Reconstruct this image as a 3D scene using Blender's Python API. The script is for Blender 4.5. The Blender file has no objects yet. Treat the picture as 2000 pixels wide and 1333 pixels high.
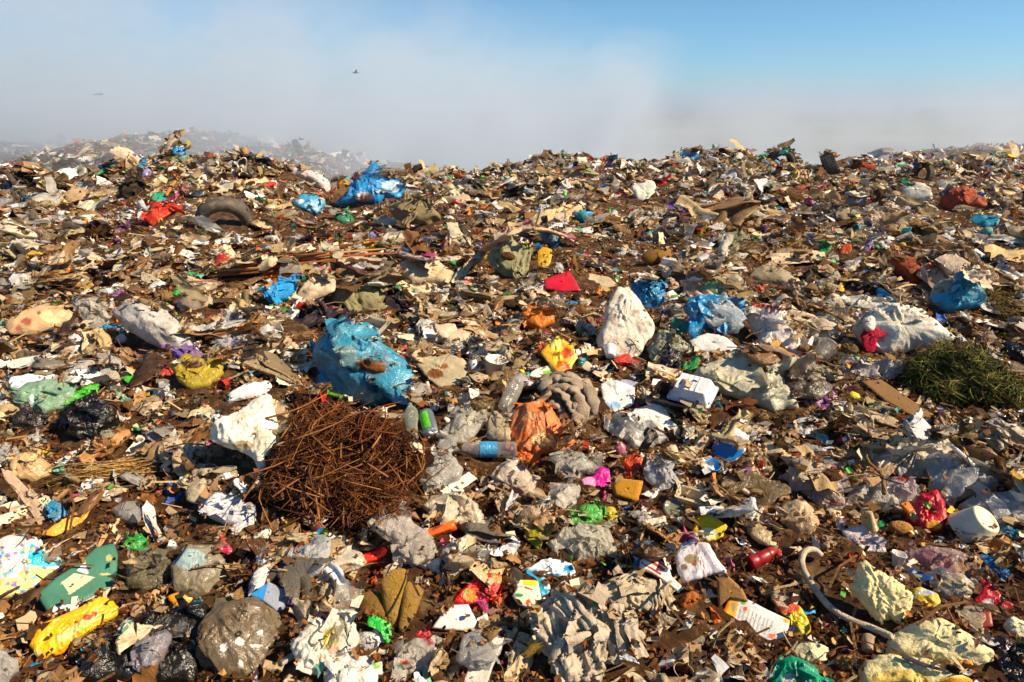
import bpy, math, random
import numpy as np
from mathutils import Vector, Matrix

random.seed(7)
rng = np.random.default_rng(7)
R = math.radians
scene = bpy.context.scene
col = scene.collection

# ------------------------------------------------------------------ camera
CAMZ = 1.5
PITCH = R(18.7)
FPX = 1333.3                       # focal length in pixels of the 2000 px wide photograph (24 mm lens)
cam_data = bpy.data.cameras.new('camera')
cam_data.lens = 24
cam_data.sensor_width = 36
cam_data.clip_start = 0.05
cam_data.clip_end = 40000
cam = bpy.data.objects.new('camera', cam_data)
cam.location = (0, 0, CAMZ)
cam.rotation_euler = (R(90) - PITCH, 0, 0)
col.objects.link(cam)
scene.camera = cam

# ------------------------------------------------------------------ sky, sun, exposure
SUN_EL, SUN_AZ = R(42), R(107)      # azimuth from +Y towards +X: the sun stands beside the camera and a little behind it
world = bpy.data.worlds.new('World')
scene.world = world
world.use_nodes = True
wn = world.node_tree.nodes
wl = world.node_tree.links
bg = wn['Background']
sky = wn.new('ShaderNodeTexSky')
sky.sky_type = 'NISHITA'
sky.sun_disc = False
sky.sun_elevation = SUN_EL
sky.sun_rotation = SUN_AZ
sky.altitude = 2500
sky.air_density = 1.0
sky.dust_density = 0.0
sky.ozone_density = 3.0
tint = wn.new('ShaderNodeMix'); tint.data_type = 'RGBA'; tint.blend_type = 'MULTIPLY'; tint.inputs[0].default_value = 1
tint.inputs[7].default_value = (0.47, 0.89, 1.0, 1)          # clear cyan air, the same in every direction
wl.new(sky.outputs[0], tint.inputs[6]); wl.new(tint.outputs[2], bg.inputs[0])
bg.inputs[1].default_value = 0.077
sun_d = bpy.data.lights.new('sun', 'SUN')
sun_d.energy = 5.0
sun_d.angle = R(0.5)
sun_d.color = (1.0, 0.83, 0.58)
sun = bpy.data.objects.new('sun', sun_d)
sdir = Vector((math.sin(SUN_AZ) * math.cos(SUN_EL), math.cos(SUN_AZ) * math.cos(SUN_EL), math.sin(SUN_EL)))
sun.rotation_euler = sdir.to_track_quat('Z', 'Y').to_euler()
sun.location = (20, -5, 20)
col.objects.link(sun)
scene.view_settings.view_transform = 'Standard'
scene.view_settings.look = 'None'
scene.view_settings.gamma = 1
scene.view_settings.use_curve_mapping = False
scene.view_settings.exposure = 0.86
scene.render.engine = 'CYCLES'
cy = scene.cycles
cy.use_denoising = True
cy.max_bounces = 6
cy.diffuse_bounces = 3
cy.glossy_bounces = 2
cy.transmission_bounces = 3
cy.transparent_max_bounces = 10
cy.volume_bounces = 2
cy.volume_step_rate = 0.5
cy.volume_max_steps = 128
cy.caustics_reflective = False
cy.caustics_refractive = False

# ------------------------------------------------------------------ numeric helpers
PERM = rng.permutation(256).astype(np.int64)
PERM = np.concatenate([PERM, PERM, PERM])
GRAD = rng.normal(size=(256, 3))
GRAD /= np.linalg.norm(GRAD, axis=1, keepdims=True)

def noise(p):
    """gradient noise at points p (N,3), about -0.8..0.8"""
    i = np.floor(p).astype(np.int64)
    f = p - i
    u = f * f * f * (f * (f * 6 - 15) + 10)
    i &= 255
    out = 0
    for dx in (0, 1):
        wx = u[:, 0] if dx else 1 - u[:, 0]
        a = PERM[i[:, 0] + dx]
        for dy in (0, 1):
            wy = u[:, 1] if dy else 1 - u[:, 1]
            b = PERM[a + i[:, 1] + dy]
            for dz in (0, 1):
                wz = u[:, 2] if dz else 1 - u[:, 2]
                g = GRAD[PERM[b + i[:, 2] + dz]]
                d = g[:, 0] * (f[:, 0] - dx) + g[:, 1] * (f[:, 1] - dy) + g[:, 2] * (f[:, 2] - dz)
                out = out + wx * wy * wz * d
    return out

def fbm(p, octv=3, gain=0.5):
    s, a = 0, 1.0
    for k in range(octv):
        s = s + a * noise(p + 17.3 * k)
        p = p * 2.03
        a *= gain
    return s

def ridged(p, octv=2, gain=0.5):
    s, a = 0, 1.0
    for k in range(octv):
        s = s + a * (1 - 3.2 * np.abs(noise(p + 31.7 * k)))
        p = p * 2.1
        a *= gain
    return s

def xyz(x, y, z=0.0):
    x = np.asarray(x, float).ravel()
    return np.stack([x, np.asarray(y, float).ravel(), np.full_like(x, z)], 1)

def tri(t):
    return np.abs((t % 2.0) - 1.0) * 2 - 1

def lin(h):
    h = h.lstrip('#')
    c = [int(h[i:i + 2], 16) / 255 for i in (0, 2, 4)]
    return tuple(v / 12.92 if v <= 0.04045 else ((v + 0.055) / 1.055) ** 2.4 for v in c)

# ------------------------------------------------------------------ terrain
# crest of the rubbish heap: (photo column, photo row, distance along the view axis)
CREST = np.array([(-500, 345, 9), (0, 338, 9.5), (60, 334, 9.5), (150, 345, 11), (250, 312, 11.5), (330, 300, 11.5), (430, 303, 11.5), (510, 303, 11.5),
    (560, 325, 11), (610, 352, 11), (660, 366, 11), (740, 332, 12), (790, 340, 12.5), (830, 332, 12.5), (870, 326, 12.5), (930, 336, 13),
    (1010, 322, 13), (1070, 304, 13), (1120, 302, 13), (1200, 310, 13.5), (1290, 313, 13.5), (1340, 298, 13.5), (1400, 290, 13.5),
    (1450, 293, 13.5), (1500, 302, 14), (1600, 318, 14), (1700, 303, 14.5), (1780, 297, 15), (1830, 304, 15), (1900, 310, 15), (1990, 300, 15), (2500, 296, 15)], float)

def row_angle(row):
    return PITCH - np.arctan((666.5 - row) / FPX)

# further mounds: (column, top row, distance, half width m, half depth m)
MOUNDS = [(345, 256, 23, 3.6, 5), (415, 268, 24, 3.5, 4), (250, 285, 20, 2.6, 3.0), (110, 272, 34, 5.5, 6), (30, 292, 28, 5.5, 4), (-160, 290, 30, 6, 6), (480, 284, 20, 2.2, 3),
          (585, 302, 30, 2.0, 3), (660, 305, 27, 1.7, 3), (760, 318, 24, 2.4, 3), (1985, 289, 23, 4.2, 5), (2150, 280, 26, 7, 6), (1880, 305, 20, 3.0, 3)]

def terrain(x, y, fine=True):
    x = np.asarray(x, float); y = np.asarray(y, float)
    yc = np.maximum(y, 0.6)
    u = x / yc
    D = np.full_like(u, 12.0)
    for _ in range(2):
        zc = D * math.cos(PITCH) + 0.7 * math.sin(PITCH)
        px = 1000 + FPX * u * D / zc
        D = np.interp(px, CREST[:, 0], CREST[:, 2])
    row = np.interp(px, CREST[:, 0], CREST[:, 1]) + 7
    zr = CAMZ - D * np.tan(row_angle(row))
    t = np.clip((yc - 1.4) / (D - 1.4), 0, 1)
    ease = t * (1.12 - 0.12 * t)
    z = zr * ease
    back = np.maximum(yc - D, 0)
    z = z - 0.30 * back ** 1.15 / (1 + 0.02 * back)
    z = np.where(y < 0.6, np.minimum(z, 0.0) - 0.05 * np.maximum(0.6 - y, 0), z)
    side = np.maximum(np.abs(x) - 26, 0)
    z = z - 0.25 * side
    for (c, r, d, hw, hd) in MOUNDS:
        zt = CAMZ - d * math.tan(row_angle(r + 5))
        zc = d * math.cos(PITCH) + 0.3
        xc = (c - 1000) / FPX * zc
        q = ((x - xc) / hw) ** 2 + ((y - d) / hd) ** 2
        z = np.maximum(z, zt - 0.55 * q)
    floor = -11.0 + 1.2 * fbm(xyz(x, y) * 0.004, 2).reshape(x.shape)
    far = np.hypot(x, y)
    hills = np.clip((far - 1500) / 6000, 0, 1) * (45 + 25 * fbm(xyz(x, y) * 0.0006 + 5, 3).reshape(x.shape)) * np.clip((x + 1500) / 3000, 0.15, 1)
    z = np.maximum(z, floor + hills)
    if fine:
        near = np.clip((60 - far) / 30, 0, 1)
        p = xyz(x, y)
        z = z + near * (0.10 * fbm(p * 0.9 + 3, 2).reshape(x.shape) + 0.05 * fbm(p * 2.7 + 9, 3).reshape(x.shape) + 0.02 * ridged(p * 6 + 1, 2).reshape(x.shape))
    return z

# height of the pile on a grid of (direction, distance); items raise it as they are laid down
GU = np.linspace(-2.2, 2.2, 1300)
GY = np.exp(np.linspace(math.log(0.9), math.log(60), 620))
UU, YY = np.meshgrid(GU, GY, indexing='ij')
PILE = terrain(UU * YY, YY)

def gidx(x, y):
    y = np.maximum(y, 0.9)
    iu = np.clip(np.round((x / y - GU[0]) / (GU[1] - GU[0])), 0, len(GU) - 1).astype(int)
    iy = np.clip(np.round((np.log(y) - math.log(0.9)) / (math.log(60 / 0.9) / (len(GY) - 1))), 0, len(GY) - 1).astype(int)
    return iu, iy

def pile(x, y):
    iu, iy = gidx(np.asarray(x, float), np.asarray(y, float))
    return PILE[iu, iy]

def ray(px, py):
    """direction (per unit y) of the view ray through a photo pixel"""
    a = (np.asarray(px, float) - 1000) / FPX
    b = (666.5 - np.asarray(py, float)) / FPX
    c, s = math.cos(PITCH), math.sin(PITCH)
    dy = c + b * s
    dz = b * c - s
    return a / dy, dz / dy

BASE = PILE.copy()
def hit(px, py):
    """first point of the ground along the view ray through a photo pixel"""
    px = np.atleast_1d(np.asarray(px, float)); py = np.atleast_1d(np.asarray(py, float))
    u, s = ray(px, py)
    iu = np.clip(np.round((u - GU[0]) / (GU[1] - GU[0])), 0, len(GU) - 1).astype(int)
    zz = CAMZ + s[:, None] * GY[None, :]
    below = zz < BASE[iu]
    k = np.where(below.any(1), below.argmax(1), len(GY) - 1)
    y = GY[k]
    return np.stack([u * y, y, CAMZ + s * y], 1), below.any(1)

def project(p):
    p = np.atleast_2d(p)
    c, s = math.cos(PITCH), math.sin(PITCH)
    zc = p[:, 1] * c - (p[:, 2] - CAMZ) * s
    up = p[:, 1] * s + (p[:, 2] - CAMZ) * c
    return np.stack([1000 + FPX * p[:, 0] / zc, 666.5 - FPX * up / zc], 1), zc

# ------------------------------------------------------------------ materials
MATS = {}
def material(name, rough=0.5, spec=0.5, transl=0.0, clear=0.0, dirt=0.3, bump=0.3, bscale=30.0, crease=0.0, dirtcol=(0.13, 0.075, 0.035), metallic=0.0, speck=0.0, coat=0.0, vary=0.25, stretch=(1, 1, 1)):
    m = bpy.data.materials.new(name)
    m.use_nodes = True
    nt = m.node_tree
    N, L = nt.nodes, nt.links
    N.clear()
    out = N.new('ShaderNodeOutputMaterial')
    bs = N.new('ShaderNodeBsdfPrincipled')
    info = N.new('ShaderNodeObjectInfo')
    att = N.new('ShaderNodeAttribute'); att.attribute_name = 'Col'
    mul = N.new('ShaderNodeMix'); mul.data_type = 'RGBA'; mul.blend_type = 'MULTIPLY'; mul.inputs[0].default_value = 1
    L.new(info.outputs['Color'], mul.inputs[6]); L.new(att.outputs['Color'], mul.inputs[7])
    geo = N.new('ShaderNodeNewGeometry')
    off = N.new('ShaderNodeVectorMath'); off.operation = 'MULTIPLY_ADD'
    comb = N.new('ShaderNodeCombineXYZ')
    mm = N.new('ShaderNodeMath'); mm.operation = 'MULTIPLY'; mm.inputs[1].default_value = 37.0
    L.new(info.outputs['Random'], mm.inputs[0])
    for i in range(3): L.new(mm.outputs[0], comb.inputs[i])
    off.inputs[1].default_value = stretch
    L.new(geo.outputs['Position'], off.inputs[0]); L.new(comb.outputs[0], off.inputs[2])
    V = off.outputs[0]
    # slow tone variation of the thing's own colour
    n1 = N.new('ShaderNodeTexNoise'); n1.inputs['Scale'].default_value = 9; n1.inputs['Detail'].default_value = 4; n1.inputs['Roughness'].default_value = 0.6
    L.new(V, n1.inputs['Vector'])
    hv = N.new('ShaderNodeHueSaturation')
    mr = N.new('ShaderNodeMapRange'); mr.inputs[1].default_value = 0.3; mr.inputs[2].default_value = 0.7
    mr.inputs[3].default_value = 1 - vary; mr.inputs[4].default_value = 1 + vary * 0.6
    L.new(n1.outputs[0], mr.inputs[0]); L.new(mr.outputs[0], hv.inputs['Value'])
    L.new(mul.outputs[2], hv.inputs['Color'])
    base = hv.outputs[0]
    # dirt: smears and specks
    n2 = N.new('ShaderNodeTexNoise'); n2.inputs['Scale'].default_value = 15; n2.inputs['Detail'].default_value = 7; n2.inputs['Roughness'].default_value = 0.68; n2.inputs['Distortion'].default_value = 0.6
    L.new(V, n2.inputs['Vector'])
    r2 = N.new('ShaderNodeMapRange'); r2.inputs[1].default_value = 0.62 - dirt * 0.32; r2.inputs[2].default_value = 0.80 - dirt * 0.2
    r2.inputs[3].default_value = 0; r2.inputs[4].default_value = min(0.9, 0.35 + dirt)
    L.new(n2.outputs[0], r2.inputs[0])
    dm = N.new('ShaderNodeMix'); dm.data_type = 'RGBA'
    dc = N.new('ShaderNodeMix'); dc.data_type = 'RGBA'; dc.inputs[6].default_value = (*dirtcol, 1); dc.inputs[7].default_value = (dirtcol[0] * 2.3, dirtcol[1] * 2.3, dirtcol[2] * 2.4, 1)
    L.new(n1.outputs[0], dc.inputs[0])
    L.new(r2.outputs[0], dm.inputs[0]); L.new(base, dm.inputs[6]); L.new(dc.outputs[2], dm.inputs[7])
    base = dm.outputs[2]
    if speck:
        n3 = N.new('ShaderNodeTexNoise'); n3.inputs['Scale'].default_value = 140; n3.inputs['Detail'].default_value = 3
        L.new(V, n3.inputs['Vector'])
        r3 = N.new('ShaderNodeMapRange'); r3.inputs[1].default_value = 0.62; r3.inputs[2].default_value = 0.70; r3.inputs[4].default_value = speck
        L.new(n3.outputs[0], r3.inputs[0])
        sm = N.new('ShaderNodeMix'); sm.data_type = 'RGBA'; sm.inputs[7].default_value = (0.07, 0.04, 0.02, 1)
        L.new(r3.outputs[0], sm.inputs[0]); L.new(base, sm.inputs[6]); base = sm.outputs[2]
    L.new(base, bs.inputs['Base Color'])
    rr = N.new('ShaderNodeMapRange'); rr.inputs[3].default_value = rough; rr.inputs[4].default_value = min(1, rough + 0.35)
    L.new(r2.outputs[0], rr.inputs[0]); L.new(rr.outputs[0], bs.inputs['Roughness'])
    bs.inputs['Specular IOR Level'].default_value = spec
    bs.inputs['Metallic'].default_value = metallic
    bs.inputs['Coat Weight'].default_value = coat
    # relief
    h = None
    nb = N.new('ShaderNodeTexNoise'); nb.inputs['Scale'].default_value = bscale; nb.inputs['Detail'].default_value = 5; nb.inputs['Roughness'].default_value = 0.6; nb.inputs['Distortion'].default_value = 1.2
    L.new(V, nb.inputs['Vector'])
    h = nb.outputs[0]
    if crease:
        cr = N.new('ShaderNodeTexNoise'); cr.noise_type = 'RIDGED_MULTIFRACTAL'; cr.inputs['Scale'].default_value = bscale * 0.55; cr.inputs['Detail'].default_value = 4; cr.inputs['Distortion'].default_value = 1.0
        vr = N.new('ShaderNodeVectorRotate'); vr.rotation_type = 'Z_AXIS'; L.new(V, vr.inputs['Vector']); L.new(mm.outputs[0], vr.inputs['Angle'])
        vs = N.new('ShaderNodeVectorMath'); vs.operation = 'MULTIPLY'; vs.inputs[1].default_value = (1.9, 0.55, 1.1)
        L.new(vr.outputs[0], vs.inputs[0]); L.new(vs.outputs[0], cr.inputs['Vector'])
        ad = N.new('ShaderNodeMath'); ad.operation = 'MULTIPLY_ADD'; ad.inputs[1].default_value = crease * 0.35
        L.new(cr.outputs[0], ad.inputs[0]); L.new(h, ad.inputs[2]); h = ad.outputs[0]
    bp = N.new('ShaderNodeBump'); bp.inputs['Strength'].default_value = bump; bp.inputs['Distance'].default_value = 0.02
    L.new(h, bp.inputs['Height']); L.new(bp.outputs[0], bs.inputs['Normal'])
    s = bs.outputs[0]
    if transl:
        tr = N.new('ShaderNodeBsdfTranslucent'); L.new(base, tr.inputs['Color']); L.new(bp.outputs[0], tr.inputs['Normal'])
        mx = N.new('ShaderNodeMixShader'); mx.inputs[0].default_value = transl
        L.new(s, mx.inputs[1]); L.new(tr.outputs[0], mx.inputs[2]); s = mx.outputs[0]
    if clear:
        tp = N.new('ShaderNodeBsdfTransparent'); tp.inputs['Color'].default_value = (0.93, 0.93, 0.92, 1)
        mx = N.new('ShaderNodeMixShader')
        lw = N.new('ShaderNodeLayerWeight'); lw.inputs['Blend'].default_value = 0.35
        L.new(bp.outputs[0], lw.inputs['Normal'])
        cm = N.new('ShaderNodeMapRange'); cm.inputs[3].default_value = clear; cm.inputs[4].default_value = clear * 0.25
        L.new(lw.outputs['Facing'], cm.inputs[0]); L.new(cm.outputs[0], mx.inputs[0])
        L.new(s, mx.inputs[1]); L.new(tp.outputs[0], mx.inputs[2]); s = mx.outputs[0]
    L.new(s, out.inputs['Surface'])
    MATS[name] = m
    return m

material('thin_plastic', 0.28, 0.55, transl=0.25, dirt=0.38, bump=0.55, bscale=26, crease=1.0, speck=0.5)
material('bag_plastic', 0.25, 0.6, transl=0.12, dirt=0.38, bump=0.6, bscale=22, crease=1.0, speck=0.4)
material('black_plastic', 0.24, 0.6, dirt=0.14, bump=0.7, bscale=24, crease=1.0)
material('clear_plastic', 0.16, 0.8, transl=0.42, clear=0.40, dirt=0.08, bump=0.7, bscale=30, crease=1.0, speck=0.4)
material('woven_sack', 0.75, 0.25, transl=0.05, dirt=0.46, bump=0.4, bscale=40, crease=0.5, speck=0.6)
material('cloth', 0.9, 0.12, dirt=0.35, bump=0.5, bscale=60, crease=0.3, speck=0.5)
material('paper', 0.7, 0.3, transl=0.1, dirt=0.22, bump=0.25, bscale=35, crease=0.4, speck=0.7)
material('wrapper', 0.28, 0.55, dirt=0.16, bump=0.4, bscale=40, crease=0.9, speck=0.5)
material('carton', 0.45, 0.4, dirt=0.14, bump=0.15, bscale=30, speck=0.4)
material('cardboard', 0.85, 0.15, dirt=0.35, bump=0.3, bscale=50, speck=0.6)
material('foam', 0.85, 0.2, transl=0.05, dirt=0.12, bump=0.45, bscale=90, crease=0.3, speck=0.6, dirtcol=(0.3, 0.17, 0.05))
material('rubber', 0.75, 0.3, dirt=0.45, bump=0.3, bscale=60, dirtcol=(0.14, 0.10, 0.06), speck=0.3)
material('wood', 0.85, 0.2, dirt=0.3, bump=0.5, bscale=60, speck=0.4)
material('hard_plastic', 0.35, 0.5, dirt=0.16, bump=0.1, bscale=30, speck=0.4)
material('clear_bottle', 0.08, 0.9, transl=0.15, clear=0.68, dirt=0.12, bump=0.25, bscale=22, crease=0.5)
material('metal', 0.35, 0.5, dirt=0.3, bump=0.2, bscale=40, metallic=0.8)
material('organic', 0.9, 0.15, dirt=0.3, bump=0.8, bscale=45, speck=0.4, dirtcol=(0.07, 0.035, 0.015))
material('leaf', 0.65, 0.3, transl=0.15, dirt=0.2, bump=0.4, bscale=90, dirtcol=(0.08, 0.04, 0.015), vary=0.35)
material('feather', 0.8, 0.2, dirt=0.0, bump=0.1)

def ground_material():
    m = bpy.data.materials.new('soil'); m.use_nodes = True
    N, L = m.node_tree.nodes, m.node_tree.links
    bs = N['Principled BSDF']; bs.inputs['Roughness'].default_value = 0.92; bs.inputs['Specular IOR Level'].default_value = 0.2
    geo = N.new('ShaderNodeNewGeometry')
    a = N.new('ShaderNodeTexNoise'); a.inputs['Scale'].default_value = 14; a.inputs['Detail'].default_value = 8; a.inputs['Roughness'].default_value = 0.7
    L.new(geo.outputs['Position'], a.inputs['Vector'])
    r = N.new('ShaderNodeValToRGB')
    els = r.color_ramp.elements
    els[0].position = 0.3; els[0].color = (0.035, 0.016, 0.007, 1)
    els[1].position = 0.75; els[1].color = (0.33, 0.21, 0.10, 1)
    e = els.new(0.5); e.color = (0.085, 0.036, 0.013, 1)
    L.new(a.outputs[0], r.inputs[0])
    # far plain: dry fields and a pale sandy bank
    b = N.new('ShaderNodeTexNoise'); b.inputs['Scale'].default_value = 0.012; b.inputs['Detail'].default_value = 3
    sc = N.new('ShaderNodeVectorMath'); sc.operation = 'MULTIPLY'; sc.inputs[1].default_value = (0.35, 1.4, 1)
    L.new(geo.outputs['Position'], sc.inputs[0]); L.new(sc.outputs[0], b.inputs['Vector'])
    r2 = N.new('ShaderNodeValToRGB')
    r2.color_ramp.elements[0].position = 0.4; r2.color_ramp.elements[0].color = (0.16, 0.15, 0.13, 1)
    r2.color_ramp.elements[1].position = 0.62; r2.color_ramp.elements[1].color = (0.22, 0.20, 0.165, 1)
    L.new(b.outputs[0], r2.inputs[0])
    ln = N.new('ShaderNodeVectorMath'); ln.operation = 'LENGTH'; L.new(geo.outputs['Position'], ln.inputs[0])
    mr = N.new('ShaderNodeMapRange'); mr.inputs[1].default_value = 45; mr.inputs[2].default_value = 70; L.new(ln.outputs['Value'], mr.inputs[0])
    mx = N.new('ShaderNodeMix'); mx.data_type = 'RGBA'
    L.new(mr.outputs[0], mx.inputs[0]); L.new(r.outputs[0], mx.inputs[6]); L.new(r2.outputs[0], mx.inputs[7])
    L.new(mx.outputs[2], bs.inputs['Base Color'])
    bn = N.new('ShaderNodeTexNoise'); bn.inputs['Scale'].default_value = 60; bn.inputs['Detail'].default_value = 6; bn.inputs['Roughness'].default_value = 0.75
    L.new(geo.outputs['Position'], bn.inputs['Vector'])
    bp = N.new('ShaderNodeBump'); bp.inputs['Strength'].default_value = 0.9; bp.inputs['Distance'].default_value = 0.03
    L.new(bn.outputs[0], bp.inputs['Height']); L.new(bp.outputs[0], bs.inputs['Normal'])
    return m

# ------------------------------------------------------------------ mesh helpers
def mesh_from(name, V, F, mat, colr=None, smooth=True):
    """V (n,3); F (m,4) with -1 in the last column for triangles, or (m,3)"""
    me = bpy.data.meshes.new(name)
    V = np.ascontiguousarray(V, np.float32); F = np.asarray(F, np.int32)
    n = len(V)
    me.vertices.add(n); me.vertices.foreach_set('co', V.ravel())
    if F.shape[1] == 4 and (F[:, 3] < 0).any():
        t = F[:, 3] < 0
        loops = F.ravel(); loops = loops[loops >= 0]
        tot = np.where(t, 3, 4)
    else:
        loops = F.ravel(); tot = np.full(len(F), F.shape[1])
    start = np.concatenate([[0], np.cumsum(tot)[:-1]])
    me.loops.add(len(loops)); me.loops.foreach_set('vertex_index', loops.astype(np.int32))
    me.polygons.add(len(F))
    me.polygons.foreach_set('loop_start', start.astype(np.int32))
    me.polygons.foreach_set('loop_total', tot.astype(np.int32))
    me.polygons.foreach_set('use_smooth', np.full(len(F), bool(smooth)))
    me.update(calc_edges=True)
    at = me.color_attributes.new('Col', 'FLOAT_COLOR', 'POINT')
    c = np.ones((n, 4), np.float32)
    if colr is not None: c[:, :3] = colr
    at.data.foreach_set('color', c.ravel())
    me.materials.append(MATS[mat] if isinstance(mat, str) else mat)
    return me

def add_obj(name, me, parent=None, color=(1, 1, 1), matrix=None, label=None, cat=None, group=None, kind=None):
    o = bpy.data.objects.new(name, me)
    col.objects.link(o)
    o.color = (*color, 1)
    if parent is not None: o.parent = parent
    if matrix is not None: o.matrix_world = matrix
    if label: o['label'] = label
    if cat: o['category'] = cat
    if group: o['group'] = group
    if kind: o['kind'] = kind
    return o

def grid_faces(a, b, wrap=True):
    """rings a (open), columns b (wrapped)"""
    i, j = np.meshgrid(np.arange(a - 1), np.arange(b if wrap else b - 1), indexing='ij')
    i = i.ravel(); j = j.ravel(); k = (j + 1) % b
    return np.stack([i * b + j, i * b + k, (i + 1) * b + k, (i + 1) * b + j], 1)

def poly_radius(poly, c, th):
    """farthest hit of rays from c at angles th with the polygon"""
    P = np.asarray(poly, float) - c
    Q = np.roll(P, -1, 0)
    d = np.stack([np.cos(th), np.sin(th)], 1)
    E = Q - P
    den = d[:, None, 0] * E[None, :, 1] - d[:, None, 1] * E[None, :, 0]
    den = np.where(np.abs(den) < 1e-12, 1e-12, den)
    t = (P[None, :, 0] * E[None, :, 1] - P[None, :, 1] * E[None, :, 0]) / den
    s = (P[None, :, 0] * d[:, None, 1] - P[None, :, 1] * d[:, None, 0]) / den
    ok = (t > 0) & (s >= -1e-6) & (s <= 1 + 1e-6)
    r = np.where(ok, t, 0).max(1)
    return np.where(r <= 0, np.median(r[r > 0]) if (r > 0).any() else 1, r)

MODES = {  # profile power, thickness (share of the smaller size), wrinkle size, fold size, ragged rim
    'puff': (2.3, 0.50, 0.06, 0.055, 0.02), 'lump': (4.0, 0.60, 0.10, 0.02, 0.06), 'slab': (16, 0.22, 0.006, 0.0, 0.0),
    'sheet': (9, 0.10, 0.06, 0.05, 0.03), 'flat': (14, 0.035, 0.02, 0.018, 0.008), 'heap': (2.0, 0.55, 0.07, 0.0, 0.06), 'smooth': (2.3, 0.6, 0.02, 0.012, 0.01)}

def pillow(poly, mode='puff', thick=None, wr=1.0, nth=64, nr=14, rs=None, gather=None):
    """closed cushion over a 2D outline: top, bottom, crumpled. returns V, F"""
    rs = rs or np.random.default_rng(1)
    pk, tf, wa, fa, rag = MODES[mode]
    P = np.asarray(poly, float)
    c = P.mean(0) * 0.5 + (P.min(0) + P.max(0)) * 0.25
    th = np.linspace(-math.pi, math.pi, nth, endpoint=False)
    ca = np.arctan2(P[:, 1] - c[1], P[:, 0] - c[0])
    for a in ca:                                    # keep the corners
        k = np.argmin(np.abs((th - a + math.pi) % (2 * math.pi) - math.pi)); th[k] = a
    th = np.sort(th)
    Rr = poly_radius(P, c, th)
    if mode in ('puff', 'sheet', 'heap', 'lump', 'smooth'):
        k = np.array([0.2, 0.6, 0.2]); Rr = np.convolve(np.concatenate([Rr[-1:], Rr, Rr[:1]]), k, 'valid')
    ext = P.max(0) - P.min(0)
    size = float(np.sqrt(ext[0] * ext[1])); small = float(ext.min())
    T = (thick if thick is not None else tf) * small * 0.5
    so = rs.uniform(0, 90, 3)
    ring = xyz(np.cos(th), np.sin(th)) * 2.2 + so
    Rr = Rr * (1 + rag * (noise(ring * 1.5) * 1.6 + noise(ring * 5) * 1.0))
    nb = max(3, nr // 3)
    rr = np.concatenate([np.linspace(0.03, 0.9, nr - 3), [0.96, 0.99, 1.0]]) if pk > 6 else np.sin(np.linspace(0.03, 1, nr) * math.pi / 2)
    rb = np.linspace(0.97, 0.05, nb)
    r = np.concatenate([rr, rb]); sgn = np.concatenate([np.ones(len(rr)), -np.ones(len(rb))])
    prof = np.sqrt(np.clip(1 - r ** pk, 0, 1))
    A, B = np.meshgrid(r, th, indexing='ij')
    X = c[0] + A * Rr[None] * np.cos(B); Y = c[1] + A * Rr[None] * np.sin(B)
    Z = T * (prof * np.where(sgn > 0, 1, 0.6) * sgn)[:, None] * np.ones_like(A)
    V = np.stack([X.ravel(), Y.ravel(), Z.ravel()], 1)
    rad = A.ravel(); sg = np.repeat(sgn, len(th))
    nrm = np.stack([np.cos(B).ravel() * rad ** 3, np.sin(B).ravel() * rad ** 3, sg * np.sqrt(np.clip(1 - rad ** 4, 0.02, 1))], 1)
    nrm /= np.linalg.norm(nrm, axis=1, keepdims=True)
    # folds gathered towards a pinched spot near the rim, and towards a second one
    disp = np.zeros(len(V))
    W = (V - [c[0], c[1], 0]) / max(size, 1e-6)
    warp = np.stack([noise(W * 3 + so), noise(W * 3 + so + 40), noise(W * 3 + so + 80)], 1)
    if fa:
        for q, amp, m in ((rs.uniform(0, 6.28), 1.0, rs.uniform(9, 15)), (rs.uniform(0, 6.28), 0.7, rs.uniform(6, 12))):
            qx, qy = math.cos(q) * 0.6, math.sin(q) * 0.42
            if gather is not None:
                qx, qy = (np.asarray(gather) - c) / size; amp *= 1.7; m *= 1.25
            dx, dy = W[:, 0] - qx + 0.10 * warp[:, 0], W[:, 1] - qy + 0.10 * warp[:, 1]
            an = np.arctan2(dy, dx); dd = np.hypot(dx, dy)
            f = noise(np.stack([an * m * 0.55, dd * 1.3, 0 * an], 1) + so)
            disp += fa * amp * wr * (0.45 - 1.9 * np.abs(f)) * np.clip(dd * 3, 0.1, 1) * np.exp(-dd * 1.1)
    sc = rs.uniform(2.4, 3.4)
    disp += wa * wr * 0.36 * fbm(W * sc * 0.7 + so, 2)
    ang = rs.uniform(0, math.pi)
    if mode != 'slab':
        for a_, s_, k_ in ((ang, 1.25, 0.36), (ang + rs.uniform(0.4, 0.9), 2.3, 0.22), (ang - rs.uniform(0.2, 0.6), 3.6, 0.12)):       # long sharp folds in two directions
            D = np.stack([(W[:, 0] * math.cos(a_) + W[:, 1] * math.sin(a_)) * 5.2 * s_, (-W[:, 0] * math.sin(a_) + W[:, 1] * math.cos(a_)) * 0.9 * s_, W[:, 2] * 2], 1)
            n_ = noise(D + warp * 1.1 + so + 11)
            disp += wa * wr * k_ * (1 - np.sqrt(np.abs(n_) * 6 + 0.02)) * (0.6 + 0.8 * np.clip(warp[:, 1] * 2 + 0.5, 0, 1.5))
        disp += wa * wr * 0.09 * ridged(W * 9 + warp + so, 2)
        for k in range(5):                          # crossing creases
            a = rs.uniform(0, math.pi); fr = rs.uniform(2.0, 6.0)
            g = W[:, 0] * math.cos(a) + W[:, 1] * math.sin(a) + 0.22 * warp[:, k % 3]
            disp += wa * wr * 0.13 * tri(g * fr + rs.uniform(0, 2)) * (1 if mode != 'smooth' else 0.3)
    if mode in ('puff', 'sheet', 'smooth'):         # stretched smooth areas between bunched ones
        disp *= np.clip(0.75 + 2.6 * noise(W * 2.1 + so + 60), 0.18, 1.7)
    disp *= size
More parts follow.
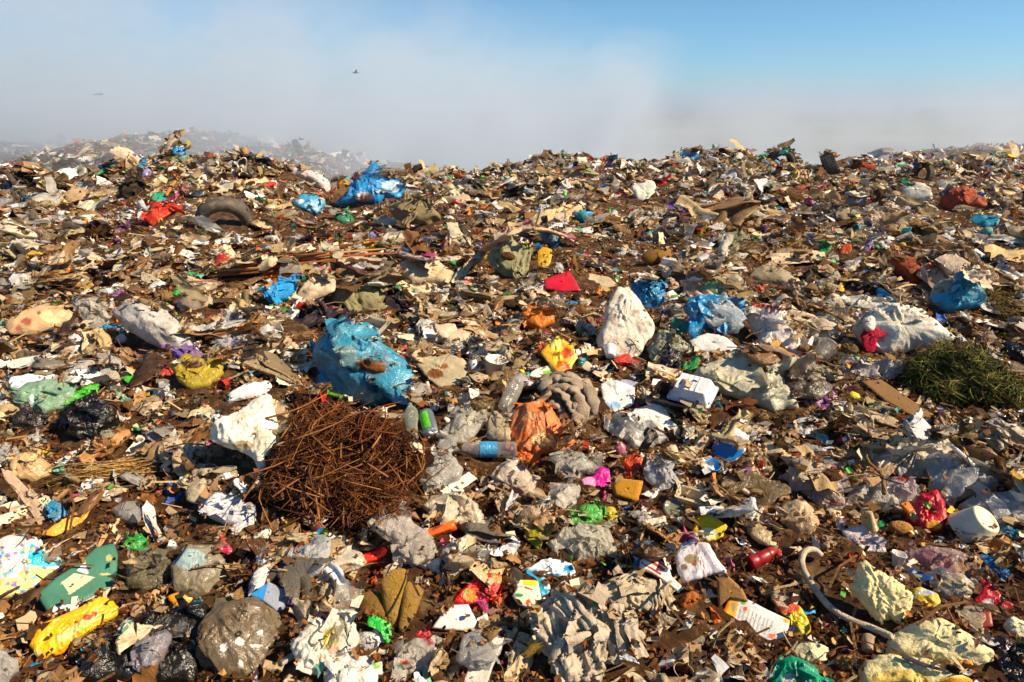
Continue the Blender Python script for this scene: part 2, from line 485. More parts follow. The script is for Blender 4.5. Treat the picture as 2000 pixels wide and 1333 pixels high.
    low = np.where(sg > 0, 1, 0.6)
    V = V + nrm * (disp * low)[:, None] * [0.55, 0.55, 1]
    if mode in ('puff', 'lump') and wr > 0.55:      # knocked-in dents with sharp rims
        cc = V.mean(0)
        for _ in range(6 if mode == 'puff' else 3):
            n_ = rs.normal(size=3) * [1, 1, 0.4]; n_[2] = abs(n_[2]) + 0.5; n_ /= np.linalg.norm(n_)
            s_ = (V - cc) @ n_; d_ = s_.max() * (1 - rs.uniform(0.06, 0.22)); m_ = s_ > d_
            V[m_] -= (2 * (s_[m_] - d_))[:, None] * n_
    if mode in ('puff', 'sheet', 'lump', 'heap'):
        V[:, :2] += 0.012 * wr * size * warp[:, :2] * (1.5 if mode == 'sheet' else 1)
    nV = len(V); nt = len(th)
    V = np.concatenate([V, V[:nt].mean(0, keepdims=True), V[-nt:].mean(0, keepdims=True)])
    F = grid_faces(len(r), nt)
    j = np.arange(nt); k = (j + 1) % nt
    top = np.stack([np.full(nt, nV), j, k, np.full(nt, -1)], 1)
    b0 = (len(r) - 1) * nt
    bot = np.stack([np.full(nt, nV + 1), b0 + k, b0 + j, np.full(nt, -1)], 1)
    F = np.concatenate([F[:, ::-1], top[:, [0, 1, 2, 3]], bot])
    F[:len(F) - 2 * nt] = F[:len(F) - 2 * nt][:, ::-1]
    return V, F

def tube(path, rad, n=10, flat=1.0):
    """swept tube along points path (k,3) with radii rad; capped"""
    P = np.asarray(path, float); k = len(P)
    rad = np.full(k, rad) if np.isscalar(rad) else np.asarray(rad, float)
    T = np.gradient(P, axis=0); T /= np.linalg.norm(T, axis=1, keepdims=True) + 1e-9
    up = np.array([0.05, 0.02, 1.0])
    S = np.cross(T, up); S /= np.linalg.norm(S, axis=1, keepdims=True) + 1e-9
    U = np.cross(S, T)
    a = np.linspace(0, 2 * math.pi, n, endpoint=False)
    V = P[:, None] + rad[:, None, None] * (S[:, None] * np.cos(a)[None, :, None] + U[:, None] * flat * np.sin(a)[None, :, None])
    V = V.reshape(-1, 3); F = grid_faces(k, n)
    nV = len(V); V = np.concatenate([V, P[:1], P[-1:]])
    j = np.arange(n); m = (j + 1) % n; e = np.full(n, -1)
    F = np.concatenate([F, np.stack([np.full(n, nV), m, j, e], 1), np.stack([np.full(n, nV + 1), (k - 1) * n + j, (k - 1) * n + m, e], 1)])
    return V, F

def spline(pts, n=40):
    P = np.asarray(pts, float)
    t = np.linspace(0, len(P) - 1, n); i = np.clip(t.astype(int), 0, len(P) - 2); f = (t - i)[:, None]
    Q = np.concatenate([[2 * P[0] - P[1]], P, [2 * P[-1] - P[-2]]])
    a, b, c, d = Q[i], Q[i + 1], Q[i + 2], Q[i + 3]
    return 0.5 * (2 * b + (c - a) * f + (2 * a - 5 * b + 4 * c - d) * f ** 2 + (3 * b - a - 3 * c + d) * f ** 3)

def lathe(profile, n=24):
    """profile [(radius, x)] turned round the X axis"""
    P = np.asarray(profile, float)
    a = np.linspace(0, 2 * math.pi, n, endpoint=False)
    V = np.stack([np.repeat(P[:, 1], n), (P[:, 0, None] * np.cos(a)).ravel(), (P[:, 0, None] * np.sin(a)).ravel()], 1)
    return V, grid_faces(len(P), n)

def buckle(V, k, depth, rs):
    """push caps inwards by mirroring them across random planes: dents with sharp rims"""
    V = V.copy(); c = V.mean(0); e = np.ptp(V, axis=0)
    for _ in range(k):
        n = rs.normal(size=3); n[0] *= 0.35; n /= np.linalg.norm(n)
        s = (V - c) @ n
        d = s.max() * (1 - depth * rs.uniform(0.5, 1.2))
        m = s > d
        V[m] -= (2 * (s[m] - d))[:, None] * n
    return V

def frame_matrix(o, X, Y, Z):
    M = Matrix.Identity(4)
    for i in range(3):
        M[i][0] = X[i]; M[i][1] = Y[i]; M[i][2] = Z[i]; M[i][3] = o[i]
    return M

def folded_sheet(seed, n=16, folds=5, asp=1.0, soft=0.02):
    """a sheet folded over random planes: creased, layered"""
    rs = np.random.default_rng(seed)
    g = np.linspace(-0.5, 0.5, n)
    X, Y = np.meshgrid(g * asp, g, indexing='ij')
    P = np.stack([X.ravel(), Y.ravel(), np.zeros(n * n)], 1)
    so = rs.uniform(0, 50, 3)
    P[:, 2] = 0.20 * noise(P * 2.3 + so) + 0.05 * noise(P * 6 + so)
    P[:, :2] += 0.06 * np.stack([noise(P * 4 + so + 9), noise(P * 4 + so + 19)], 1)
    for _ in range(folds):
        d = rs.normal(size=3); d[2] = rs.uniform(-0.75, 0.75) * np.hypot(d[0], d[1]); d /= np.linalg.norm(d)
        s = P @ d; lim = np.percentile(s, rs.uniform(58, 88)); m = s > lim
        P[m] -= (2 * (s[m] - lim))[:, None] * d * rs.uniform(0.75, 1.0)
    P = P + soft * np.stack([noise(P * 9 + so), noise(P * 9 + so + 7), noise(P * 9 + so + 14)], 1)
    P -= (P.min(0) + P.max(0)) / 2
    P /= max(np.ptp(P[:, 0]), np.ptp(P[:, 1]))
    P[:, 2] *= min(1.0, 0.42 / max(np.ptp(P[:, 2]), 1e-3))
    F = np.array([[i * n + j, i * n + j + 1, (i + 1) * n + j + 1, (i + 1) * n + j] for i in range(n - 1) for j in range(n - 1)])
    return P, F

FLAPS = [folded_sheet(300 + i, 11, 4, 1.5, 0.04) for i in range(10)]
def add_flaps(V, F, L2, size, n, rs, sc=0.42, src=None):
    """loose crumpled edges of the same film round the rim and on top"""
    src = src or FLAPS
    VV, FF, b = [V], [np.concatenate([F, np.full((len(F), 4 - F.shape[1]), -1)], 1)], len(V)
    for i in range(n):
        fv, ff = src[rs.integers(len(src))]
        if i % 3 == 2: p = L2.mean(0) + rs.normal(size=2) * 0.12 * size; top = 1
        else:
            k = rs.integers(len(L2)); p = L2[k] * 0.8 + L2[(k + 1) % len(L2)] * 0.0; top = 0
        a, t = rs.uniform(0, 6.28), rs.normal() * 0.5
        c, s = math.cos(a), math.sin(a)
        s_ = size * sc * rs.uniform(0.7, 1.3)
        W = fv * s_ * [1, 1, 0.9]
        W = np.stack([W[:, 0], W[:, 1] * math.cos(t) - W[:, 2] * math.sin(t), W[:, 1] * math.sin(t) + W[:, 2] * math.cos(t)], 1)
        W = np.stack([W[:, 0] * c - W[:, 1] * s, W[:, 0] * s + W[:, 1] * c, W[:, 2]], 1)
        near = np.hypot(V[:, 0] - p[0], V[:, 1] - p[1]); z = V[near.argmin(), 2] if not top else V[near < 0.15 * size, 2].max() if (near < 0.15 * size).any() else 0
        VV.append(W + [p[0], p[1], z + 0.05 * s_]); FF.append(ff + b); b += len(fv)
    return np.concatenate(VV), np.concatenate(FF)
def pleated(seed, n=26, m=13):
    rs = np.random.default_rng(seed); so = rs.uniform(0, 50, 3)
    t = np.linspace(-0.5, 0.5, n); w = np.linspace(-1, 1, m)
    T, W = np.meshgrid(t, w, indexing='ij')
    wid = 0.20 + 0.08 * noise(xyz(t * 3, 0 * t) + so)[:, None]
    q = rs.uniform(1.5, 3)
    Z = 0.055 * tri(W * q + noise(xyz(T, W) * [3, 1, 1] + so).reshape(T.shape) * 1.2) + 0.05 * (1 - W ** 2)
    bend = 0.22 * noise(xyz(t * 2.2, 0 * t) + so + 5)
    X = T + 0.02 * noise(xyz(T * 8, W * 2) + so).reshape(T.shape); Y = W * wid + bend[:, None]
    Z = Z + 0.10 * noise(xyz(T * 3, W) + so + 9).reshape(T.shape)
    P = np.stack([X.ravel(), Y.ravel(), Z.ravel()], 1)
    F = np.array([[i * m + j, i * m + j + 1, (i + 1) * m + j + 1, (i + 1) * m + j] for i in range(n - 1) for j in range(m - 1)])
    return P, F

RAGS = [pleated(400 + i, 22, 11) for i in range(8)]

# ------------------------------------------------------------------ ground sheet, haze, smoke
def build_ground():
    af = np.linspace(-R(56), R(56), 430)
    ab = np.linspace(R(56), 2 * math.pi - R(56), 60)[1:-1]
    ang = np.concatenate([af, ab])
    rr = np.concatenate([[0.05, 0.4], np.exp(np.linspace(math.log(0.8), math.log(60), 230)), np.exp(np.linspace(math.log(63), math.log(16000), 70))])
    A, B = np.meshgrid(rr, ang, indexing='ij')
    X, Y = A * np.sin(B), A * np.cos(B)
    Z = terrain(X, Y)
    V = np.stack([X.ravel(), Y.ravel(), Z.ravel()], 1)
    F = grid_faces(len(rr), len(ang))[:, ::-1]
    n = len(V); V = np.concatenate([V, [[0, 0, Z[0].mean()]]])
    j = np.arange(len(ang)); k = (j + 1) % len(ang)
    F = np.concatenate([F, np.stack([np.full(len(j), n), k, j, np.full(len(j), -1)], 1)])
    me = mesh_from('ground', V, F, ground_material())
    add_obj('ground', me, kind='structure', label='brown soil of the rubbish heap falling away to a hazy plain')
build_ground()

def box_mesh(name, lo, hi, mat):
    x0, y0, z0 = lo; x1, y1, z1 = hi
    V = np.array([(x0, y0, z0), (x1, y0, z0), (x1, y1, z0), (x0, y1, z0), (x0, y0, z1), (x1, y0, z1), (x1, y1, z1), (x0, y1, z1)], float)
    F = np.array([(0, 3, 2, 1), (4, 5, 6, 7), (0, 1, 5, 4), (1, 2, 6, 5), (2, 3, 7, 6), (3, 0, 4, 7)])
    return mesh_from(name, V, F, mat, smooth=False)

def build_air():
    m = bpy.data.materials.new('haze'); m.use_nodes = True
    N, L = m.node_tree.nodes, m.node_tree.links
    N.remove(N['Principled BSDF'])
    v = N.new('ShaderNodeVolumePrincipled')
    v.inputs['Color'].default_value = (0.48, 0.60, 0.78, 1); v.inputs['Density'].default_value = HAZE; v.inputs['Anisotropy'].default_value = 0.2
    L.new(v.outputs[0], N['Material Output'].inputs['Volume'])
    o = add_obj('haze', box_mesh('haze', (-17000, -17000, -20), (17000, 17000, 85), m), kind='stuff', label='thin pale haze over the whole plain')
    # smoke drifting up behind the crest: one closed cloud of uneven density
    m = bpy.data.materials.new('smoke'); m.use_nodes = True
    N, L = m.node_tree.nodes, m.node_tree.links
    N.remove(N['Principled BSDF'])
    v = N.new('ShaderNodeVolumePrincipled')
    v.inputs['Color'].default_value = (0.78, 0.88, 1.0, 1); v.inputs['Anisotropy'].default_value = 0.15
    tc = N.new('ShaderNodeNewGeometry')
    sep = N.new('ShaderNodeSeparateXYZ'); L.new(tc.outputs['Position'], sep.inputs[0])
    def math_(op, a, b=None, c=None, clamp=False):
        n = N.new('ShaderNodeMath'); n.operation = op; n.use_clamp = clamp
        for i, q in enumerate((a, b, c)):
            if q is None: continue
            if isinstance(q, (int, float)): n.inputs[i].default_value = q
            else: L.new(q, n.inputs[i])
        return n.outputs[0]
    def mapr(x, a, b, c, d, smooth=True):
        n = N.new('ShaderNodeMapRange'); n.interpolation_type = 'SMOOTHSTEP' if smooth else 'LINEAR'
        n.inputs[1].default_value = a; n.inputs[2].default_value = b; n.inputs[3].default_value = c; n.inputs[4].default_value = d
        L.new(x, n.inputs[0]); return n.outputs[0]
    n1 = N.new('ShaderNodeTexNoise'); n1.inputs['Scale'].default_value = 0.24; n1.inputs['Detail'].default_value = 5; n1.inputs['Roughness'].default_value = 0.58; n1.inputs['Distortion'].default_value = 0.6
    sc = N.new('ShaderNodeVectorMath'); sc.operation = 'MULTIPLY'; sc.inputs[1].default_value = (0.9, 0.8, 1.35)
    L.new(tc.outputs['Position'], sc.inputs[0]); L.new(sc.outputs[0], n1.inputs['Vector'])
    billow = mapr(n1.outputs[0], 0.40, 0.64, 0.06, 1.6)
    uu = math_('DIVIDE', sep.outputs['X'], sep.outputs['Y'])                 # drift along the heap, densest to the west
    n2 = N.new('ShaderNodeTexNoise'); n2.inputs['Scale'].default_value = 0.11; n2.inputs['Detail'].default_value = 3
    L.new(sc.outputs[0], n2.inputs['Vector'])
    uu = math_('MULTIPLY_ADD', math_('SUBTRACT', n2.outputs[0], 0.5), 0.9, uu)
    left = mapr(uu, -0.55, 0.25, 1.0, 0.0)
    top = math_('ADD', 3.1, math_('MULTIPLY', left, 7.4))
    hz = math_('DIVIDE', sep.outputs['Z'], top)
    hgt = mapr(hz, 0.05, 1.25, 0.46, 0.0)
    start = mapr(sep.outputs['Y'], 12.0, 19, 0.0, 1.0)
    end = mapr(sep.outputs['Y'], 44, 60, 1.0, 0.0)
    lat = math_('ADD', mapr(uu, -0.2, 0.30, 0.78, 0.0), 0.22)
    low = mapr(sep.outputs['Z'], 0.2, 3.2, 0.45, 0.0)
    body = math_('MULTIPLY', billow, math_('ADD', hgt, low))
    d = math_('MULTIPLY', body, math_('MULTIPLY', math_('MULTIPLY', start, end), lat))
    # a narrow column rising behind the middle of the crest
    cx = math_('SUBTRACT', sep.outputs['X'], math_('MULTIPLY_ADD', sep.outputs['Z'], 0.12, 4.0))
    cyy = math_('SUBTRACT', sep.outputs['Y'], 26.0)
    rr = math_('SQRT', math_('ADD', math_('MULTIPLY', cx, cx), math_('MULTIPLY', cyy, cyy)))
    colm = math_('MULTIPLY', mapr(rr, 0.3, 2.6, 1.0, 0.0), mapr(sep.outputs['Z'], 0.5, 5.5, 1.0, 0.0))
    d = math_('ADD', d, math_('MULTIPLY', math_('MULTIPLY', colm, billow), 2.2))
    L.new(math_('MULTIPLY', d, SMOKE), v.inputs['Density'])
    L.new(v.outputs[0], N['Material Output'].inputs['Volume'])
    add_obj('smoke', box_mesh('smoke', (-62, 12.0, -9), (60, 62, 18), m), kind='stuff', label='grey smoke drifting up behind the crest of the heap')
HAZE = 0.00045
SMOKE = 0.19
build_air()

# ------------------------------------------------------------------ things laid down at their places in the photograph
MASK = np.zeros((700, 1100), np.int8)       # photo area already taken by a thing, 4 px cells, origin -200,-200
LAND = []                                # landmarks for describing neighbours
def inside(poly, X, Y):
    P = np.asarray(poly, float); r = np.zeros(X.shape, bool)
    for (x0, y0), (x1, y1) in zip(P, np.roll(P, -1, 0)):
        if y0 == y1: continue
        c = ((y0 > Y) != (y1 > Y)) & (X < (x1 - x0) * (Y - y0) / (y1 - y0) + x0)
        r ^= c
    return r
def take(poly, v=1):
    P = np.asarray(poly, float) * 1.0
    x0, y0 = ((P.min(0) + 800) // 4).astype(int); x1, y1 = ((P.max(0) + 800) // 4).astype(int) + 1
    x0, y0 = max(0, x0 - 0), max(0, y0)
    X, Y = np.meshgrid(np.arange(x0, min(x1, 1100)) * 4 - 800 + 2, np.arange(y0, min(y1, 700)) * 4 - 800 + 2)
    MASK[y0:min(y1, 700), x0:min(x1, 1100)][inside(P, X, Y)] = v
def taken(px, py, lim=0):
    i = np.clip((np.asarray(py) + 800) // 4, 0, 699).astype(int); j = np.clip((np.asarray(px) + 800) // 4, 0, 1099).astype(int)
    return (MASK[i, j] > 0) if not lim else (MASK[i, j] == lim)

def raise_pile(W, pad=0):
    m = W[:, 1] > 0.9
    iu, iy = gidx(W[m, 0], W[m, 1])
    for a in range(-pad, pad + 1):
        for b in range(-pad, pad + 1):
            np.maximum.at(PILE, (np.clip(iu + a, 0, PILE.shape[0] - 1), np.clip(iy + b, 0, PILE.shape[1] - 1)), W[m, 2] - 0.15 * 0.02 * (abs(a) + abs(b)))

def E(cx, cy, w, h, rot=0, n=11):
    r = random.Random(int(cx * 7 + cy * 13))
    pts = []
    for k in range(n):
        a = 2 * math.pi * k / n; q = r.uniform(0.86, 1.12)
        x, y = w / 2 * q * math.cos(a), h / 2 * q * math.sin(a)
        c, s = math.cos(R(rot)), math.sin(R(rot))
        pts.append((cx + x * c - y * s, cy + x * s + y * c))
    return pts

def hit_on(px, py, grid):
    u, s = ray(px, py)
    iu = int(np.clip(round((float(u) - GU[0]) / (GU[1] - GU[0])), 0, len(GU) - 1))
    zz = CAMZ + float(s) * GY
    b = zz < grid[iu]
    k = b.argmax() if b.any() else len(GY) - 1
    if GY[k] > 16.5 and 280 < py < 420: return hit_on(px, py + 2, grid)      # a thing on the crest stands on the near side of it
    return np.array([float(u) * GY[k], GY[k], CAMZ + float(s) * GY[k]])

CAMP = np.array([0, 0, CAMZ])
def plane_for(px, py, tilt, on=0, up=0.0, roll=0.0):
    B = hit_on(px, py, PILE if on else BASE)
    # never sit deeper than the smooth surface: step towards the camera a little when asked to lie higher
    B = B + np.array([0, 0, up])
    hdir = np.array([B[0], B[1], 0]); hdir /= np.linalg.norm(hdir)
    X = np.array([hdir[1], -hdir[0], 0.0])
    t = R(tilt) + 0.06
    Y = hdir * math.cos(t) + np.array([0, 0, math.sin(t)])
    if roll:
        Z = np.cross(X, Y); X = X * math.cos(R(roll)) + Z * math.sin(R(roll))
    Z = np.cross(X, Y)
    return B, X, Y, Z
def on_plane(poly, pl):
    B, X, Y, Z = pl
    P = np.asarray(poly, float)
    u, s = ray(P[:, 0], P[:, 1])
    d = np.stack([u, np.ones_like(u), s], 1)
    t = ((B - CAMP) @ Z) / (d @ Z)
    W = CAMP + d * t[:, None]
    return np.stack([(W - B) @ X, (W - B) @ Y], 1)

def painted(Wv, base, paint):
    """flat print: colours by area of the thing's surface"""
    c = np.tile(np.array(lin(base)), (len(Wv), 1))
    pp, _ = project(Wv)
    for shape, hx in paint:
        if isinstance(shape, tuple):
            cx, cy, rx, ry = shape[:4]
            m = ((pp[:, 0] - cx) / rx) ** 2 + ((pp[:, 1] - cy) / ry) ** 2 < 1
        else:
            m = inside(shape, pp[:, 0], pp[:, 1])
        c[m] = lin(hx)
    return c

HERO_N = [0]
def h(name, cat, label, short, mat, hx, mode, tilt, poly, thick=None, wr=1.0, paint=None, on=0, up=0.0, res=1.0, claim=True, roll=0.0, group=None, g=None, flaps=True):
    HERO_N[0] += 1
    rs = np.random.default_rng(HERO_N[0] * 101)
    poly = np.asarray(poly, float)
    k = poly[:, 1].argmax()
    ax = float(poly[:, 0].mean() * 0.4 + poly[k, 0] * 0.6); ay = float(min(poly[k, 1], 1500))
    pl = plane_for(ax, ay - 2, tilt, on, up, roll)
    if mat == 'clear_plastic' and mode == 'puff': thick = (thick or 0.5) * 0.55
    L2 = on_plane(poly, pl)
    c0 = (L2.min(0) + L2.max(0)) / 2
    B, X, Y, Z = pl
    O = B + X * c0[0] + Y * c0[1]
    pxs = math.sqrt(np.ptp(poly[:, 0]) * np.ptp(poly[:, 1]))
    nth = int(np.clip(pxs * 0.7 * res, 26, 120)); nr = int(np.clip(pxs * 0.19 * res, 8, 30))
    gl = None if g is None else on_plane([g], pl)[0] - c0
    V, F = pillow(L2 - c0, mode, thick, wr, nth, nr, rs, gl)
    if 'plastic' in mat and mode in ('puff', 'sheet') and pxs > 26 and claim and flaps and wr >= 0.8:
        V, F = add_flaps(V, F, L2 - c0, float(np.sqrt(np.prod(np.ptp(L2, axis=0)))), 3 if B[1] > 7 else 9 if mat == 'clear_plastic' else 4 if mode == 'sheet' else 6, rs, 0.30 if B[1] > 7 else 0.52 if mat == 'clear_plastic' else 0.42)
    if mat == 'cloth' and mode in ('puff', 'sheet') and pxs > 30 and wr >= 1.2:
        V, F = add_flaps(V, F, L2 - c0, float(np.sqrt(np.prod(np.ptp(L2, axis=0)))), 16 if wr > 2.1 else 6, rs, 0.42 if wr > 2.1 else 0.55, FLAPS[:6] + RAGS[:3] if wr > 2.1 else RAGS)
    M = frame_matrix(O, X, Y, Z)
    Wv = O + V @ np.stack([X, Y, Z])
    if paint:
        me = mesh_from(name, V, F, mat, painted(Wv, hx, paint)); color = (1, 1, 1)
    else:
        me = mesh_from(name, V, F, mat); color = tuple(v ** (0.55 if mat == 'clear_plastic' else 1) * 0.92 for v in lin(hx))
    o = add_obj(name, me, None, color, M, label, cat, group)
    raise_pile(Wv, 1)
    if claim: take(poly, 2 if mode == 'heap' else 1)
    if short: LAND.append((short, float(poly[:, 0].mean()), float(poly[:, 1].mean())))
    return o

def top_of(o):
    return o.matrix_world

def part(name, V, F, mat, hx, parent, smooth=True, colr=None):
    """a mesh given in world space that becomes a child of parent"""
    me = mesh_from(name, V, F, mat, colr, smooth)
    o = add_obj(name, me, parent, lin(hx) if hx else (1, 1, 1))
    o.matrix_parent_inverse = parent.matrix_world.inverted()
    return o

def ears(parent, px, py, spread, length_px, n, mat, hx):
    """gathered, flared neck of a tied bag, standing up from a point of the bag"""
    P = hit_on(px, py, PILE)
    _, zc = project(P); k = float(zc[0]) / FPX
    for i in range(n):
        a = (i - (n - 1) / 2) * spread
        path = spline([P, P + np.array([math.sin(a) * 0.4, -0.1, 0.6]) * length_px * k, P + np.array([math.sin(a) * 1.0, 0.05, 1.0]) * length_px * k], 8)
        V, F = tube(path, np.array([0.1, 0.16, 0.24, 0.32, 0.38, 0.42, 0.4, 0.3]) * length_px * k * 0.6, 12, 0.25)
        V += (noise(V * 60) * 0.004)[:, None]
        part('tied_neck', V, F, mat, hx, parent)

def deform_(V, f, a, seed=0):
    return V + np.stack([noise(V * f + seed), noise(V * f + seed + 30), noise(V * f + seed + 60)], 1) * a

# --- middle band: the large bags
big = h('torn_bag', 'bag', 'big torn teal blue plastic bag with brown peelings spilling from its slit', 'the big torn blue bag', 'bag_plastic', '3a92b0', 'puff', 34,
  [(612, 660), (640, 638), (690, 645), (740, 668), (790, 702), (806, 725), (790, 760), (770, 785), (740, 796), (690, 786), (655, 770), (625, 740), (612, 700)], wr=1.2, res=1.4, g=(790, 722),
  paint=[((668, 695, 30, 22), '6f8f93'), ((720, 712, 34, 12), '3a2412'), ((735, 722, 20, 8), '7c4a1e'), ((655, 760, 60, 16), '5ea9b4'), ((700, 775, 46, 12), '79b9bd')])
h('food_peelings', 'food waste', 'brown and orange vegetable peelings lying in the slit of the torn blue bag', None, 'organic', '7a4a20', 'lump', 20, [(696, 703), (712, 700), (735, 714), (752, 722), (748, 729), (722, 724), (702, 713)], on=1, wr=2.4, thick=0.3, claim=False)
h('white_sack', 'sack', 'tall dirty white woven sack slumped beside the round blue bag', 'the tall white sack', 'woven_sack', 'f2e4d0', 'puff', 34,
  [(1180, 590), (1200, 565), (1228, 563), (1250, 590), (1277, 634), (1279, 655), (1262, 668), (1250, 697), (1190, 702), (1155, 690), (1165, 660), (1182, 630)], thick=0.34, wr=0.65, res=1.3, g=(1222, 566))
kb = h('knotted_sack', 'sack', 'large knotted off-white sack with a red ribbon beside the grass heap', 'the knotted white sack', 'woven_sack', 'ece3cd', 'puff', 40,
  [(1664, 645), (1682, 612), (1742, 593), (1800, 608), (1845, 630), (1868, 664), (1830, 676), (1780, 682), (1740, 697), (1700, 686), (1678, 668)], thick=0.5, wr=1.3, res=1.5, g=(1692, 640),
  paint=[([(1664, 645), (1690, 605), (1700, 640), (1712, 690), (1680, 690)], 'c9b79c'), ([(1690, 625), (1700, 640), (1706, 690), (1682, 672)], 'c01f3c')])
h('red_ribbon', 'ribbon', 'crimson cloth ribbon tied round the neck of the knotted white sack', None, 'cloth', 'c4143a', 'sheet', 45, [(1680, 655), (1700, 632), (1712, 640), (1738, 655), (1715, 655), (1708, 690), (1690, 688)], on=1, claim=False)
h('knot', 'knot', 'twisted pale cloth knot closing the mouth of the large white sack', None, 'woven_sack', 'efe8d8', 'puff', 40, E(1697, 633, 26, 34), on=1, wr=2, claim=False)
h('olive_sack', 'sack', 'olive green folded fabric sack under the arching cream cloth', 'the olive green sack', 'cloth', '9a9470', 'puff', 42, [(945, 492), (970, 475), (1000, 468), (1022, 485), (1032, 520), (1012, 546), (985, 540), (958, 518)], wr=1.5)
h('rolled_blanket', 'blanket', 'rolled khaki green blanket with deep cross folds behind the navy cloth', 'the rolled khaki blanket', 'cloth', '8d8663', 'puff', 30, [(632, 592), (655, 568), (700, 560), (745, 562), (758, 580), (745, 606), (690, 612), (650, 606)], wr=1.8, thick=0.6)
h('dark_cloth', 'cloth', 'dark navy cloth tented over rubbish above the torn blue bag', 'the dark navy cloth', 'cloth', '2b2836', 'sheet', 32, [(530, 652), (575, 618), (612, 598), (650, 608), (690, 628), (712, 655), (665, 650), (625, 640), (590, 655), (555, 655)], thick=0.3, wr=1.2)
h('dark_cloth', 'cloth', 'scrap of black purple cloth at the end of the khaki blanket', None, 'cloth', '2a2331', 'sheet', 25, [(752, 580), (770, 563), (790, 572), (803, 590), (790, 608), (755, 605)], wr=1.3)
h('round_bag', 'bag', 'round bright blue knotted bag just behind the tall white sack', 'the round blue bag', 'bag_plastic', '0f83b4', 'puff', 45, [(1231, 560), (1245, 548), (1285, 549), (1301, 565), (1299, 590), (1276, 606), (1250, 602), (1238, 585)], wr=1.4, g=(1245, 555))
h('open_bag', 'bag', 'open bright blue plastic bag with a clear bag of rubbish in its mouth', 'the open blue bag', 'bag_plastic', '1592cc', 'sheet', 30, [(1331, 600), (1345, 585), (1400, 581), (1452, 590), (1458, 615), (1442, 640), (1420, 650), (1380, 640), (1358, 662), (1335, 668), (1345, 640), (1348, 620)], wr=1.6, thick=0.3, res=1.2)
h('clear_bag', 'bag', 'bulging milky clear bag resting in the mouth of the open blue bag', 'the milky clear bag', 'clear_plastic', 'd8dbd8', 'puff', 35, [(1364, 612), (1380, 589), (1410, 587), (1425, 602), (1446, 640), (1440, 656), (1395, 646), (1370, 630)], on=1, wr=1.3)
h('green_bag', 'bag', 'see-through pale green bag behind the open blue bag', 'the pale green bag', 'clear_plastic', '7fca84', 'puff', 40, [(1356, 584), (1370, 556), (1395, 547), (1417, 572), (1420, 586), (1385, 592)], wr=1.2)
h('green_film', 'plastic film', 'sea green plastic film tucked against the edge of the open blue bag', None, 'thin_plastic', '36a583', 'sheet', 35, [(1308, 627), (1330, 622), (1350, 632), (1345, 655), (1322, 660), (1312, 645)], wr=1.4)
h('foam_sheet', 'foam sheet', 'white foam sheet with one curled edge below the open blue bag', 'the white foam sheet', 'foam', 'eeece6', 'sheet', 26, [(1343, 672), (1356, 660), (1382, 652), (1415, 660), (1442, 678), (1436, 688), (1400, 690), (1362, 688)], wr=0.5, thick=0.2)
h('olive_bag', 'bag', 'grey green folded bag beside the tall white sack', 'the grey green bag', 'bag_plastic', 'a9ab8c', 'puff', 36, [(1256, 692), (1270, 655), (1292, 645), (1330, 660), (1356, 688), (1330, 700), (1278, 702)], wr=1.3)
h('black_bag', 'bag', 'small crumpled shiny black bag lying on the grey green bag', 'the small crumpled black bag', 'black_plastic', '17130f', 'puff', 40, E(1307, 707, 52, 52), wr=2.2, on=1)
h('green_film', 'plastic film', 'bright green plastic strip curling beside the small crumpled black bag', None, 'thin_plastic', '23a04d', 'sheet', 30, [(1332, 722), (1338, 705), (1352, 712), (1362, 695), (1368, 705), (1358, 728), (1345, 733)], wr=1.5)
h('plastic_sheet', 'plastic sheet', 'wide cream grey plastic sheet spread behind the foam food box', 'the wide cream plastic sheet', 'thin_plastic', 'd9d2b4', 'sheet', 20, [(1352, 738), (1390, 705), (1430, 692), (1482, 690), (1512, 722), (1545, 760), (1562, 797), (1510, 803), (1460, 782), (1400, 766)], wr=1.5, thick=0.22, res=1.4)
h('plastic_sheet', 'plastic sheet', 'greyish beige film folded beyond the wide cream plastic sheet', None, 'thin_plastic', 'b9ae8e', 'sheet', 18, [(1520, 715), (1560, 700), (1610, 715), (1640, 738), (1600, 745), (1555, 745)], wr=1.6)
h('fur_bundle', 'bundle', 'bundle of grey brown stuffed fabric rolls beside the orange bag', 'the grey fabric bundle', 'cloth', '988977', 'puff', 34, [(1048, 748), (1085, 733), (1130, 738), (1162, 780), (1168, 815), (1142, 838), (1105, 815), (1062, 778)], wr=0.6, thick=0.3)
FB = [o for o in col.objects if o.name == 'fur_bundle'][0]
for pts in ([(1052, 765), (1080, 745), (1115, 748), (1140, 765)], [(1058, 780), (1085, 768), (1110, 785), (1122, 815)], [(1066, 795), (1088, 795), (1100, 812), (1106, 832)], [(1085, 762), (1118, 765), (1135, 790), (1142, 830)], [(1110, 745), (1140, 750), (1156, 780), (1162, 815)], [(1060, 752), (1078, 740), (1100, 738), (1126, 742)], [(1122, 790), (1130, 805), (1128, 826), (1135, 838)]):
    q_ = [hit_on(x_, y_, PILE) + [0, 0, 0.012] for x_, y_ in pts]; r_ = 11.5 * float(project(q_[1])[1][0]) / FPX
    V, F = tube(spline(q_, 20), np.array([0.3, 0.7, 0.95, 1.2, 1.1, 0.8, 1, 1.25, 1, 0.8, 1, 1.2, 1, 0.8, 0.95, 1.2, 1, 0.9, 0.75, 0.3]) * r_, 16, 0.5)
    V = deform_(V, 22, r_ * 0.6); V[:, 2] += ridged(V * 30, 2) * r_ * 0.10
    part('roll', V, F, 'cloth', '9c8b78', FB)
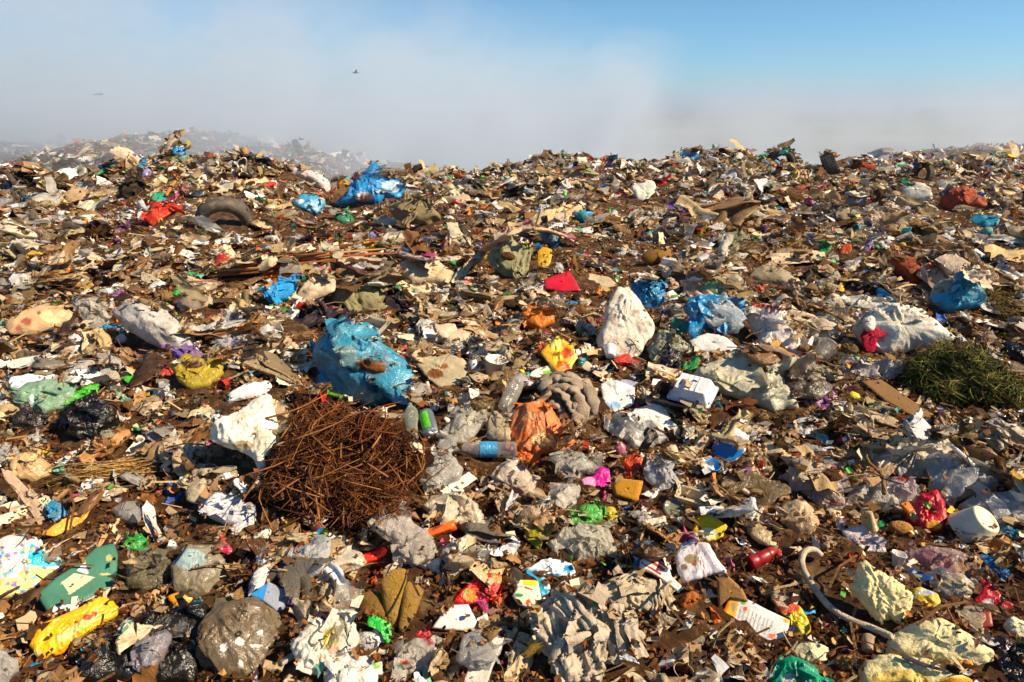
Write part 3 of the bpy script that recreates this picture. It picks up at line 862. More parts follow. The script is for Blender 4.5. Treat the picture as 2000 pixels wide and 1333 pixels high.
h('orange_bag', 'bag', 'see-through orange bag holding a pale round loaf', 'the orange bag', 'thin_plastic', 'f08a45', 'puff', 40, [(984, 832), (1012, 788), (1060, 783), (1085, 810), (1114, 866), (1080, 882), (1030, 898), (1000, 872)], wr=0.9, res=1.3, g=(1035, 800),
  paint=[((1064, 860, 26, 14), 'f6cf8e'), ((1032, 812, 16, 10), 'f2ab66'), ((1010, 850, 20, 10), 'e46e22')])
h('orange_film', 'plastic film', 'loose hanging skirt of orange film below the orange bag', None, 'thin_plastic', 'e8701c', 'sheet', 35, [(998, 872), (1040, 880), (1058, 890), (1050, 912), (1028, 903), (1008, 898)], wr=1.5)
h('snack_wrapper', 'wrapper', 'yellow and orange crumpled snack wrapper in front of the tall white sack', 'the yellow orange wrapper', 'wrapper', 'f1b62a', 'sheet', 34, [(1056, 690), (1070, 672), (1095, 660), (1115, 672), (1130, 700), (1112, 722), (1085, 730), (1072, 712)], wr=1.6,
  paint=[((1108, 690, 12, 10), 'de4f1a'), ((1100, 715, 14, 9), 'e8651a'), ((1085, 675, 10, 8), 'f7dc5c')])
h('paper_wrapper', 'wrapper', 'white paper wrapper with a lime green blot below the yellow orange wrapper', None, 'paper', 'eceade', 'sheet', 25, [(1030, 735), (1045, 722), (1075, 714), (1095, 728), (1082, 736), (1050, 738)], paint=[((1072, 729, 13, 5), '86d822')])
h('torn_paper', 'paper', 'torn grey beige paper bag with brown stains behind the glass bottle', 'the torn beige paper bag', 'paper', 'b3a486', 'sheet', 22, [(806, 698), (850, 694), (905, 700), (916, 720), (897, 756), (860, 760), (835, 740), (815, 716)], wr=1.2, paint=[((850, 730, 16, 9), '7d4a22'), ((868, 716, 7, 5), '8a4b1d')])
h('clear_bag', 'bag', 'crumpled clear food bag peaked above the open tub', 'the peaked clear bag', 'clear_plastic', 'cfc1aa', 'puff', 36, [(868, 822), (885, 795), (915, 766), (935, 790), (955, 812), (950, 826), (905, 820)], wr=1.6)
h('clear_box', 'food tub', 'dirty see-through food tub lying open under the peaked clear bag', 'the dirty food tub', 'clear_plastic', 'cfc2a8', 'puff', 32, [(846, 848), (870, 828), (905, 810), (925, 815), (948, 828), (925, 855), (890, 880), (862, 872)], wr=1.0)
h('paper_sheet', 'paper', 'curved white paper sheet lying beyond the clear film', 'the curved white paper', 'paper', 'f4efe8', 'sheet', 24, [(1236, 802), (1290, 782), (1300, 800), (1322, 836), (1290, 848), (1262, 842)], wr=0.6, thick=0.05)
h('clear_film', 'plastic film', 'wet looking clear film draped in front of the curved white paper', 'the draped clear film', 'clear_plastic', 'eae6de', 'sheet', 26, [(1180, 838), (1195, 810), (1240, 820), (1290, 848), (1308, 858), (1280, 872), (1240, 880), (1205, 858)], wr=2.0, thick=0.3)
h('paper_towel', 'paper', 'crumpled white tissue blotched pale blue behind the curved white paper', None, 'paper', 'ece8e4', 'sheet', 22, [(1172, 750), (1200, 742), (1240, 758), (1238, 790), (1200, 808), (1178, 790)], wr=1.2, paint=[((1197, 793, 14, 9), '9cc0dd')])
h('cloth_scrap', 'cloth', 'lilac grey tissue folded between two dry leaves behind the foam food box', None, 'paper', 'b5b3cf', 'sheet', 24, [(1198, 742), (1225, 742), (1250, 748), (1240, 758), (1218, 760)], wr=1.3)
h('milk_packet', 'packet', 'upright torn packet, white with print above and bright blue below', 'the blue and white packet', 'carton', 'f0efed', 'slab', 55, [(1391, 872), (1402, 860), (1437, 835), (1464, 852), (1456, 882), (1438, 900), (1420, 908), (1394, 890)], thick=0.35, wr=4,
  paint=[([(1391, 872), (1405, 862), (1430, 870), (1454, 876), (1450, 890), (1425, 903), (1395, 885)], '1a7fcd'), ([(1437, 835), (1424, 868), (1418, 866), (1431, 838)], 'c9c7c2'), ([(1436, 850), (1452, 856), (1450, 859), (1434, 853)], '8b8d92'), ([(1433, 858), (1449, 864), (1447, 866), (1431, 860)], '9a9ca0')], res=1.6)
h('sponge', 'sponge', 'square mustard yellow sponge block', 'the mustard sponge', 'foam', 'c58a28', 'slab', 32, [(1196, 955), (1208, 937), (1256, 943), (1247, 982), (1238, 984), (1200, 972)], thick=0.6, wr=1.5)
h('magenta_wrapper', 'wrapper', 'magenta and pink torn foil wrapper beside the mustard sponge', 'the magenta wrapper', 'wrapper', 'd0148c', 'sheet', 32, [(1134, 936), (1160, 930), (1172, 912), (1190, 915), (1193, 945), (1185, 958), (1160, 952), (1142, 958)], wr=1.5, paint=[((1147, 942, 16, 12), 'eb9bc6')])
h('orange_film', 'plastic film', 'deep orange red plastic piece standing up behind the mustard sponge', 'the orange red plastic piece', 'thin_plastic', 'd8480f', 'sheet', 42, [(1206, 940), (1222, 925), (1218, 900), (1240, 884), (1258, 892), (1250, 915), (1232, 935), (1225, 945)], wr=1.3)
h('clear_bag', 'bag', 'oval glossy clear bag lying behind the mustard sponge', 'the oval clear bag', 'clear_plastic', 'd9d6d6', 'puff', 26, [(1245, 925), (1265, 908), (1300, 910), (1322, 933), (1321, 960), (1292, 963)], wr=1.0)
h('torn_sack', 'sack', 'tall torn white sack standing against the brown twig heap', 'the torn white sack', 'woven_sack', 'f3ead8', 'puff', 55, [(410, 856), (420, 826), (470, 800), (520, 770), (555, 770), (560, 800), (551, 850), (546, 900), (530, 936), (515, 945), (498, 900), (470, 880), (430, 870)], thick=0.35, wr=1.2, res=1.4, g=(540, 785), paint=[((475, 870, 20, 9), 'b7a07a'), ((520, 925, 7, 14), '6b3d1c'), ((540, 785, 12, 12), 'c9b490')])
h('white_bag', 'bag', 'bright white smooth plastic bag lying on top of the torn white sack', 'the bright white bag', 'bag_plastic', 'fbf7f2', 'puff', 34, [(423, 797), (445, 770), (480, 750), (520, 741), (534, 755), (512, 775), (460, 784)], wr=0.7)
h('blue_film', 'plastic film', 'royal blue plastic film twisted over a clear cup', 'the royal blue film', 'bag_plastic', '0f57bd', 'sheet', 30, [(270, 1018), (274, 988), (300, 984), (345, 960), (375, 945), (392, 965), (392, 1014), (362, 1016), (345, 1000), (310, 1008)], wr=1.5)
h('clear_cup', 'cup', 'clouded clear plastic cup pushed under the royal blue film', None, 'clear_plastic', 'a39d95', 'smooth', 30, [(218, 995), (245, 980), (272, 980), (276, 1018), (262, 1028), (230, 1012)])
h('striped_rag', 'rag', 'bluish white rag with wavy grey creases beside the royal blue film', 'the bluish white rag', 'cloth', 'c5c6cc', 'sheet', 30, [(397, 986), (420, 965), (452, 966), (480, 985), (502, 1010), (505, 1028), (480, 1036), (440, 1026), (410, 1010)], wr=1.9, thick=0.3)
h('patterned_bag', 'bag', 'large white bag printed with turquoise, yellow and purple swirls', 'the swirl patterned bag', 'wrapper', 'd4ccc4', 'puff', 26, [(-30, 1060), (10, 1048), (50, 1044), (75, 1058), (95, 1085), (122, 1092), (122, 1110), (110, 1140), (80, 1172), (30, 1180), (-30, 1185)], thick=0.3, wr=1.0, res=1.6,
  paint=[([(60, 1062), (85, 1075), (100, 1095), (122, 1092), (122, 1105), (90, 1108), (52, 1102)], '22b4c8'), ((75, 1122, 38, 14), 'd9c66a'), ((30, 1150, 46, 20), 'd5c77c')] +
        [((random.Random(i).uniform(-10, 105), random.Random(i + 99).uniform(1065, 1176), 5, 3.5), ['7b62a8', '4bb6c0', 'e0cf6a', '8d78b4'][i % 4]) for i in range(60)])
h('green_carton', 'carton', 'flattened dark green carton with a white underside and cream label', 'the flattened green carton', 'carton', '3f7560', 'slab', 24, [(72, 1164), (110, 1130), (150, 1105), (190, 1070), (224, 1062), (231, 1085), (227, 1148), (190, 1165), (120, 1200), (98, 1205)], thick=0.14, wr=4, res=1.6,
  paint=[([(120, 1138), (145, 1120), (185, 1128), (136, 1162)], 'e6d49c'), ([(100, 1185), (150, 1180), (230, 1142), (230, 1165), (140, 1200), (95, 1208)], 'f0ece6'), ([(150, 1115), (166, 1096), (172, 1122)], 'efeae4'), ((213, 1090, 6, 6), 'c9a24e'), ((205, 1122, 10, 2), 'd0b160')])
h('yellow_packet', 'packet', 'torn golden yellow food packet with red and green print', 'the golden yellow packet', 'wrapper', 'f6ac0c', 'sheet', 28, [(57, 1262), (70, 1235), (85, 1220), (150, 1190), (195, 1168), (222, 1175), (233, 1188), (228, 1205), (180, 1235), (120, 1278), (78, 1290)], thick=0.3, wr=1.2, res=1.5,
  paint=[([(108, 1245), (190, 1190), (200, 1205), (120, 1256)], 'e8c37a'), ((171, 1206, 9, 6), 'd2361a'), ((184, 1200, 6, 5), 'cf4a22'), ((160, 1228, 6, 4), '8bbf2c'), ((200, 1206, 7, 5), '9cc23a'), ((72, 1278, 10, 8), 'cdbb7a')])
h('ball_bag', 'bag', 'large mud smeared grey ball-shaped bag with a faint blue patch', 'the muddy ball-shaped bag', 'thin_plastic', '938870', 'puff', 34, [(330, 1130), (338, 1085), (372, 1051), (408, 1058), (440, 1095), (443, 1135), (420, 1168), (370, 1172), (340, 1155)], wr=1.0, flaps=False, thick=0.42, paint=[((370, 1092, 34, 20), '9fb4b4'), ((345, 1075, 10, 14), '8b5a22')])
h('grey_bag', 'bag', 'lumpy mud coloured bag squeezed against the muddy ball-shaped bag', None, 'clear_plastic', '8f8468', 'puff', 36, [(232, 1110), (252, 1080), (290, 1068), (330, 1075), (336, 1105), (322, 1150), (290, 1158), (250, 1140)], wr=1.4, paint=[((247, 1095, 20, 18), 'e3c48e')])
h('mud_sack', 'sack', 'large mud coloured leather-like sack with white splashes', 'the large mud coloured sack', 'bag_plastic', '6a5a44', 'puff', 30, [(372, 1268), (385, 1215), (430, 1180), (500, 1166), (545, 1202), (556, 1240), (541, 1290), (500, 1322), (440, 1328), (396, 1306)], thick=0.4, wr=1.0, flaps=False, g=(420, 1190), res=1.3,
  paint=[((437, 1265, 7, 8), 'f3eee6'), ((468, 1253, 9, 7), 'eee8de'), ((508, 1236, 6, 4), 'f0eae0'), ((470, 1298, 4, 9), 'e9e2d6'), ((500, 1262, 12, 3), 'e9e2d6')])
h('grey_cloth', 'cloth', 'smooth grey brown cloth arched over the large mud coloured sack', 'the arched grey cloth', 'cloth', '6e6250', 'puff', 40, [(385, 1200), (405, 1172), (450, 1165), (505, 1172), (545, 1198), (556, 1240), (535, 1225), (495, 1208), (430, 1200), (400, 1215)], wr=0.6, thick=0.4)
h('black_sheet', 'plastic sheet', 'wide shiny black plastic sheet bunched up under the golden yellow packet', 'the shiny black sheet', 'black_plastic', '1b1612', 'sheet', 24, [(150, 1345), (190, 1275), (245, 1235), (320, 1205), (392, 1180), (415, 1196), (405, 1235), (392, 1290), (385, 1345)], wr=1.8, thick=0.5, res=1.3)
h('lilac_bag', 'bag', 'small grey lilac bag of waste lying on the shiny black sheet', None, 'bag_plastic', '807a82', 'puff', 38, [(254, 1275), (275, 1240), (325, 1228), (336, 1245), (320, 1290), (285, 1322), (262, 1305)], on=1, wr=1.3)
h('yellow_bag', 'bag', 'mustard yellow plastic bag, crumpled open and full of dirt', 'the mustard yellow bag', 'thin_plastic', 'b89f1c', 'sheet', 28, [(333, 716), (355, 705), (385, 700), (412, 706), (436, 713), (430, 735), (410, 757), (375, 763), (350, 747)], wr=1.7, thick=0.3, paint=[((375, 712, 22, 8), '4a2a12')])
h('purple_bag', 'bag', 'small violet carrier bag squashed behind the mustard yellow bag', 'the small violet bag', 'thin_plastic', '8a63b8', 'puff', 30, E(365, 693, 64, 27), wr=1.8)
h('green_foil', 'wrapper', 'shiny grass green foil wrapper strip', None, 'wrapper', '45b32c', 'sheet', 22, [(234, 737), (262, 733), (300, 732), (312, 742), (290, 748), (255, 752)], wr=1.6)
h('red_bag', 'plastic film', 'small red plastic scrap tucked beside the mustard yellow bag', None, 'thin_plastic', 'dc4630', 'sheet', 35, [(312, 738), (318, 720), (336, 718), (340, 735), (325, 748)])
h('sea_green_bag', 'bag', 'flattened see-through sea green carrier bag', 'the sea green bag', 'thin_plastic', '86ab8f', 'sheet', 28, [(22, 772), (50, 752), (100, 745), (150, 750), (147, 780), (122, 800), (85, 808), (42, 797)], wr=1.1, thick=0.35, paint=[((62, 780, 4, 10), 'eeeeee')])
h('lime_film', 'plastic film', 'vivid lime green film peaked beside the sea green bag', 'the vivid lime film', 'thin_plastic', '37c41c', 'sheet', 38, [(124, 790), (150, 765), (172, 752), (192, 750), (190, 772), (165, 778), (140, 792)], wr=1.4)
h('black_bag', 'bag', 'full shiny black rubbish bag in front of the vivid lime film', 'the full black bag', 'black_plastic', '16110c', 'puff', 42, [(111, 812), (140, 782), (185, 772), (216, 784), (236, 828), (202, 856), (150, 858), (120, 842)], wr=2.0, res=1.2)
h('black_bag', 'bag', 'dull dark bag half hidden below the sea green bag', None, 'black_plastic', '2e241c', 'puff', 36, [(18, 812), (50, 800), (85, 812), (96, 830), (70, 842), (30, 838)], wr=1.4)
h('paper_sheet', 'paper', 'white printed paper with small blue dots above the sea green bag', None, 'paper', 'e9ecef', 'sheet', 24, [(16, 765), (18, 738), (70, 730), (95, 722), (114, 734), (70, 760), (25, 771)], wr=0.9, paint=[((32, 755, 3, 2), '3555a8'), ((45, 745, 2, 2), '3555a8'), ((60, 748, 2, 2), '3555a8'), ((78, 738, 3, 2), '5590b8')])
h('long_sack', 'sack', 'long pale grey sack with fine streaks lying askew', 'the long pale grey sack', 'woven_sack', 'bdb8b2', 'puff', 32, [(221, 615), (240, 597), (275, 598), (320, 613), (352, 638), (382, 665), (370, 688), (322, 682), (280, 662), (240, 637)], wr=1.3, thick=0.55)
h('beige_bag', 'bag', 'beige bag with blood red smears beside a bulging clear bag', 'the red smeared beige bag', 'woven_sack', 'bc9c74', 'puff', 34, [(8, 635), (40, 612), (85, 592), (125, 597), (152, 620), (110, 645), (60, 655), (20, 655)], wr=0.8, paint=[((52, 628, 10, 7), 'a34a3c'), ((36, 640, 8, 5), 'b25044'), ((110, 618, 32, 14), 'dcb98c')])
h('clear_bag', 'bag', 'cloudy pinkish clear bag beyond the red smeared beige bag', None, 'clear_plastic', 'c9bba4', 'puff', 32, [(135, 592), (160, 578), (190, 578), (206, 598), (214, 630), (198, 655), (170, 635), (152, 612)], wr=1.5)
h('white_bag', 'bag', 'small frosted white bag with a pink spot near the long pale grey sack', None, 'clear_plastic', 'e6e0e2', 'puff', 34, [(412, 666), (430, 650), (455, 648), (473, 664), (462, 681), (428, 684)], wr=1.4, paint=[((444, 651, 5, 4), 'd88a80')])
h('net_sack', 'sack', 'bulging rust red mesh sack beside the draped grey cloth', 'the rust red mesh sack', 'woven_sack', '9c4222', 'puff', 46, [(1724, 516), (1755, 502), (1790, 508), (1811, 534), (1808, 556), (1786, 570), (1770, 548), (1742, 530)], wr=0.8, thick=0.7)
h('draped_cloth', 'cloth', 'long dirty grey cloth draped in a loop beside the rust red mesh sack', 'the draped grey cloth', 'cloth', '857663', 'sheet', 48, [(1790, 570), (1822, 545), (1826, 495), (1850, 492), (1878, 500), (1872, 520), (1850, 545), (1815, 575)], wr=1.6)
h('cyan_bag', 'bag', 'sky blue bag spread like a skirt beside the dry grass', 'the sky blue bag', 'thin_plastic', '3fb2d6', 'sheet', 40, [(1830, 600), (1862, 592), (1868, 560), (1862, 540), (1892, 530), (1908, 545), (1930, 588), (1892, 604), (1850, 610)], wr=1.7, thick=0.35)
h('beige_bag', 'bag', 'crumpled off-white bag under the sky blue bag', None, 'thin_plastic', 'cfc2aa', 'puff', 36, [(1810, 590), (1830, 548), (1858, 545), (1870, 575), (1850, 598), (1822, 604)], wr=1.8)
h('net_sack', 'sack', 'big orange red mesh sack slumped over another near the crest', 'the orange red mesh sack', 'woven_sack', 'b14a2c', 'puff', 44, [(1826, 405), (1848, 375), (1880, 365), (1902, 372), (1932, 396), (1918, 406), (1894, 410), (1876, 418), (1845, 414)], wr=1.2, thick=0.6)
h('rounded_bag', 'bag', 'domed greyish white bag beside the orange red mesh sack', 'the domed white bag', 'woven_sack', 'd6d2c6', 'puff', 42, [(1741, 380), (1770, 360), (1800, 357), (1832, 380), (1817, 394), (1775, 399)], wr=0.9)
h('blue_tarp_bag', 'bag', 'huge bright blue bag bulging on the near slope below the smoke gap', 'the huge blue bag', 'bag_plastic', '1292d8', 'puff', 46, [(638, 396), (680, 376), (690, 355), (730, 339), (765, 344), (796, 370), (790, 386), (755, 384), (735, 402), (715, 392), (672, 400)], wr=1.2, res=1.5, thick=0.6, paint=[((765, 365, 20, 12), 'b9d6e6'), ((712, 385, 18, 10), 'd9bfae')])
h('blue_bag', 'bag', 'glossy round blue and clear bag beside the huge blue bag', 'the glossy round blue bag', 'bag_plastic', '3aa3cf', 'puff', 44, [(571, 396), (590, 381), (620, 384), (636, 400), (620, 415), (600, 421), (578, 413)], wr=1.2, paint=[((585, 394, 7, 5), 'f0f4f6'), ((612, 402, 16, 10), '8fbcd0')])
h('green_bag', 'bag', 'flat emerald green bag in front of the huge blue bag', None, 'bag_plastic', '2f8a68', 'puff', 26, E(670, 428, 50, 21), wr=1.1)
h('olive_bag', 'bag', 'bulky olive brown fabric bag beside the huge blue bag', 'the bulky olive brown bag', 'cloth', '8f7e5c', 'puff', 46, [(758, 402), (790, 392), (838, 398), (862, 425), (856, 440), (800, 436), (768, 426)], wr=1.3, thick=0.7)
h('beige_bag', 'bag', 'smooth pale bag lying at the foot of the bulky olive brown bag', None, 'bag_plastic', 'd9cdb6', 'puff', 24, [(727, 432), (745, 424), (765, 426), (778, 438), (752, 443)], wr=0.6)
h('red_bag', 'bag', 'long bright red plastic bag stretched beside the half buried car tyre', 'the long red bag', 'thin_plastic', 'df3510', 'sheet', 30, [(266, 426), (285, 418), (305, 408), (335, 397), (352, 404), (322, 425), (300, 438)], wr=1.7)
h('orange_cloth', 'cloth', 'crumpled vivid orange cloth near the long stick bundle', 'the crumpled orange cloth', 'cloth', 'ea7c12', 'sheet', 26, [(508, 530), (545, 521), (585, 519), (597, 530), (562, 547), (530, 552)], wr=2.0, thick=0.4)
h('blue_towel', 'towel', 'crumpled azure blue towel beside a pinkish beige bag', 'the azure blue towel', 'cloth', '2b98d8', 'sheet', 34, [(513, 580), (535, 555), (570, 549), (582, 565), (560, 585), (534, 594)], wr=2.0, thick=0.4)
h('beige_bag', 'bag', 'plump pinkish beige bag leaning on the azure blue towel', 'the pinkish beige bag', 'woven_sack', 'd5bda0', 'puff', 36, [(577, 582), (590, 560), (620, 534), (655, 545), (658, 565), (630, 580), (600, 592)], wr=0.8)
h('orange_film', 'plastic film', 'bright orange bag with a dried oak leaf in front of it', 'the bright orange film', 'thin_plastic', 'f0830e', 'sheet', 32, [(1018, 612), (1030, 600), (1050, 603), (1082, 612), (1084, 630), (1052, 645), (1028, 636)], wr=1.6, thick=0.4)
h('red_folder', 'folder', 'scarlet folder with a torn open corner', 'the scarlet folder', 'carton', 'c8172e', 'slab', 26, [(1062, 548), (1110, 530), (1120, 542), (1135, 569), (1095, 571), (1064, 565)], thick=0.12, wr=3)
h('paper_sheet', 'paper', 'flat greyish board lying beside the scarlet folder', None, 'cardboard', 'c0ae8b', 'flat', 14, [(1118, 536), (1150, 534), (1190, 542), (1208, 558), (1170, 566), (1140, 564)])
h('yellow_packet', 'packet', 'upright yellow plastic packet beside the olive green sack', None, 'wrapper', 'dba40e', 'sheet', 50, [(1050, 486), (1062, 482), (1078, 488), (1076, 512), (1068, 524), (1050, 520)], wr=1.2)
h('teal_bag', 'bag', 'dark teal shiny bag under the arching cream cloth', 'the dark teal bag', 'bag_plastic', '1a5a6c', 'puff', 34, [(1052, 455), (1068, 450), (1085, 456), (1092, 472), (1105, 482), (1082, 486), (1062, 472)], wr=1.7)
h('cream_sheet', 'cloth', 'broad cream coloured canvas sheet lying folded', 'the broad cream canvas', 'cloth', 'cdb997', 'sheet', 20, [(778, 522), (800, 512), (830, 505), (870, 525), (908, 550), (872, 560), (840, 556), (805, 556), (785, 540)], wr=1.3, thick=0.3, res=1.2)
h('purple_bag', 'bag', 'open loop of violet film below the white sheet with a green print', None, 'thin_plastic', '8c60b4', 'sheet', 32, [(1297, 402), (1312, 394), (1330, 398), (1344, 415), (1336, 419), (1322, 408), (1306, 412)], wr=1.3)
h('red_bag', 'bag', 'small scarlet bag above the white sheet with a green print', None, 'thin_plastic', 'd42a1c', 'sheet', 34, [(1270, 354), (1285, 350), (1300, 356), (1311, 366), (1290, 368), (1276, 362)], wr=1.3)
h('white_sheet', 'sheet', 'crumpled white sheet with a small green print on the far slope', 'the white sheet with green print', 'paper', 'dfdacb', 'sheet', 40, [(1233, 365), (1260, 352), (1278, 356), (1280, 375), (1262, 393), (1245, 390)], wr=1.6, paint=[((1266, 379, 5, 2.5), '6fa04c')])
h('yellow_bag', 'bag', 'lemon yellow plastic bag among the dry sticks', None, 'thin_plastic', 'e0c014', 'sheet', 28, [(711, 475), (728, 473), (748, 485), (756, 495), (736, 492), (716, 486)], wr=1.2)
h('green_bag', 'bag', 'spiky emerald green scrap of film on the dark slope', None, 'thin_plastic', '0f9a4a', 'sheet', 38, [(1598, 490), (1602, 470), (1612, 478), (1624, 472), (1622, 490), (1612, 497)], wr=2)
h('orange_film', 'plastic film', 'small orange and red film near the spiky emerald scrap', None, 'thin_plastic', 'e8621a', 'sheet', 36, [(1640, 497), (1648, 478), (1662, 477), (1664, 492), (1652, 498)], wr=1.3)
h('lilac_film', 'plastic film', 'upright pale violet film near the spiky emerald scrap', None, 'thin_plastic', '9c86b4', 'sheet', 48, [(1686, 490), (1690, 474), (1706, 466), (1706, 476), (1694, 493)], wr=1)
h('yellow_bag', 'bag', 'small chrome yellow crumpled film uphill of the rust red mesh sack', None, 'thin_plastic', 'e6c51a', 'puff', 36, E(1764, 481, 18, 18), wr=2)
h('cyan_bag', 'bag', 'flat turquoise bag near the orange red mesh sack', 'the flat turquoise bag', 'thin_plastic', '1e9cbc', 'sheet', 26, [(1894, 425), (1915, 420), (1952, 424), (1950, 440), (1930, 445), (1900, 436)], wr=1.8)
h('white_sheet', 'sheet', 'smooth white plastic sheet beside a bright blue strip', None, 'bag_plastic', 'dcd6c8', 'sheet', 22, [(1638, 590), (1660, 578), (1685, 578), (1730, 588), (1765, 606), (1720, 609), (1670, 600)], wr=0.8)
h('blue_film', 'plastic film', 'bright blue strip of film behind the knotted white sack', None, 'thin_plastic', '1283bb', 'sheet', 32, [(1710, 565), (1722, 562), (1740, 578), (1758, 593), (1738, 592), (1715, 585)], wr=1)
h('navy_cloth', 'cloth', 'dark navy cloth scrap beyond the bright blue strip', None, 'cloth', '252a40', 'sheet', 25, [(1655, 572), (1680, 562), (1710, 568), (1714, 582), (1690, 582)], wr=1.5)

# --- lower right
tb = h('tied_bag', 'bag', 'small white carrier bag tied with upright ears, tinted pink', 'the small tied white bag', 'clear_plastic', 'efdedd', 'puff', 48, [(1728, 962), (1738, 938), (1762, 924), (1788, 948), (1792, 965), (1778, 988), (1750, 992)], wr=1.0, paint=[((1764, 935, 12, 5), 'd9402a')])
ears(tb, 1757, 934, 0.5, 22, 2, 'clear_plastic', 'e4dcd2')
h('clear_bag', 'bag', 'flattened grey clear bag trailing from the small tied white bag', None, 'clear_plastic', 'd6cab6', 'sheet', 26, [(1655, 968), (1690, 942), (1728, 945), (1745, 985), (1742, 1000), (1700, 990)], wr=1.6, thick=0.3)
h('pink_bag', 'bag', 'long crumpled see-through bag with pinkish meat tones', 'the pinkish crumpled bag', 'clear_plastic', 'dcc9bc', 'puff', 32, [(1514, 938), (1532, 925), (1560, 930), (1600, 935), (1640, 945), (1674, 988), (1668, 1003), (1620, 1002), (1585, 1000), (1545, 972)], wr=1.6, thick=0.4, paint=[((1628, 982, 14, 6), 'd98f80')], res=1.2)
h('beige_bag', 'bag', 'shrivelled honey coloured bag in front of the pinkish crumpled bag', 'the honey coloured bag', 'thin_plastic', 'd3b48a', 'puff', 38, [(1518, 1012), (1530, 985), (1565, 972), (1585, 990), (1602, 1020), (1580, 1045), (1552, 1048), (1528, 1040)], wr=2.0)
h('clear_sheet', 'plastic film', 'wide glassy clear film crumpled beside the tied white bag', 'the wide glassy film', 'clear_plastic', 'd2cdc6', 'sheet', 28, [(1808, 947), (1838, 925), (1862, 910), (1918, 912), (1950, 935), (1948, 955), (1905, 972), (1850, 985), (1825, 970)], wr=1.9, thick=0.4, res=1.2)
h('clear_sheet', 'plastic film', 'shiny clear film and lilac bag stretching past the red crisp packet', 'the shiny clear film', 'clear_plastic', 'd8d4d6', 'sheet', 26, [(1868, 992), (1900, 975), (1950, 965), (2010, 968), (2030, 1000), (2000, 1022), (1950, 1032), (1905, 1014)], wr=1.9, thick=0.4, res=1.2)
h('red_packet', 'packet', 'large crumpled red crisp packet with yellow trim', 'the red crisp packet', 'wrapper', 'c4121a', 'sheet', 38, [(1768, 1012), (1788, 975), (1800, 965), (1830, 958), (1845, 980), (1852, 1015), (1840, 1040), (1812, 1042), (1790, 1030)], wr=1.6, thick=0.3,
  paint=[((1825, 1026, 16, 9), 'e8981c'), ((1812, 987, 8, 6), '5fae2c'), ((1784, 1008, 8, 10), 'a0946a')], res=1.3)
h('white_film', 'plastic film', 'pale pinkish white torn film with a single red dot', 'the torn film with a red dot', 'thin_plastic', 'e6d7d7', 'sheet', 30, [(1642, 1037), (1662, 1030), (1690, 1027), (1718, 1042), (1722, 1058), (1732, 1078), (1700, 1080), (1668, 1080), (1655, 1060)], wr=1.0, paint=[((1684, 1059, 2.5, 2.5), 'b01c22')])
h('purple_bag', 'bag', 'big translucent bag tinted purple and pink by what is in it', 'the purple tinted bag', 'clear_plastic', 'cfa9a4', 'puff', 38, [(1758, 1082), (1780, 1068), (1830, 1062), (1880, 1080), (1902, 1105), (1902, 1122), (1868, 1128), (1820, 1120), (1780, 1105)], wr=1.0, thick=0.55, paint=[((1808, 1088, 26, 14), 'a9707c'), ((1845, 1098, 14, 10), 'c89098'), ((1880, 1108, 16, 10), 'c8a074')], res=1.3)
h('grey_bag', 'bag', 'round grey beige film bag under the purple tinted bag', 'the round grey beige bag', 'thin_plastic', 'c8b89c', 'puff', 42, [(1822, 1145), (1842, 1120), (1888, 1122), (1908, 1145), (1890, 1172), (1865, 1182), (1838, 1172)], wr=1.6)
h('blue_packet', 'packet', 'small navy blue food packet with white and green print', 'the navy food packet', 'carton', '1c3f86', 'slab', 36, [(1765, 1132), (1778, 1108), (1824, 1128), (1815, 1152), (1808, 1150)], thick=0.3, wr=3, paint=[((1772, 1128, 8, 6), '2f8ad0'), ((1792, 1126, 9, 5), '9fb37a'), ((1804, 1136, 6, 6), '223a66'), ((1786, 1118, 5, 3), 'e8e8ea')])
h('yellow_wrapper', 'wrapper', 'silver and yellow folded wrapper below the navy food packet', None, 'wrapper', 'e4be20', 'sheet', 34, [(1780, 1150), (1800, 1148), (1832, 1160), (1838, 1180), (1815, 1190), (1790, 1172)], wr=1.4, paint=[((1808, 1157, 18, 6), 'c9ccd0')])
h('foam_chunk', 'foam block', 'ragged cream yellow chunk of insulation foam standing on edge', 'the ragged foam chunk', 'foam', 'f2dea2', 'lump', 46, [(1658, 1150), (1672, 1130), (1678, 1102), (1690, 1098), (1712, 1112), (1758, 1142), (1782, 1162), (1776, 1185), (1762, 1222), (1740, 1210), (1715, 1220), (1690, 1186)], thick=0.55, wr=1.0, res=1.5)
h('foam_slab', 'foam block', 'huge broken slab of cream insulation foam split in layers', 'the huge foam slab', 'foam', 'f0dfa8', 'lump', 34, [(1725, 1280), (1745, 1240), (1770, 1225), (1815, 1212), (1832, 1205), (1880, 1235), (1942, 1272), (1940, 1290), (1905, 1300), (1850, 1300), (1790, 1300)], thick=0.5, wr=0.7, res=1.4)
h('foam_slab', 'foam block', 'lower layer of cream foam with amber stains under the huge foam slab', 'the amber stained foam', 'foam', 'eeda9c', 'lump', 32, [(1670, 1345), (1690, 1295), (1735, 1275), (1800, 1290), (1860, 1310), (1940, 1345)], thick=0.5, wr=0.8, res=1.4, paint=[((1760, 1330, 60, 22), 'e8c46a'), ((1870, 1335, 40, 12), 'eaa21a')])
h('amber_strip', 'foam strip', 'bright amber glue strip oozing between the foam layers', None, 'wrapper', 'f0a50c', 'sheet', 34, [(1800, 1250), (1840, 1262), (1880, 1275), (1905, 1300), (1880, 1300), (1840, 1280), (1805, 1265)], on=1, wr=1, claim=False)
h('foam_chunk', 'foam block', 'small cream foam chunk beside the teal green bag', None, 'foam', 'f3e6b8', 'lump', 34, [(1544, 1275), (1560, 1258), (1585, 1255), (1622, 1265), (1615, 1290), (1585, 1298), (1556, 1292)], thick=0.7)
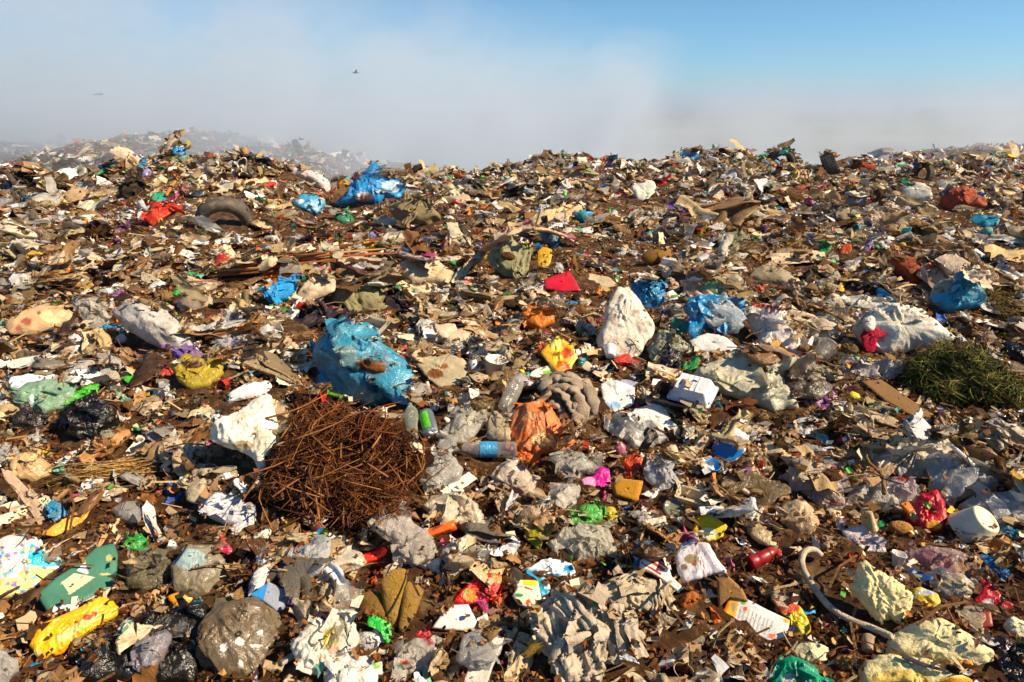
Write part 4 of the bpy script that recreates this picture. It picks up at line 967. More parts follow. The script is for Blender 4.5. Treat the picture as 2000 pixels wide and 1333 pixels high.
h('foam_chunk', 'foam block', 'rounded cream foam chunk near the edge of the huge foam slab', None, 'foam', 'f3e6c0', 'lump', 38, [(1958, 1222), (1975, 1205), (2005, 1215), (2010, 1245), (1985, 1255), (1965, 1240)], thick=0.7)
h('teal_bag', 'bag', 'shiny teal green bag at the near edge of the heap', 'the teal green bag', 'bag_plastic', '12a078', 'puff', 36, [(1506, 1302), (1525, 1288), (1545, 1282), (1590, 1300), (1632, 1345), (1500, 1345)], wr=1.8, paint=[((1540, 1325, 14, 10), 'bfe0d8')])
h('juice_carton', 'carton', 'flattened white and orange juice carton with dense small print', 'the flattened juice carton', 'carton', 'e2e0dc', 'slab', 30, [(1408, 1202), (1424, 1168), (1440, 1166), (1462, 1172), (1500, 1192), (1543, 1212), (1534, 1263), (1500, 1252), (1450, 1226), (1432, 1215)], thick=0.07, wr=2, res=2.4,
  paint=[([(1447 + 7.5 * i, 1184 + 3.6 * i), (1449.6 + 7.5 * i, 1185 + 3.6 * i), (1440.6 + 7.5 * i, 1216 + 3.6 * i), (1438 + 7.5 * i, 1215 + 3.6 * i)], 'a9a8a4') for i in range(9)] +
        [([(1405, 1204), (1424, 1166), (1445, 1168), (1433, 1218)], 'f5b01e'), ([(1405, 1204), (1422, 1168), (1428, 1170), (1414, 1210)], 'ee7a14'), ((1432, 1186, 5, 10), 'a89a70'), ((1452, 1176, 6, 6), '6cbc28'), ((1446, 1227, 6, 3), '6cbc28'),
         ([(1451, 1186), (1460, 1185), (1459, 1194), (1450, 1192)], 'e8592a'), ([(1501, 1238), (1514, 1239), (1512, 1249), (1500, 1246)], 'e0704a'), ((1528, 1255, 5, 5), 'cf2a3a'), ((1537, 1213, 7, 6), 'f0a818')])
h('yellow_film', 'wrapper', 'ribbed yellow and red sweet wrapper beside the flattened juice carton', None, 'wrapper', 'cdb51c', 'sheet', 36, [(1512, 1190), (1530, 1174), (1560, 1182), (1578, 1208), (1584, 1230), (1572, 1255), (1545, 1240), (1541, 1212)], wr=1.5, thick=0.3, paint=[((1535, 1186, 26, 12), 'd84a1c')])
h('paper_bag', 'paper bag', 'pale lilac white paper bag with a dirty brown blot', 'the lilac white paper bag', 'paper', 'e3dadc', 'sheet', 36, [(1319, 1085), (1328, 1064), (1350, 1058), (1384, 1062), (1400, 1090), (1424, 1122), (1390, 1122), (1334, 1142), (1322, 1110)], thick=0.22, wr=0.5, res=1.5,
  paint=[((1350, 1092, 14, 9), '9c8a62'), ((1336, 1108, 7, 6), '8b7148'), ((1356, 1100, 6, 6), 'a5694a'), ([(1362, 1062), (1370, 1062), (1402, 1114), (1394, 1118)], 'a59daf')])
h('striped_carton', 'carton', 'crushed white carton with bold red stripes', 'the red striped carton', 'carton', 'efe7dc', 'slab', 34, [(1248, 1110), (1250, 1096), (1262, 1085), (1290, 1097), (1306, 1108), (1312, 1128), (1335, 1150), (1326, 1160), (1294, 1136), (1270, 1120)], thick=0.3, wr=3, res=2,
  paint=[([(1250, 1099), (1254, 1098), (1292, 1120), (1290, 1124)], 'd22416'), ([(1259, 1091), (1265, 1089), (1300, 1112), (1297, 1118)], 'dc3a1c'), ([(1268, 1088), (1282, 1093), (1304, 1106), (1302, 1110)], 'd22c18'), ([(1262, 1120), (1270, 1119), (1294, 1131), (1292, 1137)], 'd22a1a')])
h('clear_tub', 'food tub', 'crushed cream coloured see-through tub with a torn clear lid', 'the crushed cream tub', 'clear_plastic', 'cfc3a6', 'puff', 38, [(1068, 1062), (1075, 1045), (1100, 1034), (1150, 1024), (1190, 1030), (1200, 1055), (1207, 1092), (1165, 1100), (1135, 1096), (1085, 1082)], wr=0.9, thick=0.6, res=1.4)
h('green_bag', 'bag', 'crumpled emerald green carrier bag behind the crushed cream tub', 'the emerald carrier bag', 'thin_plastic', '57b748', 'puff', 36, [(1108, 1020), (1122, 1002), (1135, 988), (1174, 982), (1184, 998), (1186, 1024), (1150, 1026), (1125, 1028)], wr=1.5, thick=0.4)
h('yellow_film', 'plastic film', 'ragged yellow green film beside the crushed cream tub', None, 'thin_plastic', 'c3b518', 'sheet', 36, [(1022, 1048), (1032, 1022), (1050, 1018), (1078, 1028), (1076, 1042), (1058, 1050), (1056, 1080), (1044, 1068)], wr=2.0)
h('yellow_film', 'plastic film', 'small bright yellow film beside the emerald carrier bag', None, 'thin_plastic', 'dec418', 'sheet', 38, [(1184, 990), (1198, 990), (1208, 1004), (1204, 1022), (1190, 1026), (1184, 1010)], wr=2.0)
h('yellow_film', 'plastic film', 'canary yellow crumpled paper round a cream scrap', 'the canary yellow paper', 'paper', 'e9c714', 'sheet', 38, [(1352, 1034), (1366, 1006), (1388, 1004), (1400, 1012), (1420, 1030), (1410, 1050), (1385, 1060), (1366, 1050)], wr=1.7, paint=[((1382, 1043, 18, 12), 'f0e9b8'), ((1367, 1032, 5, 4), 'c83a3a')])
h('clear_bag', 'bag', 'crumpled glassy bag lying across the orange plastic bar', 'the glassy bag on the orange bar', 'clear_plastic', 'c9b4a2', 'puff', 36, [(744, 1042), (756, 1020), (778, 998), (796, 1000), (808, 1022), (845, 1050), (852, 1075), (824, 1118), (808, 1120), (790, 1095), (765, 1068)], wr=1.5, thick=0.4, res=1.2)
h('red_block', 'plastic block', 'bright red plastic block end sticking out of the twigs', 'the red plastic block', 'hard_plastic', 'ee2c10', 'slab', 34, [(702, 1090), (710, 1086), (750, 1071), (758, 1078), (760, 1088), (712, 1109)], thick=0.9, wr=1)
h('orange_bar', 'plastic bar', 'long orange plastic bar under the glassy bag', None, 'hard_plastic', 'ef5a10', 'slab', 34, [(815, 1052), (820, 1044), (888, 1019), (893, 1034), (850, 1050), (818, 1062)], thick=0.9, wr=1)
h('carpet_roll', 'foam mat', 'tan curled mat standing upright in folds', 'the curled tan mat', 'cloth', '9f7a36', 'smooth', 58, [(742, 1135), (765, 1112), (795, 1110), (793, 1150), (780, 1200), (776, 1230), (758, 1222), (748, 1180)], thick=0.5, wr=0.6)
h('carpet_roll', 'foam mat', 'shorter tan flap folded beside the curled tan mat', None, 'cloth', '947233', 'smooth', 50, [(788, 1150), (795, 1135), (815, 1140), (828, 1155), (812, 1200), (786, 1240), (776, 1228), (782, 1195)], thick=0.4, wr=0.5)
h('carpet_roll', 'foam mat', 'darker tan flap arching away from the curled tan mat', None, 'cloth', '7a5a2a', 'smooth', 36, [(690, 1165), (715, 1150), (745, 1160), (758, 1190), (762, 1222), (745, 1212), (730, 1185)], thick=0.5, wr=0.5)
h('red_wrapper', 'wrapper', 'glossy red and orange food pack showing a printed fruit', 'the glossy red food pack', 'wrapper', 'c8170e', 'sheet', 36, [(880, 1180), (895, 1158), (918, 1135), (950, 1118), (984, 1124), (988, 1140), (976, 1165), (945, 1185), (915, 1190)], thick=0.3, wr=1.2, res=1.5,
  paint=[((918, 1162, 14, 14), 'd9842a'), ((945, 1160, 16, 12), '8a0c10'), ((972, 1132, 12, 8), 'e67a1c'), ((912, 1156, 5, 5), '8aa83a'), ((964, 1124, 4, 4), '5aa04a')])
h('tea_box', 'box', 'cream printed box with a yellow band, a green mark and an orange mark', 'the cream printed box', 'carton', 'f0e6cc', 'slab', 42, [(1000, 1165), (1008, 1150), (1007, 1133), (1050, 1133), (1058, 1172), (1035, 1192), (1012, 1182)], thick=0.4, wr=2, res=2,
  paint=[([(1020, 1133), (1050, 1134), (1049, 1146), (1022, 1143)], 'f2cc14'), ([(1024, 1145), (1040, 1151), (1040, 1154), (1024, 1149)], 'a03c26'), ((1013, 1163, 9, 4), '2a9a58'), ((1032, 1178, 5, 7), 'e8582a'), ((1050, 1164, 2, 2), 'b81c1c'), ([(1007, 1145), (1022, 1145), (1022, 1147), (1007, 1148)], 'b9a98c')])
h('blue_carton', 'carton', 'clear and sky blue milk pouch behind the cream printed box', None, 'wrapper', '3cb0dc', 'sheet', 44, [(1050, 1132), (1062, 1126), (1075, 1145), (1074, 1160), (1058, 1172), (1052, 1150)], wr=0.8, paint=[((1058, 1136, 4, 5), '1f7a3c'), ((1068, 1140, 8, 12), 'b9d8d8')])
h('blue_white_wrapper', 'wrapper', 'white roll of paper in a torn turquoise wrapper', None, 'wrapper', 'eef0f2', 'sheet', 32, [(1022, 1118), (1050, 1100), (1060, 1092), (1090, 1094), (1118, 1100), (1126, 1125), (1100, 1132), (1075, 1122), (1040, 1128)], wr=1.4, paint=[((1112, 1112, 12, 8), '1f9ed0'), ((1036, 1118, 14, 8), '22a0cf'), ((1080, 1124, 16, 4), '1c86b4')])
h('white_box', 'box', 'crushed white cardboard cup box with a rounded edge', 'the crushed white box', 'carton', 'eae6e2', 'slab', 40, [(842, 1228), (858, 1205), (885, 1182), (915, 1181), (932, 1215), (930, 1228), (905, 1234), (870, 1232)], thick=0.4, wr=3)
h('green_film', 'plastic film', 'vivid green glossy film folded over a white bag', 'the vivid green film', 'wrapper', '12b42a', 'sheet', 40, [(716, 1222), (722, 1198), (742, 1208), (764, 1218), (764, 1240), (757, 1266), (752, 1240), (735, 1230)], wr=1.2)
h('white_bag', 'bag', 'large crumpled white bag with a yellow tinge beside the mud coloured sack', 'the crumpled white bag', 'thin_plastic', 'e6e0d0', 'puff', 36, [(572, 1262), (590, 1232), (612, 1212), (650, 1212), (690, 1216), (702, 1248), (690, 1280), (655, 1295), (620, 1318), (590, 1310), (578, 1290)], wr=2.0, thick=0.4, res=1.3, paint=[((645, 1250, 16, 22), 'd8c45c'), ((652, 1270, 14, 8), 'dba890')])
h('white_bag', 'bag', 'round white bag with a violet film under the vivid green film', None, 'thin_plastic', 'f0eceb', 'puff', 40, E(726, 1254, 56, 48), wr=1.2)
h('white_bag', 'bag', 'smooth white bag with a green print at the near edge of the heap', 'the smooth white bag', 'bag_plastic', 'eeeade', 'puff', 34, [(618, 1345), (640, 1305), (675, 1284), (720, 1282), (742, 1305), (735, 1345)], wr=0.8, paint=[((735, 1300, 8, 8), '8bc05a')])
h('clear_bag', 'bag', 'clear bag with small coloured scraps inside beside the vivid green film', None, 'clear_plastic', 'e2d9cc', 'puff', 34, [(765, 1300), (775, 1265), (810, 1248), (850, 1250), (856, 1285), (832, 1312), (800, 1325), (770, 1322)], wr=1.6, paint=[((838, 1252, 5, 10), 'd2283a'), ((790, 1295, 10, 5), 'c8442a'), ((782, 1302, 5, 4), '2a9a78')])
h('purple_film', 'plastic film', 'violet film bunched above the crumpled white bag', None, 'thin_plastic', '6f5078', 'sheet', 30, [(602, 1215), (625, 1198), (665, 1196), (690, 1205), (680, 1218), (640, 1214), (612, 1220)], wr=1.8)
h('red_film', 'plastic film', 'dark red film scrap below the curled tan mat', None, 'thin_plastic', 'b5182a', 'sheet', 30, [(800, 1245), (818, 1232), (832, 1228), (846, 1240), (826, 1248), (808, 1252)], wr=1)
h('board', 'board', 'rough grey white board lying at the near edge', 'the grey white board', 'cardboard', 'cfc9be', 'slab', 26, [(903, 1333), (922, 1290), (944, 1243), (984, 1246), (982, 1262), (962, 1305), (950, 1345), (905, 1345)], thick=0.18, wr=1)
h('grey_plank', 'board', 'flat grey brown plank end in front of the orange brown leaves', None, 'wood', '857a66', 'slab', 22, [(1294, 1236), (1330, 1230), (1372, 1223), (1379, 1260), (1355, 1266), (1300, 1260)], thick=0.12, wr=1)
h('tangled_cloth', 'cloth', 'tangled heap of dirty grey cloth strips', 'the tangled grey cloth', 'cloth', 'bfb09a', 'sheet', 32, [(1052, 1190), (1078, 1172), (1110, 1165), (1150, 1185), (1185, 1200), (1235, 1225), (1262, 1240), (1235, 1262), (1205, 1272), (1180, 1300), (1170, 1345), (1095, 1345), (1078, 1300), (1055, 1250)], wr=2.2, thick=0.16, res=1.5)
h('grey_fabric', 'cloth', 'dirty beige fabric spread flat beyond the tangled grey cloth', None, 'cloth', 'ccba9c', 'sheet', 22, [(1160, 1150), (1200, 1128), (1260, 1130), (1310, 1150), (1320, 1170), (1290, 1200), (1240, 1196), (1190, 1178)], wr=1.8, thick=0.25, res=1.2)
h('beige_film', 'plastic film', 'wrinkled greyish film draped beside the brown twig heap', 'the wrinkled grey film', 'thin_plastic', 'cdbfa4', 'sheet', 30, [(822, 988), (845, 970), (880, 968), (905, 965), (930, 990), (958, 1040), (940, 1054), (905, 1040), (865, 1012), (836, 1002)], wr=1.8, thick=0.3, res=1.2)
h('clear_film', 'plastic film', 'broken clear plastic clamshell glinting beside the brown twig heap', 'the glinting clear clamshell', 'clear_plastic', 'c6bdb0', 'sheet', 30, [(815, 915), (835, 890), (870, 890), (905, 915), (900, 935), (850, 960), (832, 958)], wr=2.0, thick=0.4)
h('striped_paper', 'paper', 'long white card strip with green rules', 'the white card strip', 'paper', 'f1efe4', 'flat', 28, [(847, 970), (860, 958), (915, 922), (932, 935), (900, 958), (874, 978), (868, 976)], paint=[([(858, 964), (860, 962), (880, 972), (878, 974)], '9ac04a'), ([(868, 956), (870, 954), (886, 962), (884, 965)], 'b0cc7a'), ((903, 944, 4, 3), '7c7a3c'), ((892, 952, 3, 3), '7c7a3c')], res=1.8)
h('beige_bag', 'bag', 'crumpled pinkish film bags behind the emerald carrier bag', 'the pinkish film bag', 'thin_plastic', 'd9c6b0', 'puff', 32, [(950, 920), (980, 905), (1020, 912), (1050, 935), (1048, 960), (1010, 968), (970, 950)], wr=1.9, thick=0.4)
h('clear_bag', 'bag', 'crumpled glossy clear bag uphill of the emerald carrier bag', None, 'clear_plastic', 'd9c9b4', 'puff', 32, [(1070, 965), (1085, 940), (1118, 938), (1135, 955), (1125, 990), (1100, 1000), (1076, 985)], wr=1.9)
h('pillow_bag', 'bag', 'glossy grey clear bag lying below the draped clear film', 'the glossy grey bag', 'clear_plastic', 'c3baa8', 'puff', 30, [(1064, 890), (1092, 880), (1140, 884), (1160, 900), (1158, 925), (1145, 935), (1112, 928)], wr=1.2)
h('green_lump', 'bag', 'small grass green crumpled bag beside the flattened green carton', 'the grass green bag', 'bag_plastic', '2f9a3c', 'puff', 34, [(234, 1066), (250, 1046), (275, 1046), (293, 1056), (288, 1072), (262, 1080), (243, 1076)], wr=1.9)
h('bubble_wrap', 'plastic film', 'clear bubble plastic bundle at the side edge', None, 'clear_plastic', 'c9c2ba', 'puff', 36, [(-15, 880), (8, 868), (32, 872), (40, 890), (30, 906), (0, 908)], wr=2)
h('beige_bag', 'bag', 'swirled cream beige bag at the end of the long pink strip', None, 'bag_plastic', 'd3ad78', 'puff', 32, [(8, 912), (30, 890), (60, 882), (92, 893), (106, 925), (72, 942), (35, 938)], wr=1.6)
h('pink_strip', 'strip', 'long flat pinkish beige strip lying downhill', 'the long pinkish strip', 'cloth', 'bfa188', 'flat', 24, [(2, 915), (22, 920), (55, 955), (85, 990), (100, 1030), (82, 1038), (60, 1000), (30, 960), (8, 935)], wr=2)
h('orange_strip', 'wrapper', 'orange yellow plastic strip pointing at the long pinkish strip', None, 'wrapper', 'f0a030', 'sheet', 28, [(84, 1042), (115, 1022), (150, 1000), (186, 992), (180, 1006), (140, 1032), (105, 1050)], wr=1.3)
h('blue_scrap', 'plastic film', 'torn azure scrap of plastic near the long pinkish strip', None, 'thin_plastic', '1f8fbf', 'sheet', 36, [(90, 990), (100, 976), (122, 984), (130, 1005), (110, 1028), (100, 1012)], wr=1.8)
h('amber_film', 'plastic film', 'long amber brown film lying behind the blue film', 'the amber brown film', 'thin_plastic', 'cd9353', 'sheet', 32, [(150, 908), (175, 880), (210, 862), (250, 838), (258, 850), (230, 872), (195, 888), (165, 912)], wr=1.2, thick=0.3)
h('orange_shell', 'peel', 'curved orange peel-like plastic near the muddy ball-shaped bag', None, 'hard_plastic', 'f0980e', 'smooth', 40, [(324, 1165), (345, 1158), (370, 1158), (386, 1170), (370, 1185), (340, 1186)], wr=0.6)
h('pink_scrap', 'plastic film', 'small hot pink film scrap beside the muddy ball-shaped bag', None, 'thin_plastic', 'd81f58', 'sheet', 40, [(422, 1066), (432, 1048), (442, 1060), (456, 1076), (450, 1086), (432, 1078)], wr=1.6)
h('blue_box', 'box', 'blue and white box corner leaning inside the small tyre', 'the blue and white box', 'carton', '8e93a4', 'slab', 40, [(486, 1142), (496, 1118), (516, 1133), (571, 1160), (560, 1185), (545, 1202), (515, 1180), (484, 1166)], thick=0.4, wr=2, paint=[([(474, 1142), (524, 1140), (514, 1174), (484, 1168)], '0f7cc8'), ([(488, 1122), (498, 1118), (517, 1134), (515, 1142), (488, 1142)], 'dcd6d0')], res=1.6)
h('white_tangle', 'bag', 'heap of crumpled white carrier bags with a red stripe beside the knotted white sack', 'the white carrier bags', 'thin_plastic', 'f0e4dc', 'puff', 32, [(1452, 602), (1480, 588), (1520, 592), (1532, 615), (1545, 645), (1572, 682), (1562, 705), (1520, 692), (1490, 668), (1462, 640)], wr=2.0, thick=0.4, res=1.3, paint=[([(1460, 590), (1530, 600), (1522, 606), (1470, 598)], 'e8501a')])
h('orange_bag', 'bag', 'soft orange plastic bag below the white carrier bags', None, 'thin_plastic', 'eb9c2c', 'sheet', 30, [(1488, 678), (1510, 672), (1535, 685), (1568, 702), (1560, 712), (1525, 705), (1496, 700)], wr=1.6)
h('violet_card', 'card', 'pale violet rounded card behind the wide cream plastic sheet', None, 'hard_plastic', '9a92c8', 'smooth', 34, [(1490, 692), (1512, 690), (1530, 710), (1532, 728), (1514, 722), (1500, 706)], wr=0.3)
h('clear_bag', 'bag', 'clear bag with a bright red net knot between two clear cups', 'the clear bag with a red knot', 'clear_plastic', 'd9cfc0', 'puff', 38, [(1566, 652), (1580, 640), (1610, 640), (1624, 658), (1618, 680), (1590, 680), (1570, 668)], wr=1.8, paint=[((1577, 665, 9, 7), 'd8321c')])
h('mint_film', 'plastic film', 'pale mint see-through film behind the clear bag with a red knot', None, 'clear_plastic', 'b9ccb9', 'sheet', 34, [(1590, 622), (1605, 612), (1630, 630), (1650, 648), (1640, 660), (1608, 648)], wr=1)
h('clear_bag', 'bag', 'pearly grey crumpled bag in front of the knotted white sack', None, 'clear_plastic', 'c8c6c6', 'puff', 36, [(1704, 715), (1722, 700), (1755, 700), (1768, 718), (1752, 738), (1722, 740)], wr=1.8)
h('white_film', 'plastic film', 'milky film with a red thing showing through near the pearly grey bag', None, 'clear_plastic', 'e4dcd8', 'sheet', 30, [(1640, 718), (1655, 705), (1690, 710), (1715, 728), (1720, 742), (1680, 738), (1650, 735)], wr=1.3, paint=[((1662, 714, 12, 6), 'd85a4a')])
h('beige_film', 'plastic film', 'big swirl of beige grey carrier bags above the tied white bag', 'the swirl of beige bags', 'thin_plastic', 'd8ccb6', 'puff', 34, [(1690, 902), (1720, 880), (1770, 872), (1830, 858), (1862, 872), (1876, 905), (1850, 930), (1800, 938), (1750, 930), (1712, 922)], wr=1.8, thick=0.45, res=1.4, g=(1800, 890))
h('cyan_packet', 'packet', 'turquoise and orange pointed packet', 'the turquoise pointed packet', 'wrapper', '34b4cc', 'sheet', 30, [(1564, 838), (1590, 842), (1618, 852), (1618, 868), (1600, 870), (1574, 856)], wr=0.8, paint=[((1598, 846, 16, 5), 'e8c4a0'), ((1590, 850, 5, 3), 'e8842a')])
h('violet_wrapper', 'wrapper', 'crumpled violet and yellow patterned wrapper', 'the violet patterned wrapper', 'wrapper', '8f4f94', 'sheet', 32, [(1580, 770), (1590, 755), (1618, 760), (1634, 770), (1622, 790), (1608, 806), (1590, 800)], wr=1.9, paint=[((1588, 765, 6, 4), 'd8a844'), ((1600, 800, 10, 5), 'c22a5a')])
h('yellow_bottle', 'bottle', 'small squashed lemon yellow bottle beyond the violet patterned wrapper', None, 'hard_plastic', 'd8c21e', 'puff', 34, [(1655, 772), (1664, 764), (1678, 770), (1682, 780), (1672, 788), (1660, 784)], wr=0.8)
h('sky_film', 'plastic film', 'pale sky blue twisted film at the side edge above the glassy film', None, 'thin_plastic', '86b4cc', 'sheet', 28, [(1876, 892), (1900, 888), (1925, 905), (1962, 930), (1962, 942), (1935, 940), (1905, 915)], wr=1.6)
h('blue_film', 'plastic film', 'long cobalt blue twisted film below the cream plastic cup', 'the long cobalt film', 'thin_plastic', '1f88c8', 'sheet', 32, [(1905, 1088), (1925, 1080), (1945, 1098), (1975, 1118), (1992, 1138), (1965, 1135), (1940, 1115)], wr=1.5)
h('blue_film', 'plastic film', 'dark cyan torn film at the side edge beyond the long cobalt film', None, 'thin_plastic', '14749c', 'sheet', 32, [(1945, 1028), (1965, 1025), (1990, 1040), (2000, 1055), (1975, 1060), (1955, 1045)], wr=1.7)
h('red_packet', 'packet', 'red and white folded packet beside the round grey beige bag', 'the red folded packet', 'wrapper', 'cf1c24', 'sheet', 34, [(1900, 1175), (1920, 1155), (1912, 1130), (1935, 1140), (1960, 1168), (1988, 1190), (1960, 1190), (1930, 1188)], wr=1.3, paint=[((1930, 1176, 12, 6), 'ecdcd8'), ((1962, 1168, 6, 5), '3f8a4a')])
h('red_box', 'box', 'dull red open box beyond the huge foam slab', None, 'carton', 'a8472e', 'slab', 36, [(1886, 1215), (1910, 1198), (1935, 1195), (1940, 1225), (1915, 1232)], thick=0.5, wr=2)
h('black_film', 'plastic film', 'dark maroon film bundle in the hollow beside the huge foam slab', None, 'black_plastic', '2a1316', 'sheet', 30, [(1930, 1255), (1950, 1240), (1990, 1262), (2020, 1300), (2010, 1345), (1960, 1320)], wr=2)
h('orange_leaves', 'leaf pile', 'clump of orange brown curled leaves below the lilac white paper bag', None, 'leaf', 'b3621c', 'lump', 34, [(1325, 1178), (1340, 1160), (1362, 1155), (1368, 1170), (1350, 1190), (1335, 1192)], wr=2)
h('cardboard', 'cardboard', 'tall brown cardboard corner behind the flattened juice carton', 'the brown cardboard corner', 'cardboard', '9a7242', 'slab', 50, [(1402, 1190), (1400, 1130), (1416, 1120), (1450, 1150), (1462, 1175), (1424, 1168)], thick=0.3, wr=2)
h('cardboard', 'cardboard', 'long weathered brown cardboard sheets beside the grass heap', 'the long brown cardboard', 'cardboard', '8e6a44', 'slab', 12, [(1680, 745), (1720, 742), (1790, 790), (1830, 815), (1790, 818), (1740, 795)], thick=0.06, wr=2)
h('black_film', 'plastic film', 'twisted black bag near the pale plates', None, 'black_plastic', '1d1a18', 'puff', 30, [(1952, 678), (1975, 668), (2010, 690), (2010, 712), (1985, 710)], wr=1.8)
h('grey_bag', 'bag', 'pale smooth bag half covering the grass heap', None, 'bag_plastic', 'cfcbc2', 'puff', 28, [(1870, 695), (1900, 676), (1940, 688), (1968, 712), (1940, 712), (1905, 700)], wr=0.8)
h('white_sack', 'sack', 'white and pink feed sack lying on the crest beside the huge blue bag', 'the white feed sack', 'woven_sack', 'dfccc8', 'puff', 34, [(548, 336), (562, 330), (600, 338), (640, 350), (650, 376), (636, 372), (600, 358), (562, 350)], wr=0.9)
h('orange_bag', 'bag', 'crumpled amber bag between the white feed sack and the huge blue bag', None, 'thin_plastic', 'd48f14', 'puff', 34, E(671, 362, 28, 20), wr=2)
h('blue_tub', 'bag', 'square bright blue bag crowning the near mound', 'the square blue bag', 'bag_plastic', '0a86cc', 'slab', 55, [(337, 304), (338, 290), (362, 289), (364, 300), (358, 307)], thick=0.7, wr=6)
h('green_bag', 'bag', 'mint green bag just below the square blue bag', None, 'bag_plastic', '62b496', 'puff', 34, [(346, 312), (360, 304), (375, 308), (373, 317), (358, 316)], wr=1)
h('blue_film', 'plastic film', 'drooping deep blue film on the dark mound', None, 'thin_plastic', '1680b4', 'sheet', 40, [(262, 336), (272, 315), (282, 306), (290, 312), (284, 325), (268, 338)], wr=1.6)
h('lilac_bag', 'bag', 'shiny lilac bag on the dark mound beside the drooping blue film', None, 'bag_plastic', '8f86b8', 'puff', 40, E(284, 338, 24, 20, -20), wr=1.4)
h('green_bag', 'bag', 'shiny jade green bag with a hole in front of the dark mound', 'the jade green bag', 'bag_plastic', '1fae84', 'sheet', 34, [(296, 390), (300, 375), (315, 376), (326, 376), (324, 392), (310, 396)], wr=1.4)
h('purple_bag', 'bag', 'pinkish purple crumpled bag on the mid slope', None, 'thin_plastic', '9c5f84', 'puff', 26, [(178, 530), (195, 522), (225, 524), (231, 538), (212, 545), (190, 540)], wr=2)
h('purple_bag', 'bag', 'dark violet twisted film near the red sweet wrapper', None, 'thin_plastic', '7a4a68', 'sheet', 34, [(215, 458), (235, 440), (248, 432), (262, 444), (245, 455)], wr=1.6)
h('red_wrapper', 'wrapper', 'small red sweet wrapper lying uphill of the rusty sticks', None, 'wrapper', 'e0331c', 'sheet', 30, [(143, 434), (155, 429), (176, 436), (172, 445), (152, 440)], wr=1)
h('white_sheet', 'sheet', 'white and tan folded sheet leaning over a wooden board', 'the white folded sheet', 'thin_plastic', 'd9d0c4', 'sheet', 40, [(18, 490), (20, 468), (45, 462), (75, 480), (88, 500), (60, 498), (42, 492)], wr=1.3, paint=[((40, 488, 14, 10), 'c8924a')])
h('green_bag', 'bag', 'knotted leaf green film loop', None, 'thin_plastic', '1f9c42', 'sheet', 34, [(340, 575), (345, 560), (362, 556), (380, 560), (384, 570), (362, 572), (352, 580)], wr=1.8)
h('beige_sack', 'sack', 'pinkish white crumpled sack below the leaf green film', None, 'woven_sack', 'c9b39c', 'puff', 30, [(340, 605), (350, 585), (385, 575), (415, 582), (418, 606), (380, 612)], wr=1.6)
h('black_cloth', 'cloth', 'black charred cloth strips on the mound at the side edge', None, 'cloth', '221b16', 'sheet', 34, [(8, 352), (30, 334), (60, 345), (82, 370), (70, 382), (50, 370), (28, 366)], wr=2)
h('cloth_bundle', 'cloth', 'dark bundle of cloth and bags at the foot of the near mound', None, 'cloth', '2a231e', 'puff', 36, [(232, 372), (250, 345), (275, 340), (285, 370), (270, 385), (245, 388)], wr=2)
h('pink_bag', 'bag', 'mauve bag near the crest', None, 'bag_plastic', 'a5748c', 'puff', 34, [(1170, 320), (1182, 310), (1196, 314), (1206, 324), (1190, 330)], wr=1)
h('blue_film', 'plastic film', 'pale and bright blue printed sheet on the crest', 'the blue printed sheet', 'thin_plastic', '3fa0cc', 'sheet', 40, [(1326, 300), (1340, 292), (1360, 300), (1372, 314), (1355, 316), (1332, 306)], wr=1.6, paint=[((1350, 296, 12, 5), 'c8a8c4')])
h('red_bag', 'sack', 'flat orange red mesh sack behind the heavy tyre', None, 'woven_sack', 'b83c22', 'puff', 30, [(1660, 325), (1680, 318), (1712, 322), (1710, 330), (1680, 334)], wr=1.2)
h('red_bag', 'sack', 'flat dull red cloth on the far slope', None, 'woven_sack', 'b0503a', 'puff', 24, [(1536, 370), (1550, 362), (1588, 368), (1585, 378), (1555, 378)], wr=1.2)
h('purple_bag', 'bag', 'shiny dark purple bag below the flat red cloth', None, 'bag_plastic', '4c2868', 'puff', 34, E(1672, 370, 24, 14), wr=1.5)
h('grey_sack', 'sack', 'rolled grey brown sack on the slope below the far tyres', None, 'cloth', '8f7f6e', 'puff', 32, [(1604, 410), (1625, 402), (1655, 406), (1667, 420), (1655, 432), (1620, 430)], wr=1.2)
h('white_bag', 'bag', 'rounded greyish knotted bag downhill of the far tyres', None, 'bag_plastic', 'a59a90', 'puff', 38, [(1648, 398), (1660, 380), (1685, 378), (1696, 392), (1680, 406), (1660, 406)], wr=1.8)
h('big_sack', 'sack', 'long greyish half buried sack in front of the pale green bag', None, 'woven_sack', 'a8987c', 'puff', 28, [(1448, 540), (1480, 520), (1520, 522), (1552, 540), (1545, 560), (1500, 556), (1462, 552)], wr=0.8)
h('brown_roll', 'cardboard roll', 'bent brown cardboard tube among grey rags', None, 'cardboard', '8a642c', 'smooth', 36, [(1250, 505), (1270, 490), (1312, 487), (1314, 505), (1296, 518), (1284, 512), (1262, 518)], wr=0.6)
h('green_sheet', 'sheet', 'pale olive translucent sheet lying against brown twigs', None, 'thin_plastic', 'a09a70', 'sheet', 34, [(1398, 475), (1412, 455), (1450, 452), (1468, 470), (1462, 488), (1425, 490)], wr=1.2)

# ------------------------------------------------------------------ things with a shape of their own
def m_per_px(P):
    return float(project(P)[1][0]) / FPX

def local_axes(P, yaw, pitch=0.0, roll=0.0):
    """axes of a thing at P: yaw about the vertical from the direction across the view"""
    M = Matrix.Rotation(R(yaw), 3, 'Z') @ Matrix.Rotation(R(pitch), 3, 'Y') @ Matrix.Rotation(R(roll), 3, 'X')
    return np.array(M)

